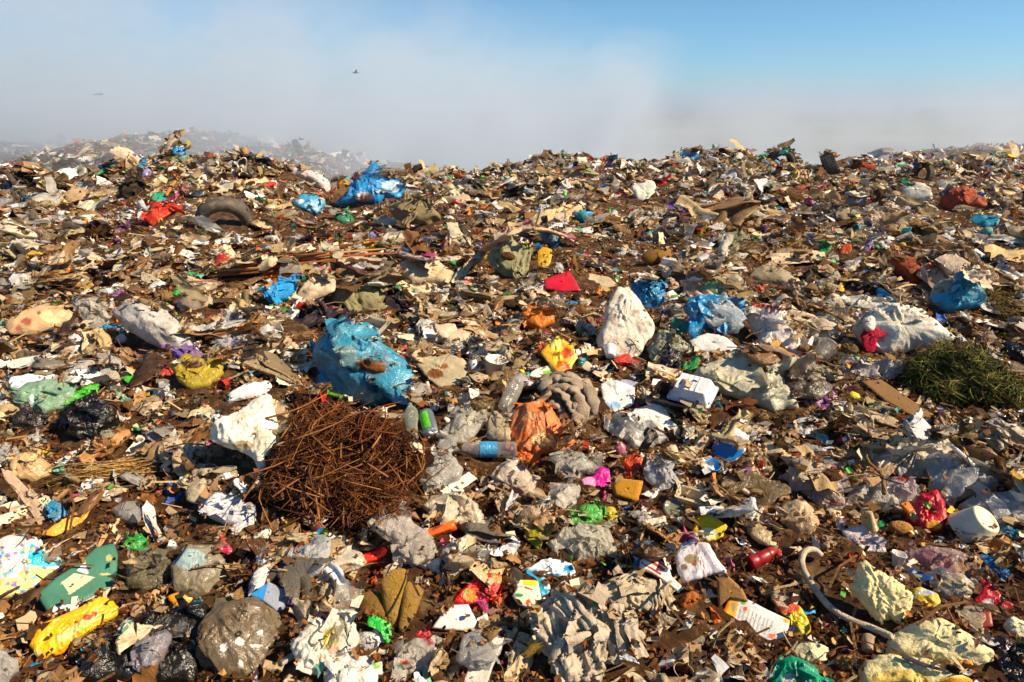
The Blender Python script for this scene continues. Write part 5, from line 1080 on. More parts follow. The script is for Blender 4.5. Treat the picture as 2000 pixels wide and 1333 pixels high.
def place(o, P, yaw=0, pitch=0, roll=0, s=1.0):
    o.matrix_world = Matrix.Translation(Vector(P)) @ (Matrix.Rotation(R(yaw), 4, 'Z') @ Matrix.Rotation(R(pitch), 4, 'Y') @ Matrix.Rotation(R(roll), 4, 'X')) @ Matrix.Scale(s, 4)

def spot(px, py, up=0.0, on=1):
    P = hit_on(px, py, PILE if on else BASE)
    return P + np.array([0, 0, up])

def claim_ellipse(px, py, w, hh):
    take(E(px, py, w, hh))

# --- tyres: outer profile turned round, with tread lugs as a part
def tyre(px, py, diam_px, yaw, pitch, roll, label, short, up=0.0, worn=False):
    P = spot(px, py, 0, 0); k = m_per_px(P)
    Ro = diam_px * k / 2; W = Ro * 0.62
    prof = [(0.62, -0.36), (0.66, -0.42), (0.80, -0.5), (0.93, -0.47), (0.985, -0.36), (1.0, -0.2), (1.005, 0), (1.0, 0.2), (0.985, 0.36), (0.93, 0.47), (0.80, 0.5), (0.66, 0.42), (0.62, 0.36), (0.66, 0.30), (0.82, 0.38), (0.92, 0.30), (0.94, 0), (0.92, -0.30), (0.82, -0.38), (0.66, -0.30), (0.62, -0.36)]
    V, F = lathe([(r * Ro, x * W) for r, x in prof], 48)
    V = V + noise(V / Ro * 1.7 + px)[:, None] * V * 0.06
    me = mesh_from('tyre', V, F, 'rubber')
    o = add_obj('tyre', me, None, lin('4c453c'), None, label, 'tyre')
    # tread: rows of blocks standing proud of the running surface
    TV, TF = [], []
    if not worn:
        for a in np.linspace(0, 2 * math.pi, 46, endpoint=False):
            for x0, sh in ((-0.36, 0), (-0.12, .35), (0.12, 0), (0.36, .35)):
                aa = a + sh * 0.1
                c = np.array([x0 * W, 0, 0]); b = len(TV) * 8
                pts = []
                for dx in (-0.095, 0.095):
                    for da in (-0.045, 0.045):
                        for rr in (0.97, 1.035):
                            pts.append([x0 * W + dx * W, Ro * rr * math.cos(aa + da), Ro * rr * math.sin(aa + da)])
                TV.append(pts); TF += [[b + i for i in q] for q in ((0, 1, 3, 2), (4, 6, 7, 5), (0, 4, 5, 1), (2, 3, 7, 6), (1, 5, 7, 3), (0, 2, 6, 4))]
        tv = np.array(TV).reshape(-1, 3)
        tv = tv + noise(tv / Ro * 1.7 + px)[:, None] * tv * 0.06
        t = add_obj('tread', mesh_from('tread', tv, np.array(TF), 'rubber', smooth=False), o, lin('4a433a'))
    place(o, P + np.array([0, 0, up * k * diam_px]), yaw, pitch, roll)
    bpy.context.view_layer.update()
    M = np.array(o.matrix_world); raise_pile(V @ M[:3, :3].T + M[:3, 3], 1)
    LAND.append((short, px, py))
    return o
tyre(438, 436, 104, -72, 28, 0, 'half buried worn car tyre streaked with white bird droppings', 'the half buried tyre', 0.02, worn=True); claim_ellipse(438, 410, 100, 60)
tyre(1523, 318, 58, -80, 12, 0, 'car tyre standing on the crest with its hollow facing out', 'the hollow tyre', -0.04)
tyre(1626, 338, 74, -18, -28, 0, 'heavy treaded tyre leaning over on the crest', 'the heavy tyre', 0.02); claim_ellipse(1622, 322, 70, 40)
tyre(1800, 350, 42, 20, 6, 0, 'dark treaded tyre upright below the crest near the domed white bag', 'the dark treaded tyre', 0.2); claim_ellipse(1800, 343, 40, 34)
tyre(556, 1172, 112, -82, -34, 0, 'small mud caked tyre holding the blue and white box', 'the small muddy tyre', 0.12, worn=True); claim_ellipse(585, 1140, 50, 60)

def deform(V, f, a, seed=0):
    return V + np.stack([noise(V * f + seed), noise(V * f + seed + 30), noise(V * f + seed + 60)], 1) * a

# --- bottles
def bottle_parts(L, r, seed, crush=2, neck=0.3):
    rs = np.random.default_rng(seed)
    prof = [(0.001, 0), (0.7, 0.0), (0.95, 0.02), (1.0, 0.05), (1.0, 0.2), (0.94, 0.23), (1.0, 0.26), (1.0, 0.55), (0.95, 0.58), (1.0, 0.6), (0.97, 0.68), (0.75, 0.78), (0.45, 0.86), (neck, 0.9), (neck, 0.97), (neck * 0.9, 0.97)]
    V, F = lathe([(a * r, (b - 0.5) * L) for a, b in prof], 22)
    V = buckle(V, crush, 0.35, rs); V = deform(V, 14, r * 0.12, seed)
    C, CF = lathe([(0.001, 0.49 * L), (neck * 1.25 * r, 0.49 * L), (neck * 1.25 * r, 0.43 * L), (neck * 1.05 * r, 0.425 * L)], 14)
    lab, LF = lathe([(1.02 * r, -0.2 * L), (1.03 * r, -0.1 * L), (1.03 * r, 0.02 * L), (1.02 * r, 0.06 * L)], 22)
    lab = deform(lab, 14, r * 0.10, seed)
    return (V, F), (C, CF), (lab, LF)

def bottle(px, py, len_px, yaw, pitch, label, mat, hx, capx, labx, r=0.16, up=0.03, short=None, seed=1, band=True, cap=True):
    P = spot(px, py, 0, 0); k = m_per_px(P); L = len_px * k
    a, b, c = bottle_parts(L, L * r, seed)
    o = add_obj('bottle', mesh_from('bottle', a[0], a[1], mat), None, lin(hx), None, label, 'bottle')
    if cap: add_obj('cap', mesh_from('cap', b[0], b[1], 'hard_plastic'), o, lin(capx))
    if band: add_obj('label_band', mesh_from('label_band', c[0], c[1], 'wrapper'), o, lin(labx))
    place(o, P + np.array([0, 0, L * r * 0.7 + up]), yaw, pitch, 0)
    if short: LAND.append((short, px, py))
    claim_ellipse(px, py, len_px * 0.9, len_px * 0.3)
    return o
bo = bottle(945, 900, 128, 184, -2, 'long clear crushed water bottle with blue and white label bands', 'clear_bottle', 'a7a29c', 'b9b4ac', '3f94c8', 0.12, 0.03, 'the long water bottle', 3, cap=False)
bottle(1003, 790, 92, 62, -38, 'square clear glass bottle with a yellow cap leaning beside the orange bag', 'clear_bottle', 'b7b2a8', 'd6b414', 'aaaaaa', 0.17, 0.05, 'the yellow capped bottle', 5, band=False)
bottle(806, 838, 74, 105, -30, 'clear greenish bottle pressed down beside the torn blue bag', 'clear_bottle', 'a9b0a0', 'cccccc', 'cccccc', 0.2, 0.03, None, 7, band=False, cap=False)
bottle(990, 596, 34, 70, -50, 'small dark green bottle half sunk near the scarlet folder', 'clear_bottle', '2f8a44', '2f7a3c', '2f7a3c', 0.34, 0.02, None, 8, band=False, cap=False)
bottle(1136, 712, 30, 60, -50, 'tiny clear bottle with turquoise contents beside the yellow orange wrapper', 'clear_bottle', '4fb0b8', 'dddddd', '2f9fb0', 0.25, 0.02, None, 9)
bottle(870, 488, 34, 60, -40, 'small bright red bottle standing askew on the mid slope', 'hard_plastic', 'd4141c', 'c01018', 'c8141c', 0.22, 0.02, None, 10, band=False)
bottle(55, 705, 60, 170, 0, 'dull brown glass bottle lying beside a blue strip', 'clear_bottle', '6a5a44', '5a4a3a', '444444', 0.17, 0.01, None, 11, band=False, cap=False)
bottle(1490, 1105, 74, 20, -10, 'dark red plastic bottle lying in shadow uphill of the ragged foam chunk', 'hard_plastic', '8f1414', '7a1010', '701010', 0.2, 0.02, None, 12, band=False, cap=False)
# crushed drinks can with a green line
P = spot(838, 842, 0, 0); k = m_per_px(P)
V, F = lathe([(0.001, -0.5), (0.85, -0.5), (1, -0.46), (1, 0.4), (0.85, 0.5), (0.8, 0.47), (0.001, 0.47)], 24)
V = V * [64 * k, 15 * k, 15 * k]; V = buckle(V, 2, 0.25, np.random.default_rng(4))
o = add_obj('drinks_can', mesh_from('drinks_can', V, F, 'metal'), None, lin('a9adb6'), None, 'silver drinks can with a bright green stripe beside the peaked clear bag', 'can')
V2, F2 = lathe([(1.03, -0.3), (1.03, 0.36)], 24); V2 = V2 * [64 * k, 15 * k, 15 * k]
m2 = (V2[:, 2] > 0) & (V2[:, 1] > 0)
add_obj('stripe', mesh_from('stripe', V2, np.array([f for f in F2 if m2[f].all()]), 'wrapper'), o, lin('5fd01e'))
place(o, P + np.array([0, 0, 14 * k]), 108, -22, 0); claim_ellipse(838, 825, 34, 60)

# --- open boxes and trays: thin walls, open at the top
def tray_mesh(w, d, hh, t, taper=0.8, ribs=0, lip=0.0):
    def rect(sx, sy, z, n=6, rr=0.16):
        pts = []
        for cx_, cy_, a0 in ((1, 1, 0), (-1, 1, 90), (-1, -1, 180), (1, -1, 270)):
            for i in range(n):
                a = R(a0 + 90 * i / (n - 1)); q = rr * min(sx, sy)
                pts.append((cx_ * (sx - q) + q * math.cos(a), cy_ * (sy - q) + q * math.sin(a), z))
        return pts
    rings = [rect(w * taper * 0.02, d * taper * 0.02, 0), rect(w * taper, d * taper, 0), rect(w * (taper + 0.03), d * (taper + 0.03), hh * 0.08), rect(w, d, hh)]
    if lip: rings += [rect(w + lip, d + lip, hh), rect(w + lip, d + lip, hh - t)]
    rings += [rect(w, d, hh - t * 0.5) if lip else rect(w - t, d - t, hh), rect(w * taper - t, d * taper - t, t), rect(w * 0.02, d * 0.02, t)]
    if lip: rings[-3] = rect(w - t, d - t, hh + 0.0005)
    V = np.array([p for r_ in rings for p in r_])
    if ribs:
        V[:, 2] += 0
    return V, grid_faces(len(rings), len(rings[0]))

def tray(name, cat, label, px, py, w, d, hh, yaw, pitch, roll, mat, hx, taper=0.82, up=0.0, lip=0.0, short=None, ribs=0, flip=False):
    P = spot(px, py, 0, 0); k = m_per_px(P)
    V, F = tray_mesh(w * k / 2, d * k / 2, hh * k, 2.2 * k, taper, 0, lip * k)
    V = deform(V, 6, 1.5 * k, px)
    if flip: V = V * [1, 1, -1] + [0, 0, hh * k]; F = F[:, ::-1]
    o = add_obj(name, mesh_from(name, V, F, mat, smooth=False), None, lin(hx), None, label, cat)
    if ribs:
        for i in range(ribs):
            x = (i - (ribs - 1) / 2) * w * k * 0.13 - w * k * 0.06
            RV, RF = tube([(x, -d * k * 0.36, hh * k * 0.3), (x, -d * k * 0.33, hh * k * 0.93), (x, d * k * 0.33, hh * k * 0.93), (x, d * k * 0.36, hh * k * 0.3)] if flip else [(x, -d * k * 0.34, 3.4 * k), (x, d * k * 0.34, 3.4 * k)], 3.2 * k, 8)
            add_obj('rib', mesh_from('rib', RV, RF, mat), o, lin(hx))
    place(o, P + np.array([0, 0, up * k]), yaw, pitch, roll)
    bpy.context.view_layer.update()
    M = np.array(o.matrix_world); raise_pile(V @ M[:3, :3].T + M[:3, 3], 1)
    claim_ellipse(px, py - hh * 0.4, w, d * 0.6)
    if short: LAND.append((short, px, py))
    return o
tray('foam_tray', 'food tray', 'black ribbed foam food tray under the white foam lid', 1318, 793, 84, 56, 20, -30, 4, 14, 'hard_plastic', '18120e', 0.85, 6, 3, 'the black food tray', 0)
tray('foam_box', 'foam box', 'white ribbed foam food box lid turned upside down by the black tray', 1352, 783, 78, 60, 26, -32, 2, 20, 'foam', 'e9e5e6', 0.74, 16, 3, 'the foam food box', 4, flip=True)
tray('plastic_tray', 'food tray', 'empty grey white plastic tray with crumbs below the khaki blanket', 722, 652, 70, 44, 14, -32, 4, 24, 'hard_plastic', 'b4a892', 0.85, 6, 4, 'the grey plastic tray', 0)
# --- cups, tubs, plates, lids
def round_thing(name, cat, label, px, py, prof, w, yaw, pitch, roll, mat, hx, up=0.0, dent=0, short=None, n=26, seed=0):
    """prof in (radius, height) of the width w (pixels)"""
    P = spot(px, py, 0, 0); k = m_per_px(P)
    V, F = lathe([(a * w * k, b * w * k) for a, b in prof], n)
    V = V[:, [2, 1, 0]] * [1, 1, 1]; F = F[:, ::-1]
    if dent: V = deform(V, 10, dent * k, seed + px)
    o = add_obj(name, mesh_from(name, V, F, mat), None, lin(hx), None, label, cat)
    place(o, P + np.array([0, 0, up * k]), yaw, pitch, roll)
    bpy.context.view_layer.update()
    M = np.array(o.matrix_world); raise_pile(V @ M[:3, :3].T + M[:3, 3], 0)
    claim_ellipse(px, py - 0.3 * w, w, w * 0.6)
    if short: LAND.append((short, px, py))
    return o
CUP = [(0.001, 0), (0.33, 0), (0.36, 0.03), (0.46, 0.85), (0.5, 0.87), (0.5, 0.90), (0.455, 0.9), (0.34, 0.05), (0.001, 0.04)]
TUB = [(0.001, 0), (0.36, 0), (0.38, 0.03), (0.46, 0.42), (0.5, 0.43), (0.5, 0.46), (0.455, 0.46), (0.36, 0.05), (0.001, 0.04)]
PLATE = [(0.001, 0), (0.33, 0), (0.36, 0.02), (0.48, 0.07), (0.5, 0.08), (0.48, 0.09), (0.35, 0.035), (0.001, 0.02)]
LID = [(0.001, 0.1), (0.40, 0.1), (0.42, 0.12), (0.46, 0.12), (0.48, 0.1), (0.5, 0), (0.47, 0), (0.45, 0.08), (0.001, 0.07)]
round_thing('cup', 'cup', 'small bright blue plastic cup tipped towards the blue and white packet', 1386, 926, CUP, 30, 10, 0, 24, 'hard_plastic', '0f76c4', 2, 0, 'the blue cup')
round_thing('tub', 'tub', 'cream plastic tub turned bottom up and crushed', 1888, 1042, [(0.001, 0.62), (0.3, 0.62), (0.31, 0.64), (0.36, 0.64), (0.38, 0.6), (0.5, 0.03), (0.52, 0), (0.49, 0), (0.36, 0.57), (0.001, 0.58)], 78, 0, 20, 24, 'hard_plastic', 'd8cdb2', 4, 8, 'the cream plastic cup', 32)
round_thing('plate', 'plate', 'white round plate holding wet brown scraps', 1946, 612, PLATE, 58, 0, -4, 8, 'hard_plastic', 'e9e4dc', 6, 0, 'the white round plate')
round_thing('plate', 'plate', 'white plate edge lying beyond a violet cloth strip', 1948, 640, PLATE, 56, 0, 4, 2, 'hard_plastic', 'e4dfd6', 3, 0)
round_thing('cup', 'cup', 'white paper cup on its side in front of the tall white sack', 1192, 704, CUP, 26, 100, 60, 10, 'carton', 'efeeee', 8, 0)
round_thing('cup', 'cup', 'clear plastic cup lying sideways beside the torn beige paper bag', 918, 722, CUP, 26, 60, 62, 0, 'clear_plastic', 'cfc4ba', 6, 0)
round_thing('cup', 'cup', 'frosted clear cup leaning in front of the clear bag with a red knot', 1600, 706, CUP, 40, 40, 58, 0, 'clear_plastic', 'd2c6ba', 8, 0)
round_thing('jar_lid', 'lid', 'greenish clear dome lid near the mustard sponge', 1318, 1000, LID, 48, 0, 0, 30, 'clear_bottle', 'a9a58c', 6, 0)
round_thing('bottle_stopper', 'cap', 'small mint green bottle cap below the blue cup', 1394, 953, [(0.001, 0.5), (0.42, 0.5), (0.5, 0.44), (0.5, 0), (0.4, 0)], 16, 0, 0, 34, 'hard_plastic', '6fae74', 3, 0)
round_thing('bottle_stopper', 'cap', 'white jar lid by the glossy strip above the long pale grey sack', 238, 668, [(0.001, 0.4), (0.42, 0.4), (0.5, 0.34), (0.5, 0), (0.4, 0)], 20, 0, 0, 34, 'hard_plastic', 'ece6dc', 3, 0)
round_thing('tin_can', 'can', 'white tin with a blue rim on the far slope', 1194, 430, CUP, 17, 60, 60, 0, 'hard_plastic', 'e2ddd6', 4, 0)
# tan open shoe shaped tub near the sponge
tray('open_tub', 'food tub', 'cream oval tub with a raised rim beside the oval clear bag', 1352, 985, 62, 34, 22, -25, 6, 12, 'hard_plastic', 'c9b795', 0.8, 2, 2)

# --- potato
P = spot(1756, 1040, 0, 0); k = m_per_px(P)
V, F = pillow(E(0, 0, 46 * k, 32 * k), 'smooth', 1.0, 0.5, 30, 10, np.random.default_rng(2))
o = add_obj('potato', mesh_from('potato', V, F, 'organic'), None, lin('a8773c'), None, 'single brown potato lying beside the red crisp packet', 'potato'); place(o, P + np.array([0, 0, 8 * k]), -8, 0, 20); claim_ellipse(1756, 1033, 44, 26)

# --- pale plastic hose
def pathpts(pts, on=1):
    out = []
    for p in pts:
        q = spot(p[0], p[1], 0, on); q = q + np.array([0, 0, (p[2] if len(p) > 2 else 0) * m_per_px(q)]); out.append(q)
    return np.array(out)
def at_height(px, py, base_py, lift=0):
    """point above the ground seen at (px,py) whose foot is seen at (px, base_py)"""
    B = hit_on(px, base_py, PILE); u, s = ray(px, py)
    return np.array([float(u) * B[1], B[1], CAMZ + float(s) * B[1]])
pp = [at_height(1605, 1086, 1100), at_height(1590, 1074, 1100), at_height(1572, 1078, 1105), at_height(1566, 1100, 1125), at_height(1576, 1126, 1150), at_height(1598, 1160, 1175), at_height(1628, 1192, 1202), at_height(1662, 1212, 1220), at_height(1700, 1226, 1232), at_height(1745, 1245, 1252)]
pth = spline(pp, 60); k = m_per_px(pth[30])
V, F = tube(pth, 6.2 * k, 14); V = deform(V, 25, 1.0 * k, 3)
add_obj('hose', mesh_from('hose', V, F, 'woven_sack'), None, lin('c4b498'), None, 'thick cream plastic hose hooked over beside the ragged foam chunk', 'hose')
take([(1560, 1070), (1610, 1070), (1600, 1100), (1650, 1190), (1740, 1235), (1730, 1255), (1620, 1205), (1570, 1140)]); LAND.append(('the cream hose', 1590, 1140))

# --- arching cream cloth over the olive sack, straps and straws
def ribbon(name, cat, label, pts, w_px, mat, hx, flat=0.3, short=None, wob=0.2, n=46, folds=True):
    pth = spline(pts, n); k = m_per_px(pth[n // 2])
    w = np.interp(np.linspace(0, 1, n), np.linspace(0, 1, len(w_px)), w_px) * k
    V, F = tube(pth, w, 18, flat)
    if folds: V = V + (ridged(V * 9 + 4, 2) * 0.14 * w.mean())[:, None] * [0, 0.3, 1]
    V = deform(V, 7, w.mean() * wob, 6)
    o = add_obj(name, mesh_from(name, V, F, mat), None, lin(hx), None, label, cat); raise_pile(V)
    if short: LAND.append((short, *[float(v) for v in project(pth[n // 2])[0][0]]))
    return o
ribbon('twisted_cloth', 'cloth', 'long twisted cream cloth arching over the olive green sack', [at_height(762, 498, 500), at_height(820, 505, 510), at_height(880, 508, 512), at_height(940, 492, 505), at_height(985, 465, 500), at_height(1015, 450, 500), at_height(1055, 449, 495), at_height(1095, 460, 490), at_height(1130, 478, 486)], [4, 9, 11, 13, 10, 8, 8, 8, 4], 'cloth', 'c2a58c', 0.5, 'the arching cream cloth')
ribbon('straw', 'straw', 'long pale green plastic tube lying over leaves downhill of the blue and white packet', [at_height(1447, 924, 930), at_height(1475, 918, 926), at_height(1520, 908, 916), at_height(1545, 896, 906)], [2.6, 2.6], 'hard_plastic', 'b9d6b0', 1, None, 0.02, folds=False)
ribbon('orange_strap', 'strap', 'orange brown wooden slat leaning on the dark mound', [at_height(324, 382, 384), at_height(345, 350, 378)], [3, 3], 'wood', 'c07636', 1, None, 0.02, folds=False)
ribbon('dark_strap', 'strap', 'thick dark strap hanging over the mound at the side edge', [at_height(12, 336, 350), at_height(30, 360, 380), at_height(50, 385, 402), at_height(66, 408, 414)], [5, 7, 6], 'rubber', '3a3028', 0.6, None, 0.1)
ribbon('chain_strip', 'strip', 'perforated metal strip lying on pale sticks', [at_height(455, 502, 504), at_height(480, 493, 495), at_height(508, 480, 484)], [3.5, 3.5], 'metal', '8a8272', 0.4, None, 0.05)
ribbon('amber_tube', 'strip', 'silver grey metal strip lying across the huge foam slab', [at_height(1762, 1282, 1292), at_height(1800, 1298, 1306), at_height(1850, 1312, 1322)], [7, 6, 3], 'metal', '6f6058', 0.5, None, 0.1)
for i, (a, b, r_, hx, lb) in enumerate([((60, 1012), (0, 1005), 2.5, 'c09a62', 'thin straw stalk crossing the long pinkish strip'),
        ((372, 960), (520, 935), 1.5, '5a3a1e', 'thin dark twig beside the torn white sack'), ((372, 1112), (520, 1100), 2.6, '7a5028', 'forked brown twig reaching uphill from the muddy ball-shaped bag'),
        ((778, 945), (783, 900), 3.0, 'a98a62', 'upright pale stick in the side of the brown twig heap'), ((975, 1085), (998, 1040), 4.0, '6f665a', 'grey rod standing beside the yellow green film'),
        ((1330, 1330), (1420, 1295), 4.0, 'b09a7c', 'pale bleached stick at the near edge'), ((1228, 662), (1252, 690), 1.8, '5a3c22', 'thin forked twig lying on the tall white sack'),
        ((1455, 662), (1490, 645), 3.0, '5a4632', 'dark bent stick on the white carrier bags')]):
    A = at_height(*a, a[1] + 6); B = at_height(*b, b[1] + 6)
    ribbon('twig', 'twig', lb, [A, (A * 2 + B) / 3 + [0, 0, 0.01], (A + 2 * B) / 3, B], [r_ * 0.6, r_ * 0.5, r_ * 0.25], 'wood', hx, 1, None, 0.3, 20, False)
# long pale sticks and reddish rods on the mid slope
SR = random.Random(5)
for i in range(26):
    x0 = SR.uniform(370, 520); x1 = x0 + SR.uniform(120, 330); y0 = 545 - (x0 - 370) * 0.25 + SR.uniform(-12, 8); y1 = y0 - (x1 - x0) * SR.uniform(0.02, 0.16)
    A, Bm, B = at_height(x0, y0, y0 + 5), at_height((x0 + x1) / 2, (y0 + y1) / 2 - SR.uniform(-3, 4), (y0 + y1) / 2 + 7), at_height(x1, y1, y1 + 5)
    ribbon('stick', 'stick', SR.choice(['long thin reddish brown stick in the bundle on the mid slope', 'long thin pale stick in the bundle on the mid slope']) , [A, Bm, B], [1.6, 2.2, 1.0], 'wood', SR.choice(['7a4a26', '8a5a30', 'a8865a', '6a3a1c', '9a4a24']), 1, None, 0.15, 16, False)['group'] = 'sticks bundled on the mid slope'
for o in [o for o in col.objects if o.name.startswith('stick')]:
    o['label'] = 'long thin weathered stick in the bundle on the mid slope'
ribbon('plank', 'plank', 'long pale split wooden plank beside the stick bundle', [at_height(372, 540, 546), at_height(440, 522, 530), at_height(520, 500, 508)], [5, 8, 4], 'wood', 'b89a6c', 0.4, 'the long split plank', 0.2)

# --- brown twig heap: a soft mound of plant waste with twigs on it
TW = [(490, 985), (520, 940), (522, 895), (552, 850), (556, 795), (600, 768), (650, 768), (700, 800), (765, 812), (812, 862), (850, 930), (808, 960), (790, 1020), (735, 1010), (690, 1050), (640, 1015), (585, 1030), (550, 985)]
TW = [(668 + (x - 668) * 0.92, 915 + (y - 915) * 0.92) for x, y in TW]
heap = h('twig_heap', 'plant waste', 'big rounded heap of brown twigs and plant waste', 'the brown twig heap', 'organic', '2e160a', 'heap', 22, TW, wr=2.4, thick=0.42, res=1.2)
HP = np.array(TW, float)
fibV = []; fibF = []; nb = 0
tr = random.Random(11)
def heap_twigs(poly, parent, n, lr, rr_, cols, mat, nm, lift=(0.0, 0.02), bend=0.25, seed=1, drop=0.0, up=0.15):
    rs = random.Random(seed); made = 0
    P = np.array(poly, float); lo, hi = P.min(0), P.max(0)
    for _ in range(n * 6):
        if made >= n: break
        x, y = rs.uniform(lo[0], hi[0]), rs.uniform(lo[1], hi[1])
        if not inside(poly, np.array([x]), np.array([y]))[0]: continue
        made += 1
        q = hit_on(x, y, PILE); a = rs.uniform(0, math.pi); L = rs.uniform(*lr); e = rs.uniform(-0.1, 0.45) * (up / 0.15)
        d = np.array([math.cos(a), math.sin(a), e]) * L / 2
        s_ = np.array([-math.sin(a), math.cos(a), 0.2]) * L * rs.uniform(-bend, bend)
        q = q + [0, 0, rs.uniform(*lift)]
        yield q - d - [0, 0, drop], q + s_ + [0, 0, L * 0.06], q + d, rs.uniform(*rr_), rs.choice(cols)
wm = MATS['wood']
for A, Bm, B, r_, hx in heap_twigs(TW, heap, 260, (0.04, 0.28), (0.0008, 0.0045), ['7a4a24', '5a3016', '85552c', '452410', '9a6636', '6a3818'], 'wood', 'twig'):
    pth = spline([A, Bm, B], 6)
    V, F = tube(pth, [r_, r_, r_ * 0.9, r_ * 0.8, r_ * 0.6, r_ * 0.4], 4)
    o = add_obj('twig', mesh_from('twig', V, F, 'wood'), heap, lin(hx)); o.matrix_parent_inverse = heap.matrix_world.inverted()
def fibres(poly, n, lr, rr_, cols, seed, **kw):
    VV, FF, CC = [], [], []; b = 0
    for A, Bm, B, r_, hx in heap_twigs(poly, None, n, lr, rr_, cols, '', '', seed=seed, **kw):
        pth = spline([A, Bm, B], 5)
        V, F = tube(pth, [r_, r_, r_, r_ * 0.7, r_ * 0.3], 3)
        F = np.where(F >= 0, F + b, -1); b += len(V)
        VV.append(V); FF.append(F); CC.append(np.tile(lin(hx), (len(V), 1)))
    return np.concatenate(VV), np.concatenate(FF), np.concatenate(CC)
V, F, C = fibres(TW, 3000, (0.02, 0.09), (0.0007, 0.0017), ['5e3216', '74401c', '3a1d0c', '8a5526', '2a1508', '6a3012'], 5)
o = add_obj('plant_fibres', mesh_from('plant_fibres', V, F, 'wood', C), heap, kind='stuff'); o.matrix_parent_inverse = heap.matrix_world.inverted()

# --- grass heap
GR = [(1752, 725), (1780, 700), (1820, 680), (1860, 672), (1910, 690), (1950, 715), (2000, 755), (2015, 800), (1960, 812), (1900, 800), (1850, 797), (1790, 775)]
GR = [(1888 + (x - 1888) * 0.92, 750 + (y - 750) * 0.86) for x, y in GR]
gh = h('grass_heap', 'grass heap', 'heap of cut green grass and weeds with dark gaps', 'the grass heap', 'organic', '2a2210', 'heap', 14, GR, wr=3.0, thick=0.2)
V, F, C = fibres(GR, 3000, (0.03, 0.14), (0.0010, 0.0034), ['5a6619', '404c10', '7f8426', '2e380c', '988a38', '6b5224', '766828', '5f6a1e', '4c3a1c', '9c9044', '5a4420', '3a2c14'], 9, lift=(-0.01, 0.05), bend=0.4, up=0.3)
o = add_obj('grass', mesh_from('grass', V, F, 'leaf', C), gh, kind='stuff'); o.matrix_parent_inverse = gh.matrix_world.inverted()
DG = [(1925, 570), (1960, 560), (2030, 575), (2040, 640), (1980, 640), (1940, 610)]
V, F, C = fibres(DG, 1400, (0.05, 0.2), (0.001, 0.003), ['8a6a2a', '6a4a18', 'a08438', '5a3a14', '6f6a24'], 12, lift=(-0.01, 0.05), bend=0.4)
o = add_obj('dry_grass', mesh_from('dry_grass', V, F, 'leaf', C), kind='stuff', label='patch of matted golden brown dry grass beyond the sky blue bag')
BG = [(180, 925), (270, 900), (300, 905), (290, 935), (230, 945), (170, 950), (120, 945)]
VV = []
def straw_bundle(poly, n, ang, seed, cols, L=(0.1, 0.3)):
    rs = random.Random(seed); P = np.array(poly, float); lo, hi = P.min(0), P.max(0); VV, FF, CC, b = [], [], [], 0
    for _ in range(n * 5):
        if len(VV) >= n: break
        x, y = rs.uniform(lo[0], hi[0]), rs.uniform(lo[1], hi[1])
        if not inside(poly, np.array([x]), np.array([y]))[0]: continue
        q = hit_on(x, y, PILE) + [0, 0, rs.uniform(0.005, 0.03)]; a = ang + rs.gauss(0, 0.25); l = rs.uniform(*L)
        d = np.array([math.cos(a), math.sin(a), rs.uniform(-0.1, 0.15)]) * l / 2
        V, F = tube(spline([q - d, q + [0, 0, 0.01], q + d], 4), 0.0016, 3)
        FF.append(np.where(F >= 0, F + b, -1)); b += len(V); VV.append(V); CC.append(np.tile(lin(rs.choice(cols)), (len(V), 1)))
    return np.concatenate(VV), np.concatenate(FF), np.concatenate(CC)
V, F, C = straw_bundle(BG, 260, 0.25, 3, ['b08a4e', '8a6430', 'c49c5c', '6a4822'])
add_obj('straw_bundle', mesh_from('straw_bundle', V, F, 'wood', C), kind='stuff', label='bundle of thin straw stalks below the amber brown film')
V, F, C = straw_bundle([(1440, 480), (1560, 470), (1600, 500), (1520, 520), (1450, 505)], 260, 0.7, 4, ['7a5228', '5a3818', '94683a'])
add_obj('straw_bundle', mesh_from('straw_bundle', V, F, 'wood', C), kind='stuff', label='tangle of thin brown twigs near the spiky emerald scrap')
V, F, C = straw_bundle([(740, 335), (780, 322), (815, 345), (790, 352), (750, 348)], 160, 0.5, 6, ['6a4e30', '4a3420', '8a6a42'], (0.2, 0.6))
add_obj('straw_bundle', mesh_from('straw_bundle', V, F, 'wood', C), kind='stuff', label='clump of dry stalks on the crest behind the huge blue bag')

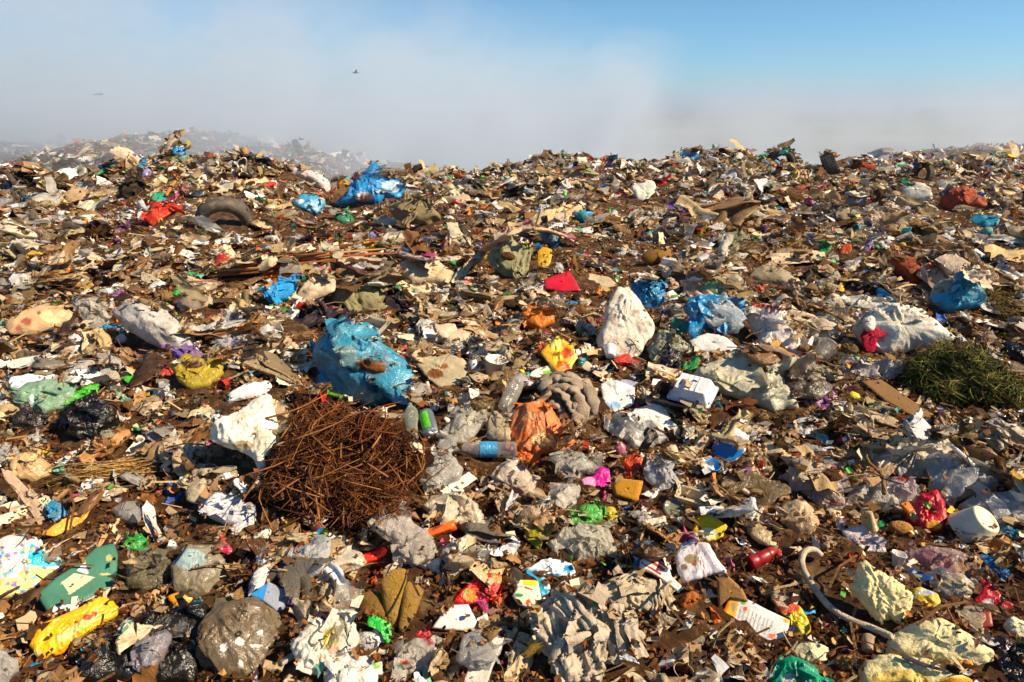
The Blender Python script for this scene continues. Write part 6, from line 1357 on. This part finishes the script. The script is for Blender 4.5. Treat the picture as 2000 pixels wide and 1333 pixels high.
# --- birds
def bird(px, py, dist, span, yaw, flap, label):
    u, s = ray(px, py); P = np.array([float(u) * dist, dist, CAMZ + float(s) * dist])
    L = span * 0.5
    V, F = tube(spline([(-0.5 * L, 0, 0), (-0.3 * L, 0, 0.02 * L), (0, 0, 0.02 * L), (0.35 * L, 0, 0.04 * L), (0.5 * L, 0, 0.05 * L), (0.62 * L, 0, 0.02 * L)], 14), np.interp(np.linspace(0, 1, 14), [0, .2, .5, .75, .85, .9, 1], [0.02, 0.05, 0.12, 0.09, 0.08, 0.06, 0.01]) * L, 10)
    o = add_obj('bird', mesh_from('bird', V, F, 'feather'), None, lin('3a3632'), None, label, 'bird')
    for sgn in (-1, 1):
        n = 7; t = np.linspace(0, 1, n)
        lead = np.stack([0.25 * L - 0.35 * L * t ** 2, sgn * span * 0.5 * t * math.cos(flap), span * 0.5 * np.sin(flap * (1 - 0.3 * t)) * t], 1)
        ch = (0.32 * (1 - t ** 2 * 0.75)) * L
        trail = lead - np.stack([ch, 0 * t, 0 * t], 1)
        W = np.concatenate([lead + [0, 0, 0.01 * L], trail, lead - [0, 0, 0.012 * L]]); Fw = []
        for i in range(n - 1):
            Fw += [(i, i + 1, n + i + 1, n + i), (n + i, n + i + 1, 2 * n + i + 1, 2 * n + i), (2 * n + i, 2 * n + i + 1, i + 1, i)]
        add_obj('wing', mesh_from('wing', W, np.array(Fw), 'feather'), o, lin('45403a'))
    TV = np.array([(-0.45 * L, 0.04 * L, 0.01 * L), (-0.45 * L, -0.04 * L, 0.01 * L), (-0.8 * L, -0.12 * L, 0), (-0.8 * L, 0.12 * L, 0), (-0.62 * L, 0, 0.03 * L)])
    add_obj('tail', mesh_from('tail', TV, np.array([(0, 1, 4, -1), (1, 2, 4, -1), (2, 3, 4, -1), (3, 0, 4, -1)]), 'feather'), o, lin('3a3632'))
    place(o, P, yaw, 0, 0)
bird(696, 143, 24, 0.40, 190, 0.75, 'small dark bird flying with raised wings, highest over the smoke')
bird(192, 185, 26, 0.62, 60, -0.1, 'dark bird gliding on level wings through the smoke')
bird(586, 273, 23, 0.42, 20, 0.5, 'faint bird landing low in the smoke gap')
bird(70, 220, 40, 0.5, 30, 0.3, 'pale faint bird far off in the smoke')
bird(581, 243, 34, 0.4, 120, 0.4, 'tiny blurred bird hovering above the smoke gap')

# ------------------------------------------------------------------ the mass of smaller rubbish
def blob_poly(seed, asp=1.0, n=9, jag=0.25):
    r = random.Random(seed)
    return [((0.5 * r.uniform(1 - jag, 1.0)) * math.cos(2 * math.pi * k / n), (0.5 / asp * r.uniform(1 - jag, 1.0)) * math.sin(2 * math.pi * k / n)) for k in range(n)]

def leaf_outline():
    out = []
    for t, w in ((0, .02), (.12, .10), (.2, .30), (.28, .16), (.38, .42), (.48, .2), (.58, .44), (.68, .2), (.78, .32), (.88, .14), (1, 0)):
        out.append((t - 0.5, w))
    return np.array(out)
def leaf_mesh(seed, lobed=True):
    rs = np.random.default_rng(seed); o = leaf_outline()
    if not lobed: o[:, 1] = 0.32 * np.sin(np.pi * np.clip(o[:, 0] + 0.5, 0.02, 1)) ** 0.8
    n = len(o); cen = np.stack([o[:, 0], 0 * o[:, 0]], 1)
    L_ = np.stack([o[:, 0] + 0.03, o[:, 1]], 1); R_ = np.stack([o[:, 0] + 0.03, -o[:, 1]], 1)
    half = (cen + L_) / 2; half2 = (cen + R_) / 2
    P2 = np.concatenate([L_, half, cen, half2, R_])
    so = rs.uniform(0, 40, 3)
    P = np.concatenate([P2, np.zeros((len(P2), 1))], 1)
    P[:, 2] = 0.22 * noise(P * 2.5 + so) + rs.uniform(0.1, 0.8) * P[:, 1] ** 2 + rs.uniform(-0.5, 0.6) * P[:, 0] ** 2
    F = np.array([[a * n + i, a * n + i + 1, (a + 1) * n + i + 1, (a + 1) * n + i] for a in range(4) for i in range(n - 1)])
    return P, F

def box_poly(asp): return [(-0.5, -0.5 / asp), (0.5, -0.5 / asp), (0.5, 0.5 / asp), (-0.5, 0.5 / asp)]

PROTO = {}     # kind -> list of (near mesh parts, far geometry)
def proto(kind, near, far, mat, smooth=True, extra=None):
    V, F = near
    me = mesh_from(kind, V, F, mat, smooth=smooth)
    ex = [(nm, mesh_from(nm, v, f, m_), hx) for nm, v, f, m_, hx in (extra or [])]
    PROTO.setdefault(kind, []).append((me, ex, far, mat, V))

def bag_far(s):
    V, F = folded_sheet(s + 700, 6, 3, 1.2, 0.06)
    return V * [1, 1, 1.2], F
for s in range(9):
    pl = blob_poly(s, random.Random(s).uniform(1.0, 1.7)); rs = np.random.default_rng(s)
    proto('plastic_bag', add_flaps(*pillow(pl, 'puff', 0.45, 1.5, 36, 12, rs), np.array(pl), 0.85, 3, rs, 0.5), bag_far(s), 'thin_plastic' if s % 3 else 'bag_plastic')
for s in range(3):
    pl = blob_poly(s + 50, 1.2); rs = np.random.default_rng(s + 50)
    proto('clear_bag', add_flaps(*pillow(pl, 'puff', 0.35, 1.6, 36, 12, rs), np.array(pl), 0.85, 4, rs, 0.5), bag_far(s), 'clear_plastic')
for s in range(10):
    proto('plastic_film', folded_sheet(s, 20, 5, 1.5, 0.03), folded_sheet(s, 6, 4, 1.5, 0.03), 'thin_plastic')
for s in range(4):
    proto('clear_film', folded_sheet(s + 30, 20, 5, 1.4, 0.03), folded_sheet(s + 30, 6, 4, 1.4, 0.03), 'clear_plastic')
for s in range(7):
    proto('paper_scrap', folded_sheet(s + 60, 13, 3, 1.3, 0.012), folded_sheet(s + 60, 5, 3, 1.3, 0.01), 'paper', smooth=False)
for s in range(6):
    proto('food_wrapper', folded_sheet(s + 90, 16, 3, 1.6, 0.03), folded_sheet(s + 90, 6, 3, 1.6, 0.03), 'wrapper', smooth=False)
for s in range(7):
    proto('rag', pleated(s), pleated(s, 8, 5), 'cloth')
for s in range(4):
    rs = np.random.default_rng(s + 5)
    proto('cardboard_scrap', pillow(blob_poly(s + 5, 1.6, 6, 0.3), 'slab', 0.07, 5, 20, 9, rs), pillow(blob_poly(s + 5, 1.6, 6, 0.3), 'slab', 0.07, 5, 8, 6, rs), 'cardboard', smooth=False)
for s in range(3):
    rs = np.random.default_rng(s + 15)
    proto('carton_box', pillow(box_poly(1.5), 'slab', 0.5, 9, 24, 9, rs), pillow(box_poly(1.5), 'slab', 0.5, 9, 8, 6, rs), 'carton', smooth=False)
for s in range(3):
    a, b, c = bottle_parts(1.0, 0.17, s + 20, 3)
    proto('plastic_bottle', a, pillow(box_poly(3), 'puff', 0.9, 0.6, 9, 5, np.random.default_rng(1)), 'clear_bottle', extra=[('cap', b[0], b[1], 'hard_plastic', '2f6fb8'), ('label_band', c[0], c[1], 'wrapper', 'c8cdd2')])
for s in range(3):
    V, F = lathe([(a_, b_ - 0.45) for a_, b_ in CUP], 20); V = deform(V, 3, 0.10, s)
    V2, F2 = lathe([(a_, b_ - 0.45) for a_, b_ in CUP], 7)
    proto('plastic_cup', (V, F), (V2, F2), 'hard_plastic')
for s in range(4):
    rs = np.random.default_rng(s + 25)
    proto('foam_piece', pillow(blob_poly(s + 25, 1.4, 7, 0.4), 'lump', 0.6, 1.0, 22, 9, rs), pillow(blob_poly(s + 25, 1.4, 7, 0.4), 'lump', 0.6, 1, 8, 5, rs), 'foam', smooth=False)
for s in range(5):
    proto('dry_leaf', leaf_mesh(s, s % 2 == 0), leaf_mesh(s, False), 'leaf')
for s in range(5):
    rs = random.Random(s)
    pth = spline([(-0.5, 0, 0), (-0.15, rs.uniform(-.07, .07), 0.03), (0.15, rs.uniform(-.07, .07), 0), (0.5, 0, 0.02)], 9)
    V, F = tube(pth, np.linspace(0.022, 0.010, 9) * rs.uniform(0.7, 1.6), 6)
    proto('stick', (V, F), tube(pth[::4], 0.016, 3), 'wood')
for s in range(6):
    rs = np.random.default_rng(s + 35)
    proto('clod', pillow(blob_poly(s + 35, 1.3, 9, 0.3), 'lump', 0.7, 1.7, 24, 9, rs), pillow(blob_poly(s + 35, 1.3, 8, 0.3), 'lump', 0.7, 1.7, 8, 5, rs), 'organic')

BEIGE = ['d2bd98', 'dcc8a2', 'bca37a', 'c8ac7c', 'e0d0b2', 'ab9268', 'cdb596', 'e4d6c0', 'bc9f78', '9f855a', 'd8c0a4', 'c0aa88', 'ccb088', 'a98f66', 'b08a5c']
WHITE = ['ece6da', 'e4dfd6', 'f0ebe4', 'dcd8d2', 'e8e4e6']
BROWN = ['7a5630', '8a6238', '6a4626', '5a3a20', '94704a', '71502f', '4e331c', 'a07a4e']
DARK = ['2a211a', '3a2e24', '1c1713', '463a2e', '33302e']
BRIGHT = [('1f8fc8', 3, 'blue'), ('2aa6b8', 2, 'turquoise'), ('1f9a5a', 3, 'green'), ('57b33c', 2, 'grass green'), ('e6bb1c', 4, 'yellow'), ('ea7a18', 4, 'orange'), ('d42c1e', 4, 'red'), ('8e5a9c', 2, 'violet'), ('c8407c', 1, 'pink'), ('2460b0', 1.5, 'cobalt blue'), ('b86a7c', 1.5, 'dull pink'), ('6fb49a', 2, 'mint green'), ('b9a824', 2, 'olive yellow'), ('b9502c', 2, 'rust red'), ('7a86b0', 1, 'lilac blue')]
def pick(rs, kind):
    r = rs.random()
    if kind == 'dry_leaf': return rs.choice([('9a5f26', 'brown'), ('b57a3a', 'tan'), ('7a4418', 'dark brown'), ('c99a5c', 'pale tan'), ('a0521a', 'orange brown'), ('b58f2a', 'yellowish')])
    if kind == 'stick': return rs.choice([('8a6a44', 'brown'), ('b59a70', 'pale'), ('5a3e24', 'dark brown'), ('9a8468', 'grey brown')])
    if kind == 'clod': return rs.choice([('5a3a1e', 'brown'), ('6e4a28', 'brown'), ('8a6a42', 'tan'), ('3a2614', 'dark brown'), ('77603e', 'khaki brown')])
    if kind == 'foam_piece': return rs.choice([('e9e4da', 'white'), ('ddd4b4', 'cream'), ('e8e6e2', 'white')])
    if kind in ('cardboard_scrap',): return rs.choice([('9a7448', 'brown'), ('a88a62', 'tan'), ('7e6244', 'dark brown'), ('b9a688', 'pale brown'), ('8f7f66', 'greyish')])
    bright = {'food_wrapper': 0.7, 'plastic_film': 0.16, 'plastic_bag': 0.18, 'paper_scrap': 0.08, 'rag': 0.12, 'carton_box': 0.45, 'plastic_cup': 0.35, 'plastic_bottle': 0.3, 'clear_bag': 0.05, 'clear_film': 0.03}.get(kind, 0.1)
    if r < bright:
        c = rs.choices(BRIGHT, [b[1] for b in BRIGHT])[0]; hx = c[0]; nm = c[2]
    elif kind in ('paper_scrap', 'plastic_cup', 'carton_box') and r < 0.75: hx, nm = rs.choice(WHITE), 'white'
    elif kind in ('clear_bag', 'clear_film', 'plastic_bottle'): hx, nm = rs.choice(BEIGE + WHITE), 'cloudy'
    else:
        q = rs.random()
        if q < 0.50: hx, nm = rs.choice(BEIGE), rs.choice(['beige', 'beige', 'dirty beige'])
        elif q < 0.66: hx, nm = rs.choice(WHITE), 'white'
        elif q < 0.86: hx, nm = rs.choice(BROWN), 'brown'
        elif q < 0.93: hx, nm = rs.choice(DARK), 'blackish'
        else: hx, nm = rs.choice(['8f8a80', '7c7468', 'a09a92']), 'grey'
    return hx, nm

BRIGHTN = {b[2] for b in BRIGHT}
KINDS = [('plastic_bag', 17), ('clear_bag', 4), ('plastic_film', 26), ('clear_film', 10), ('paper_scrap', 8), ('food_wrapper', 6), ('rag', 12), ('cardboard_scrap', 7), ('carton_box', 2), ('plastic_bottle', 1.2), ('plastic_cup', 1), ('foam_piece', 1.5), ('dry_leaf', 7), ('stick', 5), ('clod', 8)]
SIZE = {'plastic_bag': 0.165, 'clear_bag': 0.16, 'plastic_film': 0.20, 'clear_film': 0.20, 'paper_scrap': 0.105, 'food_wrapper': 0.095, 'rag': 0.26, 'cardboard_scrap': 0.13, 'carton_box': 0.09, 'plastic_bottle': 0.17, 'plastic_cup': 0.075, 'foam_piece': 0.075, 'dry_leaf': 0.085, 'stick': 0.24, 'clod': 0.10}
frs = random.Random(42)
items = []
names_, wts = zip(*KINDS)
CLUMP = [lambda x, y: noise(np.array([[x * 0.75 + 3, y * 0.75, 2.0]]))[0]]      # loads tipped together: coarser here, finer there
def try_item(x, y, big=1.0):
    kind = frs.choices(names_, wts)[0]
    z = float(pile(x, y))
    pr, zc = project(np.array([x, y, z]))
    px, py = pr[0]
    size = SIZE[kind] * math.exp(frs.gauss(0, 0.42)) * big
    cl = float(CLUMP[0](x, y)); size *= math.exp(0.9 * cl)
    if cl < -0.12 and frs.random() < 0.35: return
    if y > 8: size *= max(0.72, 1 - (y - 8) * 0.06) if y < 16 else 0.8
    wpx = size * FPX / float(zc[0])
    if zc[0] < 0.8 or px < -1400 or px > 3400: return
    if taken(px, py, 2):
        if frs.random() < 0.9: return
        size *= 0.6; wpx *= 0.6
    elif taken(px, py) and frs.random() < 0.985: return
    for _try in range(4):
        bad = any(taken(px + dx * wpx, py + dy * wpx) for dx, dy in ((-.45, 0), (.45, 0), (0, -.2), (-.3, -.3), (.3, -.3), (0, -.6), (-.25, -.5), (.25, -.5)))
        if not bad or frs.random() < (0.03 if wpx > 40 else 0.15): break
        if wpx < 14: return
        size *= 0.68; wpx *= 0.68
    else: return
    if wpx > 46 and kind in ('plastic_cup', 'carton_box', 'plastic_bottle', 'clod', 'foam_piece'): size *= 46 / wpx; wpx = 46
    if wpx > 150: size *= 120 / wpx; wpx = 120
    hx, cn = pick(frs, kind)
    if wpx > 34 and cn in BRIGHTN and frs.random() < min(0.98, (wpx - 34) / 15 * 0.9 + 0.5): hx, cn = frs.choice(BEIGE), 'beige'
    items.append([wpx, kind, x, y, size, hx, cn, float(px), float(py)])
N_NEAR = 19000
for _ in range(N_NEAR):
    y = math.sqrt(frs.uniform(1.25 ** 2, 15.5 ** 2)); u = frs.uniform(-1.0, 1.0)
    try_item(u * y, y)
for _ in range(9500):      # closer ground gets a second, finer helping
    y = frs.uniform(1.0, 5.5); u = frs.uniform(-0.98, 0.98) * (1 + 1.1 / y)
    try_item(u * y, y, 0.85)
# crest and the mounds behind it
PX = np.array([frs.uniform(-150, 2150) for _ in range(9000)]); PY = np.array([frs.uniform(250, 345) for _ in range(9000)])
Hh, ok = hit(PX, PY)
for i in np.nonzero(ok & (Hh[:, 1] < 50) & (Hh[:, 1] > 9))[0]:
    try_item(Hh[i, 0], Hh[i, 1], 1.0 + max(0, Hh[i, 1] - 14) * 0.045)
items.sort(key=lambda t: -t[0])

# which ones stand as things of their own: up to 290 of each kind, the largest in the picture
count = {}
solo, mass = [], []
for it in items:
    px, py, w = it[7], it[8], it[0]
    seen = -w * 0.4 < px < 2000 + w * 0.4 and 0 < py < 1333 + w * 0.5
    if seen and w > 9 and count.get(it[1], 0) < 290:
        count[it[1]] = count.get(it[1], 0) + 1; solo.append(it)
    elif w > 4 or frs.random() < 0.5: mass.append(it)

def rot_for(kind, rs, y, size=0.1):
    yaw = rs.uniform(0, 2 * math.pi)
    lean = {'stick': 0.12, 'cardboard_scrap': 0.3, 'plastic_bottle': 0.2, 'plastic_cup': 1.2, 'clod': 0.4}.get(kind, 0.42)
    if size > 0.2: lean *= 0.55
    a, b = rs.gauss(0, lean), rs.gauss(0, lean)
    return (Matrix.Rotation(0.06, 3, 'X') @ Matrix.Rotation(a, 3, 'X') @ Matrix.Rotation(b, 3, 'Y') @ Matrix.Rotation(yaw, 3, 'Z'))

NOUN = {'plastic_bag': 'plastic bag', 'clear_bag': 'see-through bag', 'plastic_film': 'plastic film', 'clear_film': 'see-through film', 'paper_scrap': 'paper scrap', 'food_wrapper': 'food wrapper', 'rag': 'rag',
        'cardboard_scrap': 'cardboard scrap', 'carton_box': 'carton', 'plastic_bottle': 'plastic bottle', 'plastic_cup': 'plastic cup', 'foam_piece': 'foam piece', 'dry_leaf': 'dry leaf', 'stick': 'stick', 'clod': 'clod of plant waste'}
STATE = {'plastic_bag': 'crumpled', 'clear_bag': 'wrinkled', 'plastic_film': 'folded', 'clear_film': 'creased', 'paper_scrap': 'torn', 'food_wrapper': 'creased', 'rag': 'pleated', 'cardboard_scrap': 'broken', 'carton_box': 'crushed', 'plastic_bottle': 'crushed',
         'plastic_cup': 'dented', 'foam_piece': 'broken', 'dry_leaf': 'curled', 'stick': 'bent', 'clod': 'lumpy'}
LANDP = np.array([(a[1], a[2]) for a in LAND])
used = {}
def describe(it):
    w, kind, x, y, size, hx, cn, px, py = it
    d = np.hypot(LANDP[:, 0] - px, (LANDP[:, 1] - py) * 1.6)
    o = np.argsort(d)
    sz = 'tiny' if size < SIZE[kind] * 0.66 else 'small' if size < SIZE[kind] * 0.95 else 'middling' if size < SIZE[kind] * 1.35 else 'large'
    def rel(i):
        dx, dy = px - LANDP[i, 0], py - LANDP[i, 1]
        if abs(dy) * 1.6 > abs(dx) * 0.8: return ('downhill of ' if dy > 0 else 'uphill of ')
        return 'beside '
    cands = []
    for i in o[:3]:
        cands.append(f"{sz} {STATE[kind]} {cn} {NOUN[kind]} {rel(i)}{LAND[i][0]}")
    for i in o[:4]:
        for j in o[1:12]:
            if i == j: continue
            cands.append(f"{sz} {cn} {NOUN[kind]} {rel(i)}{LAND[i][0]}, towards {LAND[j][0]}")
    for c in cands:
        c = ' '.join(c.split())
        if len(c.replace('-', ' ').split()) <= 16 and c not in used:
            used[c] = 1; return c, None
    c = f"{STATE[kind]} {cn} {NOUN[kind]} near {LAND[o[0]][0]}"
    return c, 1

GROUPN = {k: f"{NOUN[k]}s scattered over the heap" for k in NOUN}
GROUPN['dry_leaf'] = 'dry leaves scattered over the heap'; GROUPN['clod'] = 'clods of plant waste on the heap'
solo.sort(key=lambda t: (t[3]))
for it in solo:
    w, kind, x, y, size, hx, cn, px, py = it
    pr = PROTO[kind][frs.randrange(len(PROTO[kind]))]
    me, ex, far, mat, V0 = pr
    Rm = rot_for(kind, frs, y, size)
    Rn = np.array(Rm) * size
    if kind not in ('stick', 'cardboard_scrap'): Rn = Rn @ np.diag([1, 1, frs.uniform(0.6, 1.1)])
    W = V0[:: max(1, len(V0) // 60)] @ Rn.T
    gx = pile(x + W[:, 0], y + W[:, 1])
    z = float(np.percentile(gx, 55)) - np.percentile(W[:, 2], 22)
    z = min(z, float(terrain(np.array([x]), np.array([y]))[0]) + 0.20)
    M = Matrix.Identity(4)
    for a in range(3):
        for b in range(3): M[a][b] = Rn[a][b]
    M[0][3], M[1][3], M[2][3] = x, y, z
    lab, grp = describe(it)
    c = np.minimum(np.array(lin(hx)) * frs.uniform(0.68, 1.15), 0.8)
    o = add_obj(kind, me, None, tuple(c), M, lab, NOUN[kind], GROUPN[kind])
    for nm, m_, hx2 in ex:
        add_obj(nm, m_, o, lin(frs.choice([hx2, hx2, 'd8d8d4', 'c8402c', '2f8a4a'])))
    raise_pile(W + [x, y, z - 0.25 * size * 0.2])

# the rest, too many to count: joined geometry, a few faces each
def merge(groups, name, label, mat, smooth=False):
    VV, FF, CC, b = [], [], [], 0
    for (V, F), Ms, T, C in groups:
        n, v = len(Ms), len(V)
        W = np.einsum('nij,vj->nvi', Ms, V) + T[:, None]
        VV.append(W.reshape(-1, 3))
        f = np.concatenate([F, np.full((len(F), 4 - F.shape[1]), -1)], 1)
        f = np.where(f[None] >= 0, f[None] + (np.arange(n) * v)[:, None, None] + b, -1).reshape(-1, 4)
        FF.append(f); b += n * v
        CC.append(np.repeat(C, v, 0))
    return add_obj(name, mesh_from(name, np.concatenate(VV), np.concatenate(FF), mat, np.concatenate(CC), smooth), kind='stuff', label=label)
buckets = {}
for it in mass:
    w, kind, x, y, size, hx, cn, px, py = it
    k = frs.randrange(len(PROTO[kind]))
    if w > 20 and kind in ('plastic_bag', 'clear_bag', 'plastic_film', 'clear_film', 'paper_scrap', 'food_wrapper'): k = 100 + k
    Rn = np.array(rot_for(kind, frs, y)) * size
    buckets.setdefault(PROTO[kind][k % 100][3], {}).setdefault((kind, k), []).append((Rn, (x, y, float(pile(x, y)) + size * frs.uniform(-0.08, 0.14)), np.minimum(np.array(lin(hx)) * frs.uniform(0.68, 1.15), 0.8)))
for mat, gs in buckets.items():
    groups = []
    for (kind, k), L_ in gs.items():
        far = PROTO[kind][k][2] if k < 100 else folded_sheet(800 + k, 8, 4, 1.4, 0.04)
        groups.append((far, np.array([a[0] for a in L_]), np.array([a[1] for a in L_]), np.array([a[2] for a in L_])))
        for a in L_[:0]: pass
    for L_ in gs.values():
        T = np.array([a[1] for a in L_]); raise_pile(T)
    merge(groups, 'distant_rubbish', 'mass of small far rubbish over the upper heap', mat, mat not in ('paper', 'wrapper', 'carton', 'cardboard'))

# leaf litter, shreds and twigs between everything
def litter(name, label, n, geo, sizes, cols, mat, ymax=9, power=1.0, skip=0.95, lift=(0.0, 0.02), tilt=0.5, smooth=False, flatten=1.0):
    g = np.random.default_rng(len(name) * 77 + n)
    y = 1.0 + (ymax - 1.0) * g.random(n) ** power
    x = g.uniform(-0.98, 0.98, n) * (y + 1.1)
    z = pile(x, y)
    pr, zc = project(np.stack([x, y, z], 1))
    keep = ~(taken(pr[:, 0], pr[:, 1], 1) & (g.random(n) < skip)) & ~(taken(pr[:, 0], pr[:, 1], 2) & (g.random(n) < (0.55 if mat == 'leaf' else 0.97))); x, y, z = x[keep], y[keep], z[keep]; n = len(x)
    s = g.uniform(*sizes, n) * np.exp(g.normal(0, 0.3, n))
    yaw = g.uniform(0, 6.28, n); a = g.normal(0, tilt, n); b = g.normal(0, tilt, n)
    ca, sa, cb, sb, cyw, syw = np.cos(a), np.sin(a), np.cos(b), np.sin(b), np.cos(yaw), np.sin(yaw)
    Rx = np.zeros((n, 3, 3)); Rx[:, 0, 0] = 1; Rx[:, 1, 1] = ca; Rx[:, 1, 2] = -sa; Rx[:, 2, 1] = sa; Rx[:, 2, 2] = ca
    Ry = np.zeros((n, 3, 3)); Ry[:, 1, 1] = 1; Ry[:, 0, 0] = cb; Ry[:, 0, 2] = sb; Ry[:, 2, 0] = -sb; Ry[:, 2, 2] = cb
    Rz = np.zeros((n, 3, 3)); Rz[:, 2, 2] = 1; Rz[:, 0, 0] = cyw; Rz[:, 0, 1] = -syw; Rz[:, 1, 0] = syw; Rz[:, 1, 1] = cyw
    Ms = (Rx @ Ry @ Rz) * s[:, None, None]
    T = np.stack([x, y, z + g.uniform(*lift, n)], 1)
    C = np.array([lin(c) for c in cols])[g.integers(0, len(cols), n)] * g.uniform(0.65, 1.15, (n, 1))
    which = g.integers(0, len(geo), n)
    groups = [(geo[k], Ms[which == k], T[which == k], C[which == k]) for k in range(len(geo)) if (which == k).any()]
    merge(groups, name, label, mat, smooth)
def small_leaf(seed):
    r = random.Random(seed); a, b, c = r.uniform(.2, .45), r.uniform(-.25, .3), r.uniform(-.3, .3)
    V = np.array([(-.5, 0, b), (-.1, a, .1 + c), (0, 0, 0), (-.1, -a, .12), (.5, 0, c), (.25, a * .7, b)], float)
    return V, np.array([(0, 3, 2, -1), (0, 2, 1, -1), (1, 2, 4, 5), (2, 3, 4, -1)])
SL = [small_leaf(i) for i in range(6)]
FS = [folded_sheet(200 + i, 3, 2, 1.3, 0.05) for i in range(6)]
ST = [tube([(-.5, 0, 0), (0, .05, .03), (.5, 0, 0)], 0.018, 3), tube([(-.5, 0, 0), (0, -.09, .05), (.5, 0, 0)], 0.026, 3)]
litter('leaf_litter', 'brown leaf litter and plant scraps filling the gaps', 92000, SL, (0.009, 0.026), ['7a4a20', '9a6430', '5a3214', '3c200c', 'b98850', '6a3a16', '8a5220', '4a2a12', 'a05a24', 'b8884e', '9a5a28', '8a4a1c', '6a3814', '502a10'], 'leaf', 10, 1.25, tilt=0.75)
litter('small_scraps', 'small shreds of paper and plastic between the larger rubbish', 30000, FS, (0.014, 0.05), BEIGE * 4 + WHITE + BROWN * 4 + [b[0] for b in BRIGHT[:12]], 'paper', 14, 0.9, 0.97)
litter('twig_litter', 'thin twigs, straws and stalks lying over the rubbish', 6000, ST, (0.05, 0.16), BROWN + ['b59a70', 'c0a67a', '6a4626'], 'wood', 12, 1.1, 0.93, (0.0, 0.03), 0.25)
